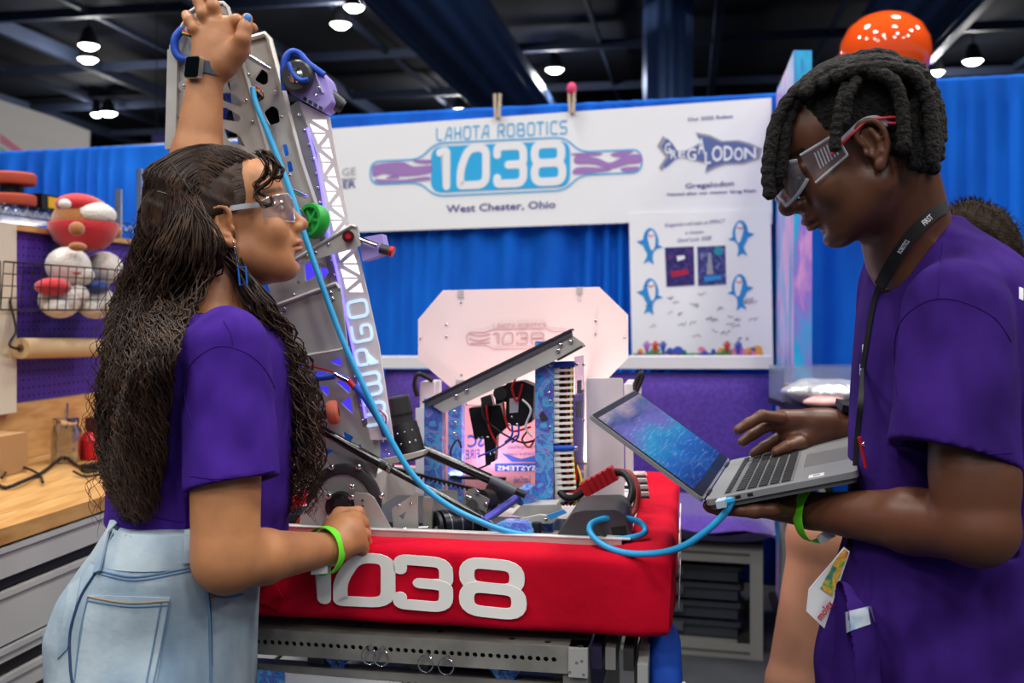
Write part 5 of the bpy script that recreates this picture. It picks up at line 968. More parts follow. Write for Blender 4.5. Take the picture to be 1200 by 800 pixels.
def head(S, T, Rm, s, male=0, ear_y=.074):
    E = lambda c, r, k=.01, op=1: S.ell(T(c), np.array(r if hasattr(r, '__len__') else (r,)*3)*s, Rm, k, op)
    C = lambda a, b, ra, rb=None, k=.008, op=1: S.cone(T(a), T(b), ra*s, (rb if rb is not None else ra)*s, k, op)
    E((-.012, 0, .046), (.097, .074, .086), .02); E((.034, 0, -.008), (.06, .060, .086), .03); E((.040, 0, -.052), (.05, .052, .04), .03)
    C((.010, .05, -.045), (.066, .022, -.078), .021, .016, .025); C((.010, -.05, -.045), (.066, -.022, -.078), .021, .016, .025)
    E((.073+male*.005, 0, -.082), (.019, .022, .016), .02); E((.052, 0, .062), (.046, .056, .045), .03)
    C((.086, -.026, .036), (.086, .026, .036), .0095+male*.002, None, .016)
    for q in (-1, 1):
        E((.100, q*.033, .014), (.018, .021, .013), .014, -1); E((.066, q*.042, -.018), (.024, .022, .024), .02)
        E((.0805, q*.032, .0155), (.0135, .0165, .0105), .006)   # closed-over eyelid mound
        C((.083, q*.02, .024), (.083, q*.045, .022), .0042, .004, .006)
    C((.093, 0, .026), (.113+male*.004, 0, -.014), .0075, .0105+male*.002, .012); E((.1155+male*.003, 0, -.0175), (.0105, .0115+male*.002, .0095), .008)
    for q in (-1, 1): E((.105, q*.0125, -.0215), (.011, .0085+male*.002, .0085), .007); E((.1085, q*.0065, -.0305), (.004, .0034, .003), .003, -1)
    E((.093, 0, -.043), (.012, .024, .016), .014)
    E((.1015, 0, -.0455), (.0095+male*.0015, .022, .0065+male*.0012), .004); E((.0985, 0, -.0570), (.0098+male*.0015, .0195, .0074+male*.0012), .004)
    C((.113, 0, -.0512), (.101, .016, -.0512), .0016, .0016, .003, -1); C((.113, 0, -.0512), (.101, -.016, -.0512), .0016, .0016, .003, -1); C((.101, .016, -.0512), (.092, .025, -.0525), .0016, .002, .003, -1); C((.101, -.016, -.0512), (.092, -.025, -.0525), .0016, .002, .003, -1)
    E((.098, 0, -.0695), (.010, .02, .006), .012, -1)
    for q in (-1, 1):   # ears
        y = q*ear_y; E((-.006, y, .004), (.017, .009, .028), .006); E((.000, q*(ear_y+.009), .006), (.0095, .0065, .016), .004, -1)
        pts = [(.006, y+q*.004, .004), (.011, y+q*.006, .018), (.006, y+q*.009, .031), (-.006, y+q*.011, .034), (-.018, y+q*.012, .028), (-.0225, y+q*.012, .012), (-.0195, y+q*.011, -.004), (-.012, y+q*.009, -.016), (-.003, y+q*.007, -.025)]
        S.chain([T(p) for p in spline(pts, 3)], [.0036*s]*25, .003); E((.0015, y+q*.006, -.026), (.0085, .005, .009), .004); E((.0095, y+q*.005, -.004), (.004, .004, .006), .003)
        S.chain([T(p) for p in ((-.010, y+q*.007, .022), (-.012, y+q*.008, .006), (-.006, y+q*.007, -.010), (.002, y+q*.006, -.014))], [.003*s]*4, .004)
def finger(S, pts, r0, r1, k=.004):
    n = len(pts); rs = [r0+(r1-r0)*i/(n-1) for i in range(n)]; S.chain(pts, rs, k)
def px3(l): return [tuple(P(*p)) for p in l]
def band(name, c, axis, rx, ry, wd, th, mat, par, up=None, n=28):
    x, y, z = frame(axis); 
    if up is not None: x = (V(up)-z*V(up).dot(z)).normalized(); y = z.cross(x)
    pts = [V(c)+x*rx*cos(2*pi*i/n)+y*ry*sin(2*pi*i/n) for i in range(n)]; nr = [(x*cos(2*pi*i/n)/rx+y*sin(2*pi*i/n)/ry).normalized() for i in range(n)]
    return MB().strap(pts, nr, wd, th, True).build(name, mat, par, 50)
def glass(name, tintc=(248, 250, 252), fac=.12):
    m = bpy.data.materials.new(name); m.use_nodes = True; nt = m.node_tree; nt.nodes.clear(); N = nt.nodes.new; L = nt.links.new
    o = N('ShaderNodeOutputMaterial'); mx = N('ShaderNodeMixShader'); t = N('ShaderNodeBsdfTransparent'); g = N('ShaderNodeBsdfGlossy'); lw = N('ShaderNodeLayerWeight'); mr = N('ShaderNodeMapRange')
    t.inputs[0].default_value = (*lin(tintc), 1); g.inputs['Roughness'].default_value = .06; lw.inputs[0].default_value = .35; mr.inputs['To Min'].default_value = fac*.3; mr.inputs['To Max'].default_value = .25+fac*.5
    df = N('ShaderNodeBsdfDiffuse'); df.inputs[0].default_value = (*lin((236, 226, 244)), 1); m0 = N('ShaderNodeMixShader'); m0.inputs[0].default_value = .07; L(t.outputs[0], m0.inputs[1]); L(df.outputs[0], m0.inputs[2])  # lilac-white diffuse veil stands in for reflections on the lens
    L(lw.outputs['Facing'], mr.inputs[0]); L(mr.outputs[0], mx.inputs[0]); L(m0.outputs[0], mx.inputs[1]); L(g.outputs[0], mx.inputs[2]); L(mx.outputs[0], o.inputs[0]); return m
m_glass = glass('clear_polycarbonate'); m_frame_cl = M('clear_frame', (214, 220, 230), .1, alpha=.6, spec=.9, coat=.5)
m_blkm = M('matte_black', (14, 14, 16), .6)
# ---------------------------------------------------------------- GIRL
GD = 1.55
girl = thing('person', 'person in purple t-shirt and light jeans reaching up to the robot tower', 'person', P(225, 365, GD)-V((0, 0, CZ)))
skinG = M('skin_warm_tan', (188, 130, 86), .48, sss=.12, bump=(300, .05, .001), tint=[('lip', (170, 92, 86)), ('brow', (70, 46, 34)), ('blush', (178, 108, 78))], mix=(18, (172, 115, 78), .4, .65))
gz = lambda y, d=GD: CZ-(y-HY)/F*d
gx = lambda x, d=GD: (x-HX)/F*d
hT, hR, hs = headframe(P(270, 271, 1.60), (cos(radians(15))*cos(radians(11)), cos(radians(15))*sin(radians(11)), sin(radians(15))), 0, .965)
S = SDF((-.70, 1.28, .98), (-.20, 1.86, 1.985), .0027)
head(S, hT, hR, hs)
S.cone(hT((-.022, 0, -.02)), P(250, 372, 1.57), .052, .056, .02)
S.stack([(gz(y), gx(x), GD, r*GD/F, ry) for y, x, r, ry in ((374, 255, 52, .09), (392, 255, 64, .15), (440, 250, 76, .145), (540, 240, 84, .12), (640, 228, 88, .125))], .03)
sh, el, wr = P(268, 412, 1.41), P(264, 657, 1.365), P(386, 643, 1.575)
S.cone(sh, el, .047, .0405, .01); S.cone(P(263, 520, 1.39), P(264, 630, 1.37), .0445, .0415, .02); m1 = V(el).lerp(V(wr), .33); S.cone(el, m1, .0395, .0385, .022); S.cone(m1, wr, .038, .0250, .012)
# resting hand on the bumper
S.cone(wr, P(400, 624, 1.605), .024, .027, .012); S.cone(P(392, 632, 1.58), P(413, 612, 1.64), .023, .022, .012); S.cone(P(398, 640, 1.57), P(416, 634, 1.60), .021, .02, .012); S.ell(P(402, 622, 1.605), (.034, .034, .024), None, .012)
for kn, pip, dip, tip in (((409, 601, 1.66), (420, 600, 1.668), (424, 613, 1.675), (421, 622, 1.675)), ((413, 610, 1.638), (425, 612, 1.645), (428, 624, 1.655), (424, 632, 1.655)), ((415, 622, 1.615), (427, 626, 1.622), (429, 636, 1.635), (425, 640, 1.638)), ((414, 635, 1.598), (424.5, 639, 1.606), (426, 645, 1.618), (421, 647, 1.622))): finger(S, px3((kn, pip, dip, tip)), .0105, .0088)
finger(S, px3(((388, 614, 1.62), (398, 603, 1.655), (410, 603, 1.685), (420, 608, 1.70))), .013, .009, .008)
# raised arm and hand
fs_, fe, fw = P(246, 402, 1.69), P(226, 236, 1.715), P(241, 92, 1.735)
S.cone(fs_, fe, .05, .043, .02); m2 = V(fe).lerp(V(fw), .35); S.cone(fe, m2, .043, .043, .01); S.cone(m2, fw, .0425, .0295, .012); S.ell(m2, (.041, .036, .06), None, .01)
S.cone(fw, P(256, 58, 1.74), .028, .029, .01); S.cone(P(240, 82, 1.735), P(237, 42, 1.74), .024, .018, .012); S.cone(P(250, 80, 1.735), P(252, 32, 1.74), .026, .021, .012); S.cone(P(258, 76, 1.735), P(266, 32, 1.74), .024, .018, .012); S.cone(P(264, 74, 1.73), P(280, 58, 1.725), .023, .020, .012)
for f_ in (((236, 42, 1.74), (229, 34, 1.73), (222, 24, 1.735), (218.5, 18, 1.75)), ((244, 32, 1.74), (238, 16, 1.728), (233, 2, 1.735), (231, -8, 1.755)), ((254, 26, 1.74), (250, 8, 1.728), (247, -8, 1.735), (246, -18, 1.755)), ((264, 27, 1.738), (277, 24, 1.735), (288, 29, 1.75), (296, 33, 1.765))): finger(S, px3(f_), .0118, .0092)
finger(S, px3(((278, 60, 1.722), (284, 46, 1.712), (287, 33, 1.715), (289.5, 22, 1.72))), .0145, .0098, .008)
gv, gq = S.mesh()
lv = (gv-hT((0, 0, 0))) @ hR
gs_ = lambda c, r: np.exp(-(((lv-np.array(c))/np.array(r))**2).sum(1)*1.2)
lip = np.clip(1.6*np.maximum(gs_((.104, 0, -.0455), (.016, .021, .0055)), gs_((.101, 0, -.0565), (.016, .019, .0065)))-.3, 0, 1)
by = np.abs(lv[:, 1]); bz = .0435-.10*np.abs(by-.03)-.06*np.clip(.02-by, 0, 1); brow = np.clip(1.5*np.exp(-((lv[:, 2]-bz)/.0042)**2)*(by > .012)*(by < .058)*(lv[:, 0] > .055)-.2, 0, .85)
blush = .18*np.maximum(gs_((.07, -.05, -.02), (.03, .03, .025)), gs_((-.008, -.08, .005), (.02, .02, .03)))
fastmesh('body', gv, gq, skinG, girl, {'lip': lip, 'brow': brow, 'blush': blush}); bodyG = bvh_of(gv, gq)
m_eye, m_iris = M('eye_white', (226, 220, 214), .15), M('iris_brown', (48, 30, 20), .1)
for q in (-1, 1):   # eyes: small almond of white with iris set into the lid mound
    c = V(hT((.0855, q*.0325, .0145))); e = MB().ell(c, (.0095, .0112, .0062), Matrix(hR.tolist())).build('eye', m_eye, girl, 180); MB().ell(V(hT((.0915, q*.0325, .0148))), (.0042, .0052, .0056), Matrix(hR.tolist())).build('iris', m_iris, e, 180)
    MB().tube([V(hT(p)) for p in ((.0905, q*.0215, .0175), (.0965, q*.031, .0222), (.092, q*.042, .0205), (.083, q*.049, .0155))], .0011, 5).build('eyelashes', m_blkm, girl)
nail = M('blue_nail_polish', (64, 138, 226), .15, coat=.6)
c = P(290, 21.5, 1.71); MB().ell(c, (.0068, .003, .0085), None, 12, 8).build('fingernail', nail, girl, 180)
# shirt
def folds(seed, amp, zdir=1.):
    g = np.random.default_rng(seed); ks = []
    for i in range(9): a = g.uniform(-.9, .9); f_ = g.uniform(35, 105); v = np.array([cos(a), g.uniform(-1, 1), sin(a)*zdir]); ks.append((v/np.linalg.norm(v)*f_, g.uniform(0, 6.28), g.uniform(.4, 1)/(f_/45)))
    def fn(x, y, z):
        w = .25*np.sin(9*x+7*z+seed)+.25*np.sin(8*y-11*z); t = 0
        for v, p, a in ks: t = t+a*np.sin(v[0]*x+v[1]*y+v[2]*z+p+2*w)
        return amp*t/3
    return fn
m_tee = M('purple_jersey', (66, 34, 136), .92, bump=(17, .6, .05, (1, 1, .45), 1.2), spec=.15, mix=(9, (57, 28, 122), .4, .62)); m_teeD = M('purple_stitch', (54, 27, 112), .9, spec=.1)
S = SDF((-.70, 1.28, 1.0), (-.26, 1.86, 1.46), .0036)
S.stack([(gz(y), gx(x), GD, r*GD/F, ry) for y, x, r, ry in ((366, 254, 38, .075), (376, 254, 54, .12), (390, 255, 70, .168), (410, 255, 80, .178), (450, 251, 90, .165), (500, 246, 96, .148), (550, 240, 101, .138), (600, 234, 105, .140), (660, 229, 103, .146))], .012)
hem = P(273, 566, 1.375); S.cone(P(266, 408, 1.415), hem+V((0, 0, -.04)), .059, .067, .014)
S.cone(P(250, 402, 1.69), P(240, 330, 1.70), .06, .06, .02)
S.warp(folds(3, .0036)); S.warp(lambda x, y, z: .0025*np.sin(70*z+30*x)*np.clip((1.16-z)/.08, 0, 1))
ha = (V(hem)-V(P(266, 408, 1.415))).normalized()
# open the sleeve: remove below the hem plane near the arm, hollow inside
sl = S._sl(np.array(hem)-.12, np.array(hem)+.12); x, y, z = S._xyz(sl); hn = (ha+V((.10, 0, 0))).normalized(); dpl = (x-hem.x)*hn.x+(y-hem.y)*hn.y+(z-hem.z)*hn.z
zone = (y < 1.455); S.F[sl] = np.where(zone & (np.sqrt((x-hem.x)**2+(y-hem.y)**2) < .085), np.maximum(S.F[sl], dpl), S.F[sl])
S.cone(hem-ha*.03, hem+ha*.03, .043, .053, .004, -1)
S.cut((gx(229), 0, gz(617)), (-.12, 0, -1))
sv, sq = S.mesh(); shirtG = bvh_of(sv, sq); shG = fastmesh('t_shirt', sv, sq, m_tee, girl)
seam('sleeve_seam', shirtG, [(226, 500), (216, 460), (222, 430), (240, 412), (262, 405), (290, 414), (310, 432), (322, 455)], .0009, m_teeD, shG, .0002)
seam('hem_stitch', shirtG, [(223, 557), (250, 561), (285, 558), (322, 551)], .0009, m_teeD, shG, .0003); seam('hem_stitch', shirtG, [(134, 592), (170, 604), (215, 612)], .0009, m_teeD, shG, .0003)
seam('shoulder_seam', shirtG, [(272, 404), (270, 390), (262, 376)], .0008, m_teeD, shG, .0004)
# jeans
JD = 1.50; jz = lambda y: CZ-(y-HY)/F*JD; jx = lambda x: (x-HX)/F*JD
m_den = M('light_washed_denim', (172, 188, 198), .85, bump=(24, .4, .008), mix=(6.5, (106, 134, 160), .40, .70, 8, (1.3, 1.3, .6))); m_denD = M('denim_seam', (92, 124, 158), .85); m_thr = M('tan_thread', (150, 128, 96), .8)
S = SDF((-.74, 1.28, .04), (-.30, 1.80, 1.10), .0055)
S.stack([(z, x, JD, r, ry) for z, x, r, ry in [(jz(y), jx(cx), r*JD/F, ry) for y, cx, r, ry in ((606, 224, 84, .128), (625, 219, 86, .134), (650, 205, 95, .150), (690, 190, 110, .153), (730, 181, 117, .155), (790, 182, 114, .155), (850, 190, 104, .155))]], .02, 1, 2.15)
for dy, dx in ((-.085, 0), (.085, .03)):
    a, b, c = (jx(190), JD+dy, jz(800)), (jx(200)+dx, JD+dy, .50), (jx(190)+dx*1.5, JD+dy*1.05, .10); S.cone(a, b, .10, .073, .04); S.cone(b, c, .073, .062, .02)
S.warp(folds(12, .0022)); S.cut((0, 0, .07), (0, 0, -1))
jv, jq = S.mesh(); jeanB = bvh_of(jv, jq); je = fastmesh('jeans', jv, jq, m_den, girl)
wb = []
for i in range(40):
    a = 2*pi*i/40; wb.append((a, V((cos(a), sin(a), 0))))
mb = MB(); vs_ = []
for zoff, gr in ((jz(640), .0035), (jz(637), .0045), (jz(608), .004), (jz(605), .002)):
    for a, dv in wb:
        yy = HY+(CZ-zoff)*F/JD; cx = np.interp(yy, [606, 625, 650], [224, 219, 205]); rx = np.interp(yy, [606, 625, 650], [84, 86, 95])*JD/F; ry = np.interp(yy, [606, 625, 650], [.128, .134, .150])
        vs_.append((jx(cx)+(rx+gr)*cos(a), JD+(ry+gr)*sin(a), zoff-.25*0*cos(a)))
mb.add(vs_, [(i*40+j, i*40+(j+1) % 40, (i+1)*40+(j+1) % 40, (i+1)*40+j) for i in range(3) for j in range(40)]); mb.build('waistband', m_den, je, 60)
for pts in ([(137, 606), (126, 640), (117, 672)], [(222, 626), (219, 660)], ): 
    q = [hit(jeanB, *p, .006) for p in spline(pts, 3)]; q = [h for h in q if h]; MB().strap([h[0] for h in q], [h[1] for h in q], .013, .003).build('belt_loop', m_den, je)
decal('back_pocket', jeanB, [(104, 697), (199, 700), (182, 806), (88, 806)], 14, 10, .0022, m_den, je, .002)
seam('pocket_stitch', jeanB, [(105, 699), (150, 706), (198, 703)], .0011, m_thr, je, .003); seam('pocket_stitch', jeanB, [(105, 703.5), (150, 710), (197, 708)], .0011, m_denD, je, .003); seam('pocket_stitch', jeanB, [(198, 703), (190, 750), (179, 805)], .0012, m_denD, je, .003); seam('pocket_stitch', jeanB, [(189, 706), (181, 750), (171, 805)], .0012, m_denD, je, .003); seam('pocket_stitch', jeanB, [(105, 699), (96, 740), (89, 800)], .001, m_denD, je, .003)
seam('yoke_seam', jeanB, [(116, 668), (160, 676), (225, 664)], .0016, m_denD, je, .0008); seam('yoke_seam', jeanB, [(116, 672), (160, 680), (225, 668)], .0012, m_denD, je, .0008)
seam('centre_seam', jeanB, [(138, 618), (122, 652), (112, 672), (95, 700), (83, 740), (83, 780), (86, 805)], .0022, M('indigo_seam', (40, 62, 100), .85), je, .0008)
seam('side_seam', jeanB, [(241, 680), (245, 720), (246, 760), (247, 804)], .0022, m_denD, je, .0008); seam('side_seam', jeanB, [(244, 690), (247, 730), (248, 780)], .0012, M('indigo_seam'), je, .0008)
seam('front_pocket_seam', jeanB, [(245, 696), (262, 700), (284, 696)], .0014, m_denD, je, .0008); decal('back_pocket', jeanB, [(82, 686), (96, 676), (80, 760), (68, 772)], 6, 8, .002, m_den, je, .002)
h = hit(jeanB, 249, 697, .001)
if h: MB().lathe(h[0], h[1], [(0, .002), (.0035, .002), (.0045, .001), (.0045, 0)], 12).build('rivet', M('copper', (176, 104, 66), .3, .9), je)
for dy, dx in ((-.089, 0), (.089, .045)):
    mb = MB(); c = V((jx(190)+dx, JD+dy, .0)); mb.ell(c+V((.05, 0, .045)), (.13, .045, .046)); mb.v = [(a, b, max(z, 0.001)) for a, b, z in mb.v]; sh_o = mb.build('shoe', M('white_sneaker', (214, 214, 216), .6), girl, 180); MB().bx((c.x-.075, c.y-.045, 0), (c.x+.175, c.y+.045, .022)).build('sole', M('white_plastic'), sh_o)
# ---- hair
m_hair = M('dark_brown_hair', (44, 29, 21), .5, spec=.3, bump=(160, .5, .004, (1, 1, .25)), mix=(30, (70, 48, 34), .45, .7))
S = SDF((-.74, 1.36, 1.0), (-.26, 1.80, 1.76), .0045)
E = lambda c, r, k=.015, op=1: S.ell(hT(c), r, hR, k, op)
E((-.016, 0, .052), (.102, .083, .090), .02); E((-.04, 0, .02), (.088, .082, .09), .03); E((-.06, 0, -.04), (.07, .075, .09), .03)
# face opening
sl = (slice(None),)*3; x, y, z = S._xyz(sl); o_ = hT((0, 0, 0)); lx = (x-o_[0])*hR[0, 0]+(y-o_[1])*hR[1, 0]+(z-o_[2])*hR[2, 0]; lz = (x-o_[0])*hR[0, 2]+(y-o_[1])*hR[1, 2]+(z-o_[2])*hR[2, 2]; ly = (x-o_[0])*hR[0, 1]+(y-o_[1])*hR[1, 1]+(z-o_[2])*hR[2, 1]
cutp = np.where(lz > .026, lx-(.040+.62*(lz-.026)+.006*np.sin(60*lz)), lx-(-.03+.070*np.clip(lz/.026, 0, 1)**1.5))/1.2
S.F = S.F+.013*np.clip(1+cutp/.035, 0, 1).astype(np.float32); S.F = np.maximum(S.F, cutp.astype(np.float32))
S.warp(lambda x, y, z: .0007*np.sin(220*(z+.5*x)+40*y)+.0005*np.sin(410*(z+.4*x)))
# inner mass below the head so that no daylight shows between strands
def lv_(y): return np.interp(y, [170, 230, 290, 350, 410, 470, 530, 580, 612], [222, 186, 160, 138, 124, 120, 120, 128, 150]), np.interp(y, [170, 230, 290, 350, 410, 470, 530, 580, 612], [262, 248, 262, 226, 200, 192, 188, 184, 178])
secs = []
for yy in (250, 290, 330, 370, 410, 460, 510, 560, 590):
    a, b = lv_(yy); dd = np.interp(yy, [250, 330, 400, 500, 600], [1.62, 1.60, 1.60, 1.59, 1.58]); secs.append((gz(yy, 1.53), gx((a+b)/2+4, 1.53), dd, max(.02, (b-a)/2*.5*1.53/F), np.interp(yy, [250, 330, 400, 590], [.06, .07, .085, .06])))
S.stack(secs, .02)
hv, hq = S.mesh(); fastmesh('hair', hv, hq, m_hair, girl)
class Strands:
    def __init__(s): s.v = []; s.f = []; s.n = 0
    def add(s, pts, r, sides=4):
        p = np.array(pts); m = len(p); t = np.gradient(p, axis=0); t /= np.linalg.norm(t, axis=1)[:, None]+1e-12; a = np.cross(t, [0.3, .9, .2]); a /= np.linalg.norm(a, axis=1)[:, None]+1e-12; b = np.cross(t, a)
        rr = np.interp(np.linspace(0, 1, m), [0, .1, .8, 1], [.6, 1, .9, .25])*r
        ring = np.stack([p+(a*cos(2*pi*j/sides)+b*sin(2*pi*j/sides))*rr[:, None] for j in range(sides)], 1).reshape(-1, 3); s.v.append(ring)
        i = np.arange(m-1)[:, None]*sides; j = np.arange(sides)[None]; q = np.stack([i+j, i+(j+1) % sides, i+sides+(j+1) % sides, i+sides+j], -1).reshape(-1, 4)+s.n; s.f.append(q); s.n += len(ring)
    def build(s, name, mat, par): return fastmesh(name, np.concatenate(s.v), np.concatenate(s.f), mat, par)
def curlpath(ctrl, npt, amp, wl, g):   # curly strand along smooth control points
    c = np.array([tuple(v) for v in spline(ctrl, 10)]); seg = np.r_[0, np.cumsum(np.linalg.norm(np.diff(c, axis=0), axis=1))]; L = seg[-1]; u = np.linspace(0, L, npt)
    p = np.stack([np.interp(u, seg, c[:, i]) for i in range(3)], 1); ph = g.uniform(0, 6.28); k = 2*pi/wl; aa = amp*np.clip(u/L*3-.5, .05, 1)*(1+.3*np.sin(u*9+ph)); w2 = u*k+ph+.8*np.sin(u*23+ph)
    p[:, 0] += aa*np.cos(w2); p[:, 1] += aa*np.sin(w2)*.8; p[:, 2] += aa*.35*np.sin(w2*1.3); return p
g = np.random.default_rng(11); ST = Strands()
def cap_pt(th, ph, inf=1.06):   # th: from front (0) over the top to the back (pi); ph: side tilt (-left .. right near)
    e = np.array((.102, .083, .090))*inf; return hT(np.array((-.016, 0, .052))+e*np.array((cos(th)*cos(ph), -sin(ph), sin(th)*cos(ph))))
for i in range(1700):
    b = g.random(); a = g.random(); near = g.random()
    ph = g.uniform(-.75, 1.25); th0 = g.uniform(.75, 1.5)+.35*max(0, ph); inf_ = g.uniform(1.03, 1.12); ctrl = [cap_pt(th, ph+.18*(th-th0), 1.03+(inf_-1.03)*min(1, (th-th0))) for th in np.linspace(th0, 2.55, 4)]
    dN = 1.585-.155*sin(min(max(ph, -.7), 1.2)*1.2)*.7; y0 = 300+g.uniform(-20, 20); n_l = 6; yend = g.uniform(540, 615) if g.random() < .8 else g.uniform(420, 540)
    for yy in np.linspace(y0, yend, n_l):
        l, r = lv_(yy); x = l+(r-l)*a+g.normal(0, 3); edge = 4*(a-.5)**2; d = np.interp(yy, [300, 360, 430, 612], [dN, 1.50+.09*b, 1.44+.14*b, 1.445+.12*b])-.0; d += .10*edge*(a < .5)*(1-.3*b) ; h_ = hit(shirtG, x, yy, 0.); d = min(d, h_[0].y-(.004+.032*near)) if h_ else d; ctrl.append(P(x, yy, d))
    ST.add(curlpath(ctrl, 54, g.uniform(.004, .010), g.uniform(.045, .085), g), g.uniform(.0009, .0019), 3)
for i in range(130):   # lock falling over the far shoulder and chest
    o = g.normal(0, 1, 2); ctrl = [hT((-.02+g.normal(0, .012), -.062+g.normal(0, .01), -.01)), P(284+o[0]*5, 322, 1.545+o[1]*.01), P(306+o[0]*8, 358, 1.545+o[1]*.018), P(330+o[0]*9, 400, 1.58+o[1]*.02), P(350+o[0]*9, 452, 1.58+o[1]*.02), P(358+o[0]*9, 505, 1.57+o[1]*.02), P(357+o[0]*9, 555, 1.56+o[1]*.02)]
    if g.random() < .6: ctrl.append(P(348+o[0]*9, 602, 1.55))
    ST.add(curlpath(ctrl, 60, g.uniform(.006, .011), g.uniform(.04, .07), g), g.uniform(.0009, .0017), 3)
for i in range(70):   # loose frizz
    y0 = g.uniform(230, 560); l, r = lv_(y0); x = l+g.uniform(-4, 6); ctrl = [P(x+12, y0-25, 1.53), P(x-g.uniform(2, 16), y0, 1.52), P(x-g.uniform(0, 22), y0+g.uniform(15, 50), 1.52), P(x-g.uniform(-8, 14), y0+g.uniform(55, 75), 1.52)]; ST.add(curlpath(ctrl, 40, .006, .05, g), .0005, 3)
for i in range(30): x, y0 = 366+g.normal(0, 6), g.uniform(430, 560); ST.add(curlpath([P(352, y0-30, 1.57), P(x, y0, 1.565), P(x+g.uniform(-8, 8), y0+35, 1.56), P(x-g.uniform(0, 20), y0+60, 1.56)], 40, .008, .045, g), .0005, 3)
for x0, y0, pts in ((0, 0, [(306, 176), (316, 180), (326, 192), (332, 200), (328, 208), (318, 206), (314, 198)]), (0, 0, [(304, 180), (318, 186), (322, 200), (314, 214), (302, 222), (300, 232), (310, 240), (320, 238), (318, 230)]), (0, 0, [(300, 178), (312, 190), (310, 206), (300, 216), (304, 226), (314, 230)])):
    for j in range(16): ST.add(np.array([tuple(v) for v in spline([P(x+g.normal(0, 1.6), y+g.normal(0, 1.6), 1.523+g.normal(0, .003)) for x, y in pts], 9)]), g.uniform(.0007, .0012), 3)
for i in range(420):  # combed strands lying over the crown
    ph = g.uniform(-.5, 1.35); th = np.linspace(g.uniform(.50, .85)+.42*max(0, ph), 2.7, 12); ST.add(np.array([cap_pt(t, ph+.22*sin(t*2), 1.045+.02*sin(9*t+i)) for t in th]), g.uniform(.001, .002), 3)
for i in range(520):  # fine baby hair feathering the hairline at the temples
    q = -1 if g.random() < .65 else 1; z0 = g.uniform(.028, .118); pts = []
    for t in np.linspace(-.014, .075, 7):
        z = z0-.12*max(t, 0)+.0; x = .040+.62*(z0-.026)+.006*sin(60*z0)-t*g.uniform(.97, 1.03); rr = 1-((x+.016)/.102)**2-((z-.052)/.090)**2
        if rr <= .002: continue
        pts.append(hT(np.array((x, q*.083*math.sqrt(rr)*(.985+.5*max(0, min(t, .035))), z))))
    if len(pts) > 3: ST.add(pts, g.uniform(.0005, .0009), 3)
hairS = ST.build('hair_strands', m_hair, girl)
for a, b in (((200, 190), (226, 228)), ((184, 224), (201, 229))): p, q = P(*a, 1.49), P(*b, 1.505); tag(MB().tube([p, p.lerp(q, .5)-V((0, .002, 0)), q], .0013, 6).build('hair_pin', m_gun), 'dark metal hair pin above the ear with the blue earring, %s' % ('the longer slanted one' if a[0] > 190 else 'the shorter one'), 'hair pin', 'hair pins')
# ---- things the girl wears
def wrap_lens(T, name, mat, par, zlo, zhi, c=(.034, 0, 0), rx=.078, ry=.071, phi=1.25, th=.0016, notch=True):
    n, m = 30, 8; vs_ = []
    for lay in (0, th):
        for i in range(n+1):
            f_ = -phi+2*phi*i/n; e = abs(f_)/phi
            for j in range(m+1):
                t = j/m; nose = max(0, 1-(f_/.24)**2)*.024 if notch else 0; zl = zlo*(1-.55*e**3)+nose; zh = zhi*(1-.35*e**4); z = zl+(zh-zl)*t; bul = 1-.06*(2*t-1)**2
                vs_.append(V(T((c[0]+(rx*bul-lay)*cos(f_), c[1]+(ry*bul-lay)*sin(f_)*1.0, c[2]+z))))
    q = (n+1)*(m+1); fs = [];  w_ = m+1
    for i in range(n):
        for j in range(m): k = (i*w_+j, (i+1)*w_+j, (i+1)*w_+j+1, i*w_+j+1); fs += [k, tuple(q+x for x in k[::-1])]
    return MB().add(vs_, fs).build(name, mat, par, 180)
sg = thing('safety_glasses', 'clear safety glasses worn by the person in light jeans', 'safety glasses', hT((.1, 0, .0)))
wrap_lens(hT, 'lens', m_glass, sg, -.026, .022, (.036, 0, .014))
def edge_line(T, par, z, e0, mat, name, r=.0012, c=(.036, 0, .014), rx=.078, ry=.071, phi=1.25, low=False):
    pts = []
    for f_ in np.linspace(-phi, phi, 30):
        e = abs(f_)/phi; nose = max(0, 1-(f_/.24)**2)*.024 if low else 0; zz = z*(1-(.55*e**3 if low else .35*e**4))+nose; pts.append(V(T((c[0]+(rx*.94-.0008)*cos(f_), c[1]+(ry*.94-.0008)*sin(f_), c[2]+zz))))
    MB().tube(pts, r, 6).build(name, mat, par)
edge_line(hT, sg, .022, .35, m_frame_cl, 'lens_rim'); edge_line(hT, sg, -.026, .55, m_frame_cl, 'lens_rim', low=True)
for q in (-1, 1):
    pts = [(.058, q*.068, .024), (.035, q*.077, .026), (.008, q*.080, .028), (-.012, q*.0815, .028), (-.032, q*.079, .018)]; MB().strap([V(hT(p)) for p in spline(pts, 5)], [V(hR @ np.array((0, q, 0)))]*21, .008, .003).build('temple', m_frame_cl, sg); MB().tube([V(hT(p)) for p in spline(pts, 5)], .0012, 6).build('temple_edge', M('temple_grey', (170, 174, 184), .2), sg)
er = thing('dangle_earring', 'silver chain earring with blue rectangle below the safety glasses', 'earring', P(284, 334, 1.515)); ep = P(274, 284, 1.515)
MB().ell(ep, .0022).build('stud', m_chr, er)
for i in range(7): c = ep.lerp(P(279, 313, 1.515), (i+.6)/7.2); MB().tube([c+V((.0016*cos(a) if i % 2 else 0, .0016*cos(a) if not i % 2 else 0, .0027*sin(a))) for a in np.linspace(0, 2*pi, 8, endpoint=False)], .0005, 5, True).build('chain_link', m_chr, er)
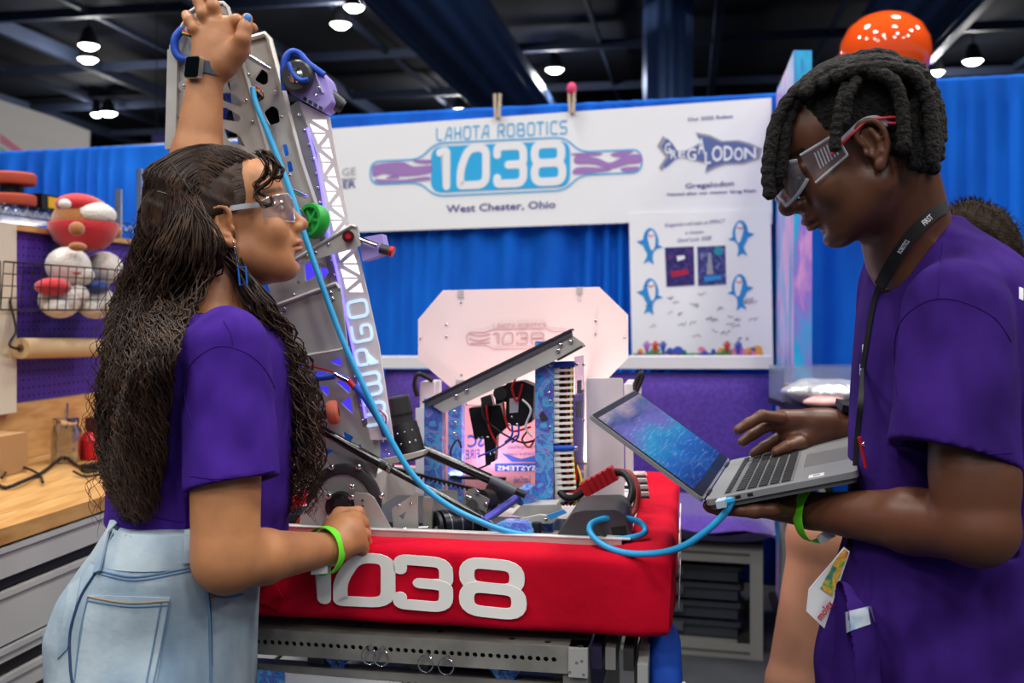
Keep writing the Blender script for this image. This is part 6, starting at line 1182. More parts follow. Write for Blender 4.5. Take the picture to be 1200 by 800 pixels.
p = [P(279, 313, 1.515), P(288, 312.5, 1.515), P(289.5, 333, 1.515), P(281, 334, 1.515)]; MB().tube(p, .0014, 6, True).build('blue_rectangle', M('blue_enamel', (36, 110, 220), .3), er)
wt_ = thing('smart_watch', 'smart watch with navy strap on the wrist raised to the tower', 'watch', P(240, 82, 1.73)); ax_ = (V(P(256, 58, 1.74))-V(fe)).normalized()
band('strap', P(241, 84, 1.734), ax_, .034, .0315, .021, .0028, M('navy_strap', (62, 72, 92), .6), wt_, (1, 0, 0)); c = P(229.5, 80, 1.703); nn = V((-.42, -.9, .05)).normalized(); sx_ = ax_; sy_ = nn.cross(sx_).normalized(); sx_ = sy_.cross(nn)
def slab(mb_, c, a, b, n_, hx, hy, hz, r): poly = rrect(-hx, -hy, hx, hy, r, 4); return mb_.prism([V(c)+a*x+b*y for x, y in poly], n_*hz)
slab(MB(), c, sx_, sy_, nn, .0195, .0165, .009, .006).build('case', M('starlight_case', (206, 196, 180), .3, .8), wt_); slab(MB(), c+nn*.009, sx_, sy_, nn, .0175, .0148, .0012, .005).build('screen', M('watch_glass', (10, 16, 20), .08), wt_)
wbG = thing('paper_wristband', 'neon green wristband on the wrist resting on the red bumper', 'wristband', P(382, 640, 1.57), 'neon green wristbands'); m_neon = M('neon_green', (110, 232, 40), .6, bump=(90, .2, .002)); ax2 = (V(P(400, 624, 1.605))-V(el)).normalized()
band('band', P(380, 645, 1.562), ax2, .037, .034, .016, .0012, m_neon, wbG, (0, 0, 1)); MB().box(P(374, 668, 1.545), V((.012, .004, .0)), V((.001, -.004, .001)), V((0, 0, .006))).build('paper_tail', M('white_plastic'), wbG)
# ---------------------------------------------------------------- BOY
BDp = 1.46
boy = thing('person', 'person in purple t-shirt and vented clear goggles holding an open laptop', 'person', P(1125, 365, BDp)-V((0, 0, CZ)))
skinB = M('skin_deep_brown', (98, 60, 40), .42, sss=.08, bump=(300, .05, .001), tint=[('lip', (128, 72, 64)), ('brow', (26, 18, 14)), ('blush', (120, 78, 54))], mix=(18, (94, 58, 40), .4, .65))
bz_ = lambda y, d=BDp: CZ-(y-HY)/F*d
bx2 = lambda x, d=BDp: (x-HX)/F*d
pit, yaw = radians(28), radians(-8)
bT, bR, bs = headframe((0, 0, 0), (-cos(pit)*cos(yaw), -cos(pit)*sin(yaw), -sin(pit)), 0, .985); bT, bR, bs = headframe(P(1024, 167, 1.295)-V(bT((-.006, .078, .004))), (-cos(pit)*cos(yaw), -cos(pit)*sin(yaw), -sin(pit)), 0, .985)
S = SDF((.20, 1.15, .98), (.86, 1.86, 1.76), .0028)
head(S, bT, bR, bs, 1)
S.cone(bT((-.026, 0, -.015)), P(1062, 300, 1.42), .050, .056, .03); S.cone(bT((-.05, 0, .0)), P(1074, 285, 1.43), .046, .052, .03)
S.stack([(bz_(y), bx2(x), BDp, r*BDp/F, ry) for y, x, r, ry in ((300, 1095, 60, .10), (350, 1112, 84, .16), (420, 1122, 98, .165), (600, 1126, 108, .14), (690, 1125, 112, .14))], .03)
sh, el, wr = P(1125, 372, 1.295), P(1146, 618, 1.245), P(950, 598, 1.485)
S.cone(sh, el, .056, .047, .01); S.ell(P(1143, 560, 1.255), (.05, .05, .06), None, .02); S.ell(el, .047, None, .01); m1 = V(el).lerp(V(wr), .36); S.cone(el, m1, .045, .043, .01); S.cone(m1, wr, .0425, .0265, .012)
# hand under the laptop
S.cone(wr, P(915, 590, 1.50), .0255, .024, .012); S.cone(P(925, 590, 1.50), P(885, 588, 1.54), .022, .017, .012); S.cone(P(925, 592, 1.49), P(880, 594, 1.50), .021, .016, .012)
for f_ in (((890, 594, 1.492), (865, 596, 1.49), (845, 597, 1.50), (832, 594, 1.51)), ((888, 591, 1.52), (862, 594, 1.53), (842, 595, 1.54), (830, 592, 1.55)), ((888, 588, 1.545), (862, 591, 1.56), (842, 592, 1.57)), ((888, 585, 1.57), (868, 587, 1.59), (850, 588, 1.60))): finger(S, px3(f_), .0115, .009)
finger(S, px3(((925, 594, 1.475), (905, 596, 1.455), (885, 598, 1.452), (866, 598, 1.46))), .0125, .0095, .008)
# far arm and typing hand
fs_, fe, fw = P(1120, 372, 1.62), P(1090, 545, 1.70), P(997, 500, 1.72)
S.cone(fs_, fe, .054, .045, .02); S.cone(fe, fw, .044, .0285, .01); S.cone(fw, P(955, 500, 1.72), .0285, .029, .012); S.cone(P(968, 495, 1.72), P(915, 493, 1.715), .024, .0195, .012); S.cone(P(965, 507, 1.72), P(925, 510, 1.72), .023, .018, .012); S.cone(P(960, 512, 1.715), P(930, 520, 1.69), .018, .014, .012)
for f_ in (((915, 490, 1.70), (893, 487, 1.69), (877, 496, 1.69), (865, 503.5, 1.69)), ((918, 497, 1.72), (898, 499, 1.715), (882, 509, 1.715), (870, 517.5, 1.715)), ((925, 508, 1.735), (910, 515, 1.735), (896, 523, 1.735), (884, 531, 1.735)), ((930, 511, 1.75), (917, 519, 1.755), (907, 526, 1.755), (898, 531, 1.755))): finger(S, px3(f_), .0112, .0086)
finger(S, px3(((938, 521, 1.685), (922, 524, 1.675), (910, 529, 1.67))), .0115, .0088, .008)
gv, gq = S.mesh(); lv = ((gv-bT((0, 0, 0))) @ bR)/bs
gs_ = lambda c, r: np.exp(-(((lv-np.array(c))/np.array(r))**2).sum(1)*1.2)
lip = np.clip(1.6*np.maximum(gs_((.105, 0, -.0455), (.016, .021, .006)), gs_((.102, 0, -.0565), (.016, .019, .0075)))-.3, 0, 1)
by = np.abs(lv[:, 1]); bz = .0425-.08*np.abs(by-.03); brow = np.clip(1.5*np.exp(-((lv[:, 2]-bz)/.005)**2)*(by > .012)*(by < .056)*(lv[:, 0] > .055)-.2, 0, .9); blush = .15*gs_((.07, -.05, -.02), (.03, .03, .025))
fastmesh('body', gv, gq, skinB, boy, {'lip': lip, 'brow': brow, 'blush': blush}); bodyB = bvh_of(gv, gq)
for q in (-1, 1): c = V(bT((.0845, q*.0325, .0125))); e = MB().ell(c, (.0095, .0112, .0045), Matrix(bR.tolist())).build('eye', m_eye, boy, 180); MB().ell(V(bT((.0905, q*.0325, .0115))), (.004, .005, .0045), Matrix(bR.tolist())).build('iris', m_iris, e, 180); MB().tube([V(bT(p)) for p in ((.0905, q*.0215, .0155), (.0965, q*.031, .0185), (.092, q*.042, .0165), (.083, q*.049, .0125))], .0011, 5).build('eyelashes', m_blkm, boy)
# shirt
m_teeB = M('deep_purple_jersey', (58, 29, 116), .92, bump=(15, .65, .055, (1, 1, .45), 1.2), spec=.15, mix=(9, (48, 23, 100), .4, .62))
S = SDF((.44, 1.16, .80), (.92, 1.78, 1.54), .0042)
S.stack([(bz_(y), bx2(x), BDp, r*BDp/F, ry) for y, x, r, ry in ((258, 1082, 34, .06), (272, 1086, 50, .09), (286, 1093, 64, .12), (306, 1102, 80, .158), (335, 1112, 94, .182), (370, 1117, 103, .192), (420, 1122, 112, .190), (500, 1126, 122, .175), (600, 1128, 128, .166), (680, 1122, 136, .168), (740, 1112, 146, .172), (800, 1108, 148, .176), (840, 1108, 150, .178))], .012)
hem = P(1114, 533, 1.262); top = P(1122, 366, 1.30); S.cone(top, hem+V((0, 0, -.05)), .068, .082, .016); S.cone(P(1118, 372, 1.62), P(1085, 470, 1.66), .066, .07, .02)
S.cone(P(985, 700, 1.34), P(972, 830, 1.33), .022, .045, .03); S.cone(P(1005, 720, 1.31), P(1010, 830, 1.30), .018, .03, .025)
S.warp(folds(21, .0042)); S.warp(lambda x, y, z: .003*np.sin(55*z-38*x+20*y)*np.clip((1.12-z)/.12, 0, 1))
ha = (V(hem)-V(top)).normalized(); hn = (ha+V((-.16, 0, 0))).normalized(); sl = S._sl(np.array(hem)-.13, np.array(hem)+.13); x, y, z = S._xyz(sl); dpl = (x-hem.x)*hn.x+(y-hem.y)*hn.y+(z-hem.z)*hn.z
S.F[sl] = np.where((y < 1.335) & (np.sqrt((x-hem.x)**2+(y-hem.y)**2) < .105), np.maximum(S.F[sl], dpl), S.F[sl]); S.cone(hem-ha*.04, hem+ha*.04, .052, .064, .004, -1)
S.cone(bT((-.026, 0, -.015)), P(1063, 306, 1.42), .05, .057, .006, -1)
sv, sq = S.mesh(); shirtB = bvh_of(sv, sq); shB = fastmesh('t_shirt', sv, sq, m_teeB, boy)
m_teeS = M('purple_stitch_dark', (46, 22, 94), .9, spec=.1)
seam('sleeve_seam', shirtB, [(1052, 470), (1048, 420), (1052, 385), (1070, 362), (1098, 350), (1130, 354), (1165, 372), (1185, 400)], .0009, m_teeS, shB, .0002); seam('hem_stitch', shirtB, [(1040, 519), (1080, 526), (1130, 532), (1186, 530)], .0009, m_teeS, shB, .0003); seam('shoulder_seam', shirtB, [(1099, 350), (1102, 320), (1105, 285)], .0008, m_teeS, shB, .0002)
for q, mt_ in (([(1011, 404), (1015.5, 401), (1015.5, 414), (1011, 417)], m_wh), ([(1010, 419), (1014, 418), (1014, 424), (1010, 425)], M('pink_film')), ([(1008, 427), (1013, 425), (1013, 437), (1008, 439)], M('print_ice', (190, 216, 240), .6))): decal('chest_print', shirtB, q, 2, 3, .0008, mt_, shB)
decal('silver_patch', shirtB, [(991, 717), (1021, 710), (1025, 729), (992, 741)], 6, 5, .0015, M('silver_tape_patch', (176, 184, 196), .5, mix=(40, (110, 150, 190), .5, .7)), shB)
text2d('C', True); h = hit(shirtB, 1197, 345, .001)
decal('back_print', shirtB, [(1194, 336), (1199, 338), (1199, 352), (1194, 350)], 2, 3, .0008, m_wh, shB)
# trousers and shoes (below the frame)
S = SDF((.44, 1.20, .04), (.92, 1.74, .90), .008); S.stack([(.84, bx2(1125), BDp, .15, .17), (.76, bx2(1125), BDp, .16, .18)], .02)
for dy in (-.09, .09): S.cone((bx2(1125), BDp+dy, .80), (bx2(1115), BDp+dy, .48), .105, .075, .04); S.cone((bx2(1115), BDp+dy, .48), (bx2(1130), BDp+dy, .1), .075, .062, .02)
S.cut((0, 0, .07), (0, 0, -1)); tv, tq = S.mesh(); fastmesh('trousers', tv, tq, M('dark_trousers', (30, 30, 40), .8), boy)
for dy in (-.093, .093):
    mb = MB(); c = V((bx2(1130), BDp+dy, 0)); mb.ell(c+V((-.05, 0, .045)), (.135, .047, .048)); mb.v = [(a, b, max(z, 0.001)) for a, b, z in mb.v]; o = mb.build('shoe', M('black_sneaker', (24, 24, 26), .6), boy, 180); MB().bx((c.x-.185, c.y-.046, 0), (c.x+.08, c.y+.046, .022)).build('sole', M('white_plastic'), o)
# hair: faded cap and locs
m_loc = M('black_locs', (15, 12, 11), .85, bump=(170, 1.0, .012), mix=(90, (28, 23, 20), .5, .75))
S = SDF((.33, 1.25, 1.50), (.66, 1.52, 1.80), .0035); S.ell(bT((-.014, 0, .052)), np.array((.101, .079, .088))*bs, bR, .01); S.ell(bT((-.045, 0, .0)), np.array((.068, .07, .075))*bs, bR, .02)
x, y, z = S._xyz((slice(None),)*3); o_ = bT((0, 0, 0)); lx = ((x-o_[0])*bR[0, 0]+(y-o_[1])*bR[1, 0]+(z-o_[2])*bR[2, 0])/bs; lz = ((x-o_[0])*bR[0, 2]+(y-o_[1])*bR[1, 2]+(z-o_[2])*bR[2, 2])/bs
cutp = np.where(lz > .04, lx-(.032+.55*(lz-.04)), np.where(lz > -.03, lx-(-.03+.886*(lz+.03)) , .05+lx)); S.F = np.maximum(S.F, (cutp*.8).astype(np.float32))
S.F = np.maximum(S.F, ((-.062-lz)*.9).astype(np.float32))
S.warp(lambda x, y, z: .0016*np.sin(300*x)*np.sin(290*z)*np.sin(310*y)); hv, hq = S.mesh(); fastmesh('hair', hv, hq, m_loc, boy)
LC = []
g = np.random.default_rng(5)
def loc(pts, r=.0085): LC.append(([P(*p) for p in pts], r))
for i, (x0, dep) in enumerate(((0, 1.325), (9, 1.35), (16, 1.37), (4, 1.40), (12, 1.43), (22, 1.33))):     # front fringe hanging before the brow
    loc([(985+i*6, 92-i*1.5, dep+.01), (958+i*3, 94, dep), (930+x0*.4, 110, dep), (910+x0*.6, 142, dep), (902+x0*.7, 178, dep), (900+x0*.6, 205, dep), (903+x0*.5, 234-i*5, dep)], .0092)
loc([(992, 100, 1.29), (986, 118, 1.285), (982, 140, 1.283), (979, 160, 1.283), (978, 178, 1.284)], .0078); loc([(1005, 92, 1.285), (994, 112, 1.28), (992, 128, 1.282), (988, 150, 1.283)], .0075)
for i in range(12):   # swept over the crown to the back
    dep = 1.285+.17*(i/11); x = g.uniform(-6, 6); drop = g.uniform(150, 205); loc([(975+i*2, 92-10*sin(i/11*3.14), dep+.01), (1005, 80-12*sin(i/11*3.14)+x*.3, dep), (1040, 78-12*sin(i/11*3.14)+x*.4, dep), (1066+x, 88, dep), (1082+x, 112, dep), (1086+x*1.5, 145, dep), (1084+x*2, drop, dep)], g.uniform(.0085, .0105))
for i in range(9):
    dep = 1.272+.12*(i/8); x = g.uniform(-5, 5); loc([(1015+i*3, 84, dep+.015), (1040+x, 92, dep), (1052+x, 115, dep), (1056+x, 150, dep), (1056+x*1.4, 178+g.uniform(-6, 14), dep)], g.uniform(.0085, .0105))
for x, yb, d_ in ((1094, 205, 1.33), (1099, 190, 1.36), (1088, 208, 1.39), (1102, 150, 1.41), (1071, 200, 1.30)): loc([(1050, 84, d_), (1072, 84, d_), (1088, 98, d_), (x-2, 130, d_), (x, 165, d_), (x, yb, d_)], .0092)
for i in range(10): a = i/9; loc([(940+i*6, 112-22*sin(a*1.6), 1.30+.02*(i % 3)), (965+i*7, 86-6*a, 1.31), (1000+i*6, 72+5*abs(a-.4), 1.32), (1030+i*5, 76+4*a, 1.33), (1058+i*3, 92, 1.33)], .0095)
for pts, r in LC:
    q = spline(pts, 7); rs = [r*(1+.10*sin(i*1.9+r*9e3)+.05*sin(i*4.1))*(1 if i < len(q)-2 else (.85 if i == len(q)-2 else .5)) for i in range(len(q))]; MB().tube(q, rs, 9).build('loc', m_loc, boy, 180)
# goggles
gg = thing('safety_goggles', 'clear goggles with vented sides and red cord worn above the laptop', 'safety goggles', bT((.1, 0, 0)))
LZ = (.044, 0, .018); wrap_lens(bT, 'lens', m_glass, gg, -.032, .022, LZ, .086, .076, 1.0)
for zz, lo in ((.022, False), (-.032, True)): edge_line(bT, gg, zz, .5, m_frame_cl, 'lens_rim', .0026, LZ, .086, .076, 1.0, lo)
for q in (-1, 1):
    sp = lambda t, u_: V(bT((.082-.052*t, q*(.066+.012*t), .014+(-.020+.012*t)*(1-u_)+(.022+.002*t)*u_)))
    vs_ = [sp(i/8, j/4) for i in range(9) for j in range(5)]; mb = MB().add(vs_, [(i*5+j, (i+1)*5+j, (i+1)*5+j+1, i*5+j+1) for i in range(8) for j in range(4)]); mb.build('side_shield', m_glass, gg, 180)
    for k in range(7): t = .28+k*.085; MB().cyl(sp(t, .25), sp(t+.05, .82), .0011, n=6).build('vent_slat', m_frame_cl, gg)
    MB().tube([sp(t, 0) for t in np.linspace(0, 1, 8)], .0016, 6).build('shield_edge', m_frame_cl, gg); MB().tube([sp(t, 1) for t in np.linspace(0, 1, 8)], .0018, 6).build('shield_edge', m_frame_cl, gg); MB().tube([sp(.98, t) for t in np.linspace(0, 1, 5)], .0016, 6).build('shield_edge', m_frame_cl, gg)
    pts = [(.036, q*.079, .024), (.015, q*.083, .030), (-.006, q*.085, .035), (-.022, q*.084, .030), (-.032, q*.081, .016)]; MB().strap([V(bT(p)) for p in spline(pts, 5)], [V(bR @ np.array((0, q, 0)))]*21, .0075, .003).build('temple', m_frame_cl, gg)
    MB().tube(spline([V(bT(p)) for p in ((.050, q*.0785, .016), (.030, q*.083, .023), (.008, q*.086, .029), (-.010, q*.087, .033), (-.030, q*.0865, .026), (-.045, q*.086, .018), (-.050, q*.086, .012), (-.044, q*.087, .010), (-.030, q*.087, .018))], 5), .0019, 7).build('red_cord', M('red_cord', (206, 48, 66), .4), gg)
# lanyard with badge
ly = thing('lanyard', 'black lanyard with white lettering and a badge worn over purple t-shirt', 'lanyard', P(1010, 440, 1.36)); m_lan = M('black_webbing', (22, 22, 26), .7, bump=(700, .3, .001))
lp = []
for (x, y) in ((1108, 241), (1100, 245), (1090, 252), (1078, 263), (1064, 279), (1052, 297), (1040, 318), (1032, 334), (1026, 355), (1021, 380), (1017, 405), (1013, 432)):
    h1, h2 = hit(shirtB, x, y, .0028), hit(bodyB, x, y, .0028); c = [h for h in (h1, h2) if h]; 
    if c: lp.append(min(c, key=lambda h: (h[0]-CAMP).length))
lp2 = []
for i, h in enumerate(lp):
    lp2.append((h[0], (h[1]+V((-.2, -.8, .3))).normalized()))
MB().strap(spline([p for p, n in lp2[:8]], 4), [V(n) for n in spline([tuple(n) for p, n in lp2[:8]], 4)], .0165, .0016).build('strap', m_lan, ly, 60); MB().strap(spline([p for p, n in lp2[6:]], 4), [V(n) for n in spline([tuple(n) for p, n in lp2[6:]], 4)], .008, .0016).build('strap', m_lan, ly, 60)
def on_strap(i0, body, hgt, off=.0022):
    p0, n0 = lp2[i0]; p1 = lp2[i0+1][0]; e = (p0-p1); Lh = e.length; e = e.normalized(); up = n0.cross(e).normalized(); up = up if up.dot(V((-1, 0, .5))) > 0 else -up
    a = p1+n0*off+e*Lh*.1-up*hgt*.5; mb = MB(); lettering(mb, body, lambda x, y, h: a+e*(x*Lh*.8)+up*hgt*y+n0*h, True); mb.build('lettering', m_wh, ly, 0)
if len(lp2) > 7: on_strap(2, 'FIRST', .0075); on_strap(4, 'ROBOTICS', .006)
q = [V(lp2[-1][0]), P(1009, 470, 1.345), P(1004, 520, 1.40), P(1001, 580, 1.465), P(997, 630, 1.45), P(990, 650, 1.42)]; MB().strap(spline(q, 5), [V((-.6, -.8, 0))]*26, .008, .0016).build('strap', m_lan, ly, 60)
MB().cyl(P(1007, 512, 1.318), P(1015, 548, 1.322), .0022).build('red_pen', m_redp, ly); MB().ell(P(1012, 520, 1.316), .003).build('pin_badge', m_chr, ly)
bd = [P(989, 641, 1.385), P(996, 646, 1.385), P(966, 736, 1.375), P(945, 716, 1.375), P(948, 690, 1.375), P(978, 655, 1.38)]; nb = ((bd[1]-bd[0]).cross(bd[3]-bd[0])).normalized(); nb = nb if nb.y < 0 else -nb
MB().prism(bd, nb*-.0015).build('badge', M('badge_card', (230, 232, 238), .5), ly)
MB().prism([p+nb*.0004 for p in (P(989, 643, 1.385), P(994.5, 647, 1.385), P(975, 698, 1.378), P(961, 689, 1.377), P(978, 657, 1.38))], nb*.0004).build('badge_print', marble('badge_rainbow', [(40, 70, 170), (90, 160, 90), (240, 190, 70), (200, 90, 80), (90, 90, 190)], 40, 1.2), ly)
a, b, c = P(950, 712, 1.374)+nb*.0012, P(970, 726, 1.374)+nb*.0012, None; e = P(969, 699, 1.3755)-P(953, 720, 1.374); u = (P(950, 716, 1.374)-P(963, 727, 1.374)); mb = MB(); a = P(962, 727, 1.374)+nb*.001; lettering(mb, 'molex', lambda x, y, h: a+e*x*.95+u*(y*.55)+nb*h, True); mb.build('lettering', M('badge_red', (206, 34, 54), .5), ly, 0)
# wristband, watch
wbB = thing('paper_wristband', 'neon green wristband on the forearm under the laptop', 'wristband', P(957, 625, 1.48), 'neon green wristbands'); ax2 = (V(wr)-V(el)).normalized(); band('band', P(957, 601, 1.475), (ax2+V((.1, 0, .12))).normalized(), .043, .036, .019, .0012, m_neon, wbB, (0, 0, 1)); MB().box(P(968, 628, 1.462), V((.010, .002, .005)), V((.001, -.003, .001)), V((.003, 0, -.006))).build('paper_tail', M('white_plastic'), wbB)
wtB = thing('wrist_watch', 'dark blue wrist watch on the arm typing at the laptop', 'watch', P(997, 490, 1.72)); ax3 = (V(fw)-V(fe)).normalized(); band('strap', P(1000, 501, 1.72), ax3, .033, .0315, .02, .0028, M('navy_strap'), wtB, (0, 0, 1)); MB().box(P(996, 477, 1.71), V((-.019, 0, .004)), V((0, .018, .004)), V((.001, 0, .006))).build('case', m_blk, wtB); MB().box(P(995, 473.5, 1.71), V((-.016, 0, .0034)), V((0, .015, .0034)), V((0, 0, .0008))).build('screen', M('blue_screen_glass', (46, 84, 130), .1), wtB)
# ---------------------------------------------------------------- LAPTOP
Hn = P(826, 586, 1.46); la = V((.107, .31, .014)).normalized(); lb_ = V((.197, -.07, .054)); lb_ = (lb_-la*lb_.dot(la)).normalized(); ln = lb_.cross(la).normalized(); ln = ln if ln.z > 0 else -ln
lc = V((-.1574, .049, .115)); lc = (lc-la*lc.dot(la)).normalized(); lcn = lc.cross(la).normalized(); lcn = lcn if lcn.dot(V((1, 0, .5))) > 0 else -lcn
LWd, LDp, LTh = .322, .218, .0165
lt_ = thing('laptop', 'open grey laptop with blue ethernet plug held in both hands', 'laptop', Hn+la*LWd/2+lb_*LDp/2-ln*LTh); m_lap = M('silver_grey_shell', (150, 151, 153), .38, .35, bump=(400, .03, .001)); m_key = M('key_black', (34, 35, 38), .5); m_bez = M('bezel_black', (22, 24, 28), .35)
Lp = lambda a, b, n: Hn+la*a+lb_*b+ln*n
def lslab(name, a0, b0, a1, b1, n0, n1, r, mat, par): return MB().prism([Lp(x, y, n0) for x, y in rrect(a0, b0, a1, b1, r, 4)], ln*(n1-n0)).build(name, mat, par, 30)
bs_ = lslab('base', 0, 0, LWd, LDp, -LTh*.55, 0, .010, m_lap, lt_); lslab('underside', .004, .004, LWd-.004, LDp-.004, -LTh, -LTh*.55, .010, M('laptop_under', (88, 88, 92), .5), lt_)
lslab('keyboard_well', .016, .026, LWd-.016, .128, .0001, .0005, .003, M('well_grey', (104, 105, 108), .5), bs_)
lslab('touchpad', .105, .138, .215, .205, .0001, .0007, .003, M('pad_grey', (112, 113, 116), .3), bs_); lslab('touchpad_edge', .103, .136, .217, .207, 0, .0003, .004, M('pad_edge', (190, 190, 192), .3, .5), bs_)
lslab('white_sticker', .012, .150, .034, .172, .0001, .0006, .001, M('white_plastic'), bs_); lslab('sticker_mark', .018, .156, .028, .166, .0006, .0009, .002, M('mark_grey', (150, 160, 170), .5), bs_)
kw, kh = .0176, .0148; k0 = None
for r_ in range(6):
    n_ = 16; y0 = .0285+r_*.0165; hgt = kh*(.65 if r_ == 0 else 1); off = (0, .0, .004, .008, .0, 0)[r_]
    xs = [.019+i*.01785 for i in range(n_)]
    if r_ == 5: cells = [(.019, .0155)]+[(.0368, .0155), (.0547, .0155), (.0725, .0155), (.0905, .087), (.1795, .0155), (.1975, .0155), (.2155, .0155), (.2335, .0155), (.2515, .0155), (.2695, .0155), (.2875, .0155)]
    else: cells = [(x, .0155) for x in xs]
    for x, w__ in cells:
        if w__ == .0155 and hgt == kh and k0 is not None: dup(k0, la*(x-kx)+lb_*(y0-ky), bs_)
        else:
            o = MB().prism([Lp(a, b, .0006) for a, b in rrect(x, y0, x+w__, y0+hgt-.0022, .0015, 2)], ln*.0016).build('key', m_key, bs_)
            if k0 is None and hgt == kh and w__ == .0155: k0, kx, ky = o, x, y0
for b0, b1 in ((.018, .034), (.044, .052), (.062, .070)): MB().prism([Lp(-.0004, b, n) for b, n in ((b0, -.007), (b1, -.007), (b1, -.002), (b0, -.002))], la*.002).build('port', m_blk, bs_)
lid = MB().prism([Hn+la*x+lc*y-lcn*.006 for x, y in rrect(0, .002, LWd, .210, .008, 4)], lcn*.006).build('lid', m_lap, lt_, 30); LS = lambda x, y, n: Hn+la*x+lc*y+lcn*n
MB().prism([LS(x, y, .0002) for x, y in rrect(.003, .006, LWd-.003, .208, .006, 4)], lcn*.0006).build('bezel', m_bez, lid, 30)
# display: dark editor window with soft coloured rows
def screen_mat():
    m = M('laptop_display', (16, 40, 90), .22, coat=.3); nt = m.node_tree; N = nt.nodes.new; L = nt.links.new; b = nt.nodes['Principled BSDF']; at = N('ShaderNodeAttribute'); at.attribute_name = 'uvs'; mp = N('ShaderNodeMapping'); mp.inputs['Scale'].default_value = (7, 46, 1); L(at.outputs['Vector'], mp.inputs[0])
    t = N('ShaderNodeTexNoise'); t.inputs['Scale'].default_value = 1; t.inputs['Detail'].default_value = 3; L(mp.outputs[0], t.inputs['Vector']); r = N('ShaderNodeValToRGB'); r.color_ramp.elements[0].position = .52; r.color_ramp.elements[1].position = .66; L(t.outputs[0], r.inputs[0])
    t2 = N('ShaderNodeTexNoise'); t2.inputs['Scale'].default_value = 2.6; t2.inputs['Detail'].default_value = 1; L(at.outputs['Vector'], t2.inputs['Vector']); sp = N('ShaderNodeSeparateXYZ'); L(at.outputs['Vector'], sp.inputs[0]); ad = N('ShaderNodeMath'); ad.operation = 'MULTIPLY_ADD'; L(t2.outputs[0], ad.inputs[0]); ad.inputs[1].default_value = .45; L(sp.outputs['Y'], ad.inputs[2]); sb = N('ShaderNodeMath'); sb.operation = 'SUBTRACT'; L(ad.outputs[0], sb.inputs[0]); sb.inputs[1].default_value = .22
    r2 = N('ShaderNodeValToRGB'); e = r2.color_ramp.elements; e[0].color = (*lin((18, 34, 84)), 1); e[1].position = 1; e[1].color = (*lin((120, 104, 108)), 1)
    for p, c in ((.3, (22, 74, 130)), (.52, (30, 108, 140)), (.72, (78, 72, 128)), (.86, (40, 44, 84))): q = e.new(p); q.color = (*lin(c), 1)
    L(sb.outputs[0], r2.inputs[0]); mx = N('ShaderNodeMix'); mx.data_type = 'RGBA'; mx.blend_type = 'ADD'; L(r.outputs[0], mx.inputs['Factor']); L(r2.outputs[0], mx.inputs['A']); mx.inputs['B'].default_value = (.045, .05, .055, 1)
    L(mx.outputs['Result'], b.inputs['Base Color']); L(mx.outputs['Result'], b.inputs['Emission Color']); b.inputs['Emission Strength'].default_value = .55; return m
dq = [(.009, .022), (LWd-.009, .022), (LWd-.009, .198), (.009, .198)]; vs_ = [LS(x, y, .001) for x, y in dq]; dsp = MB().add(vs_, [(0, 1, 2, 3)]).build('display', screen_mat(), lid, 0)
at = dsp.data.attributes.new('uvs', 'FLOAT_VECTOR', 'POINT')
for i, (x, y) in enumerate(((0, 0), (1, 0), (1, 1), (0, 1))): at.data[i].vector = (x, y, 0)
for x in (.03, LWd-.07): MB().cyl(LS(x, 0, -.003), LS(x+.04, 0, -.003), .005).build('hinge', m_bez, lt_)
# ---------------------------------------------------------------- ETHERNET CABLE
ec = thing('ethernet_cable', 'sky blue ethernet cable running from robot tower to the laptop', 'cable', R(690, 640, .05)); m_eth = M('sky_blue_jacket', (44, 166, 226), .4)
pp = [R(*p) for p in ((296, 103, .105), (300, 122, .10), (318, 165, .095), (341, 226, .088), (357, 275, .085), (376, 330, .08), (401, 397, .075), (426, 452, .07), (455, 510, .068), (485, 558, .07), (520, 589, .08), (560, 610, .088), (600, 624, .095), (650, 631.5, .10), (700, 633, .10), (738, 630, .10), (756, 623, .12), (748, 611, .13), (720, 606, .12), (695, 612, .09), (692, 624, .06), (708, 639, .035))]+[P(*p) for p in ((735, 648, 1.55), (770, 648, 1.51), (800, 640, 1.475), (830, 620, 1.455), (850, 600, 1.448), (858, 586, 1.4485))]
MB().tube(spline(pp, 7), .0052, 9).build('jacket', m_eth, ec, 180)
pe = Lp(-.012, .0255, -.0055); MB().box(Lp(-.012, .0255, -.0058), la*.012, lb_*.0068, ln*.0052).build('clear_plug', M('clear_plug', (205, 222, 236), .15, trans=.3), ec); MB().tube([pp[-1], pp[-1].lerp(pe, .5), pe], .0056, 8).build('plug_boot', m_eth, ec)
# ---------------------------------------------------------------- PERSON BEHIND
TD = 2.15
p3 = thing('person', 'person mostly hidden behind the one holding the laptop, one bare leg showing', 'person', P(1170, 365, TD)-V((0, 0, CZ))); skinC = M('skin_light', (196, 140, 112), .5, sss=.1)
S = SDF((.50, 1.80, .02), (1.35, 2.50, 1.70), .0055); c3 = P(1132, 306, TD); cT, cR, cs_ = headframe(c3-V((.01, 0, .03)), (-.86, .5, -.1)); head(S, cT, cR, cs_, 1); S.cone(c3-V((-.01, 0, .04)), c3-V((-.02, 0, .2)), .058, .06, .02); S.stack([(c3.z-.15, c3.x+.02, TD, .07, .08), (c3.z-.21, c3.x+.02, TD, .12, .19), (c3.z-.4, c3.x+.02, TD, .13, .18), (.95, c3.x, TD, .12, .16), (.82, c3.x, TD, .13, .17)], .03)
kn = P(962, 628, 2.08); an = P(925, 800, 2.05); S.cone((c3.x-.02, TD-.08, .92), kn, .095, .07, .03); S.cone(kn, an, .062, .046, .02); S.cone(an, (an.x-.02, an.y, .07), .045, .04, .02); S.ell((an.x-.08, an.y, .045), (.12, .045, .04), None, .02)
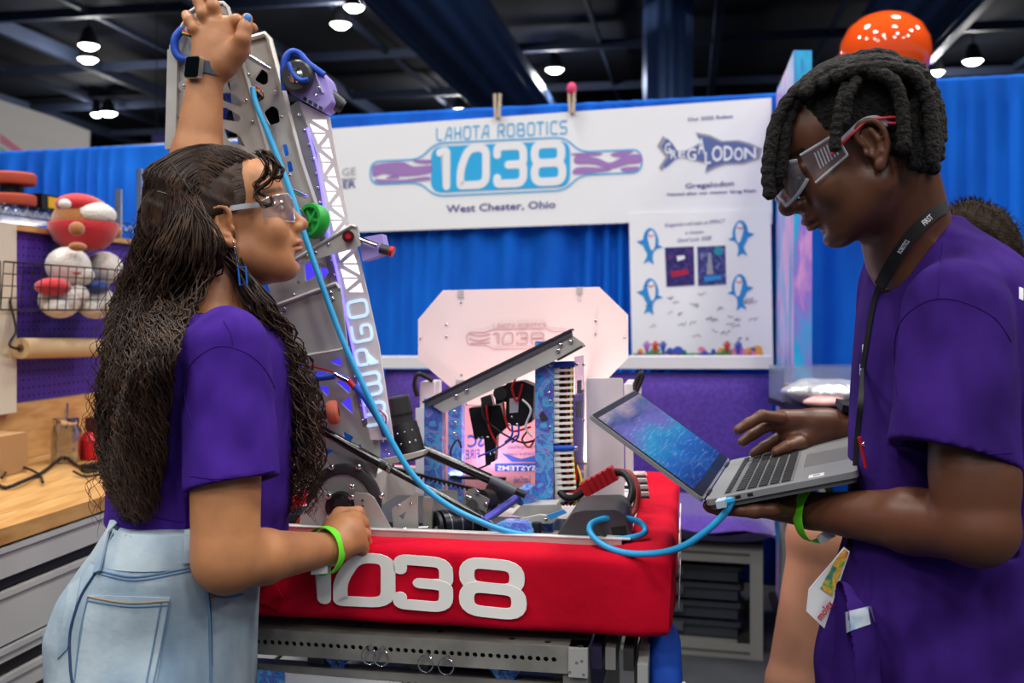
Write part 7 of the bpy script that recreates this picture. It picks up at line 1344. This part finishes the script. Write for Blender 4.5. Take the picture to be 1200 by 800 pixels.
S.cone((c3.x, TD+.09, .92), (c3.x+.03, TD+.1, .5), .09, .065, .03); S.cone((c3.x+.03, TD+.1, .5), (c3.x+.06, TD+.1, .07), .06, .04, .02); S.ell((c3.x+.0, TD+.1, .045), (.12, .045, .04), None, .02)
for q in (-1, 1): S.cone((c3.x+.02, TD+q*.19, c3.z-.24), (c3.x+.05, TD+q*.22, c3.z-.5), .05, .04, .02); S.cone((c3.x+.05, TD+q*.22, c3.z-.5), (c3.x-.1, TD+q*.2, c3.z-.68), .04, .028, .02); S.ell((c3.x-.14, TD+q*.19, c3.z-.72), (.06, .025, .03), None, .015)
v3, q3 = S.mesh(); fastmesh('body', v3, q3, skinC, p3)
S = SDF((c3.x-.16, TD-.16, c3.z-.12), (c3.x+.16, TD+.16, c3.z+.17), .005); S.ell(c3+V((.01, 0, .018)), (.104, .094, .112), None, .01); S.ell(c3+V((.03, 0, -.01)), (.088, .088, .09), None, .02); S.cut(c3+V((-.045, .026, .02)), (-.86, .5, -.6)); S.warp(lambda x, y, z: .004*np.sin(90*x+30*z)*np.sin(80*y+20*z)+.002*np.sin(210*x)*np.sin(200*z)); hv, hq = S.mesh(); m_h3 = M('brown_short_hair', (38, 27, 19), .8, bump=(220, .8, .008), spec=.15); fastmesh('hair', hv, hq, m_h3, p3)
g = np.random.default_rng(2); ST = Strands(); bh = bvh_of(hv, hq)
for i in range(500):
    th, ph = g.uniform(0, 1.7), g.uniform(0, 6.28); dv = V((sin(th)*cos(ph), sin(th)*sin(ph), cos(th))); p = V(c3)+V((.01, 0, .018))+V((dv.x*.106, dv.y*.096, dv.z*.114)); t = V((g.normal(), g.normal(), g.normal()+.2)).normalized(); e = (dv*.5+t*.7).normalized()*g.uniform(.008, .018); ST.add([tuple(p-dv*.008), tuple(p+e*.5), tuple(p+e+V((0, 0, -.002)))], .0009, 3)
ST.build('hair_strands', m_h3, p3)
S = SDF((c3.x-.25, TD-.32, .72), (c3.x+.28, TD+.32, c3.z-.08), .009); S.stack([(c3.z-.16, c3.x+.02, TD, .085, .09), (c3.z-.20, c3.x+.02, TD, .135, .2), (c3.z-.4, c3.x+.02, TD, .145, .195), (.95, c3.x, TD, .14, .18), (.80, c3.x, TD, .15, .185)], .02)
for q in (-1, 1): S.cone((c3.x+.02, TD+q*.19, c3.z-.24), (c3.x+.04, TD+q*.215, c3.z-.42), .065, .065, .02)
v3, q3 = S.mesh(); fastmesh('t_shirt', v3, q3, M('navy_tee', (36, 44, 90), .85), p3)
S = SDF((.55, 1.80, .5), (c3.x+.28, TD+.32, 1.0), .009); S.stack([(.96, c3.x, TD, .145, .185), (.82, c3.x, TD, .155, .19)], .02); S.cone((c3.x-.02, TD-.08, .90), V((c3.x-.02, TD-.08, .92)).lerp(kn, .45), .12, .105, .03); S.cone((c3.x, TD+.09, .9), (c3.x+.02, TD+.1, .62), .115, .10, .03)
v3, q3 = S.mesh(); fastmesh('shorts', v3, q3, M('grey_shorts', (70, 72, 80), .85), p3)
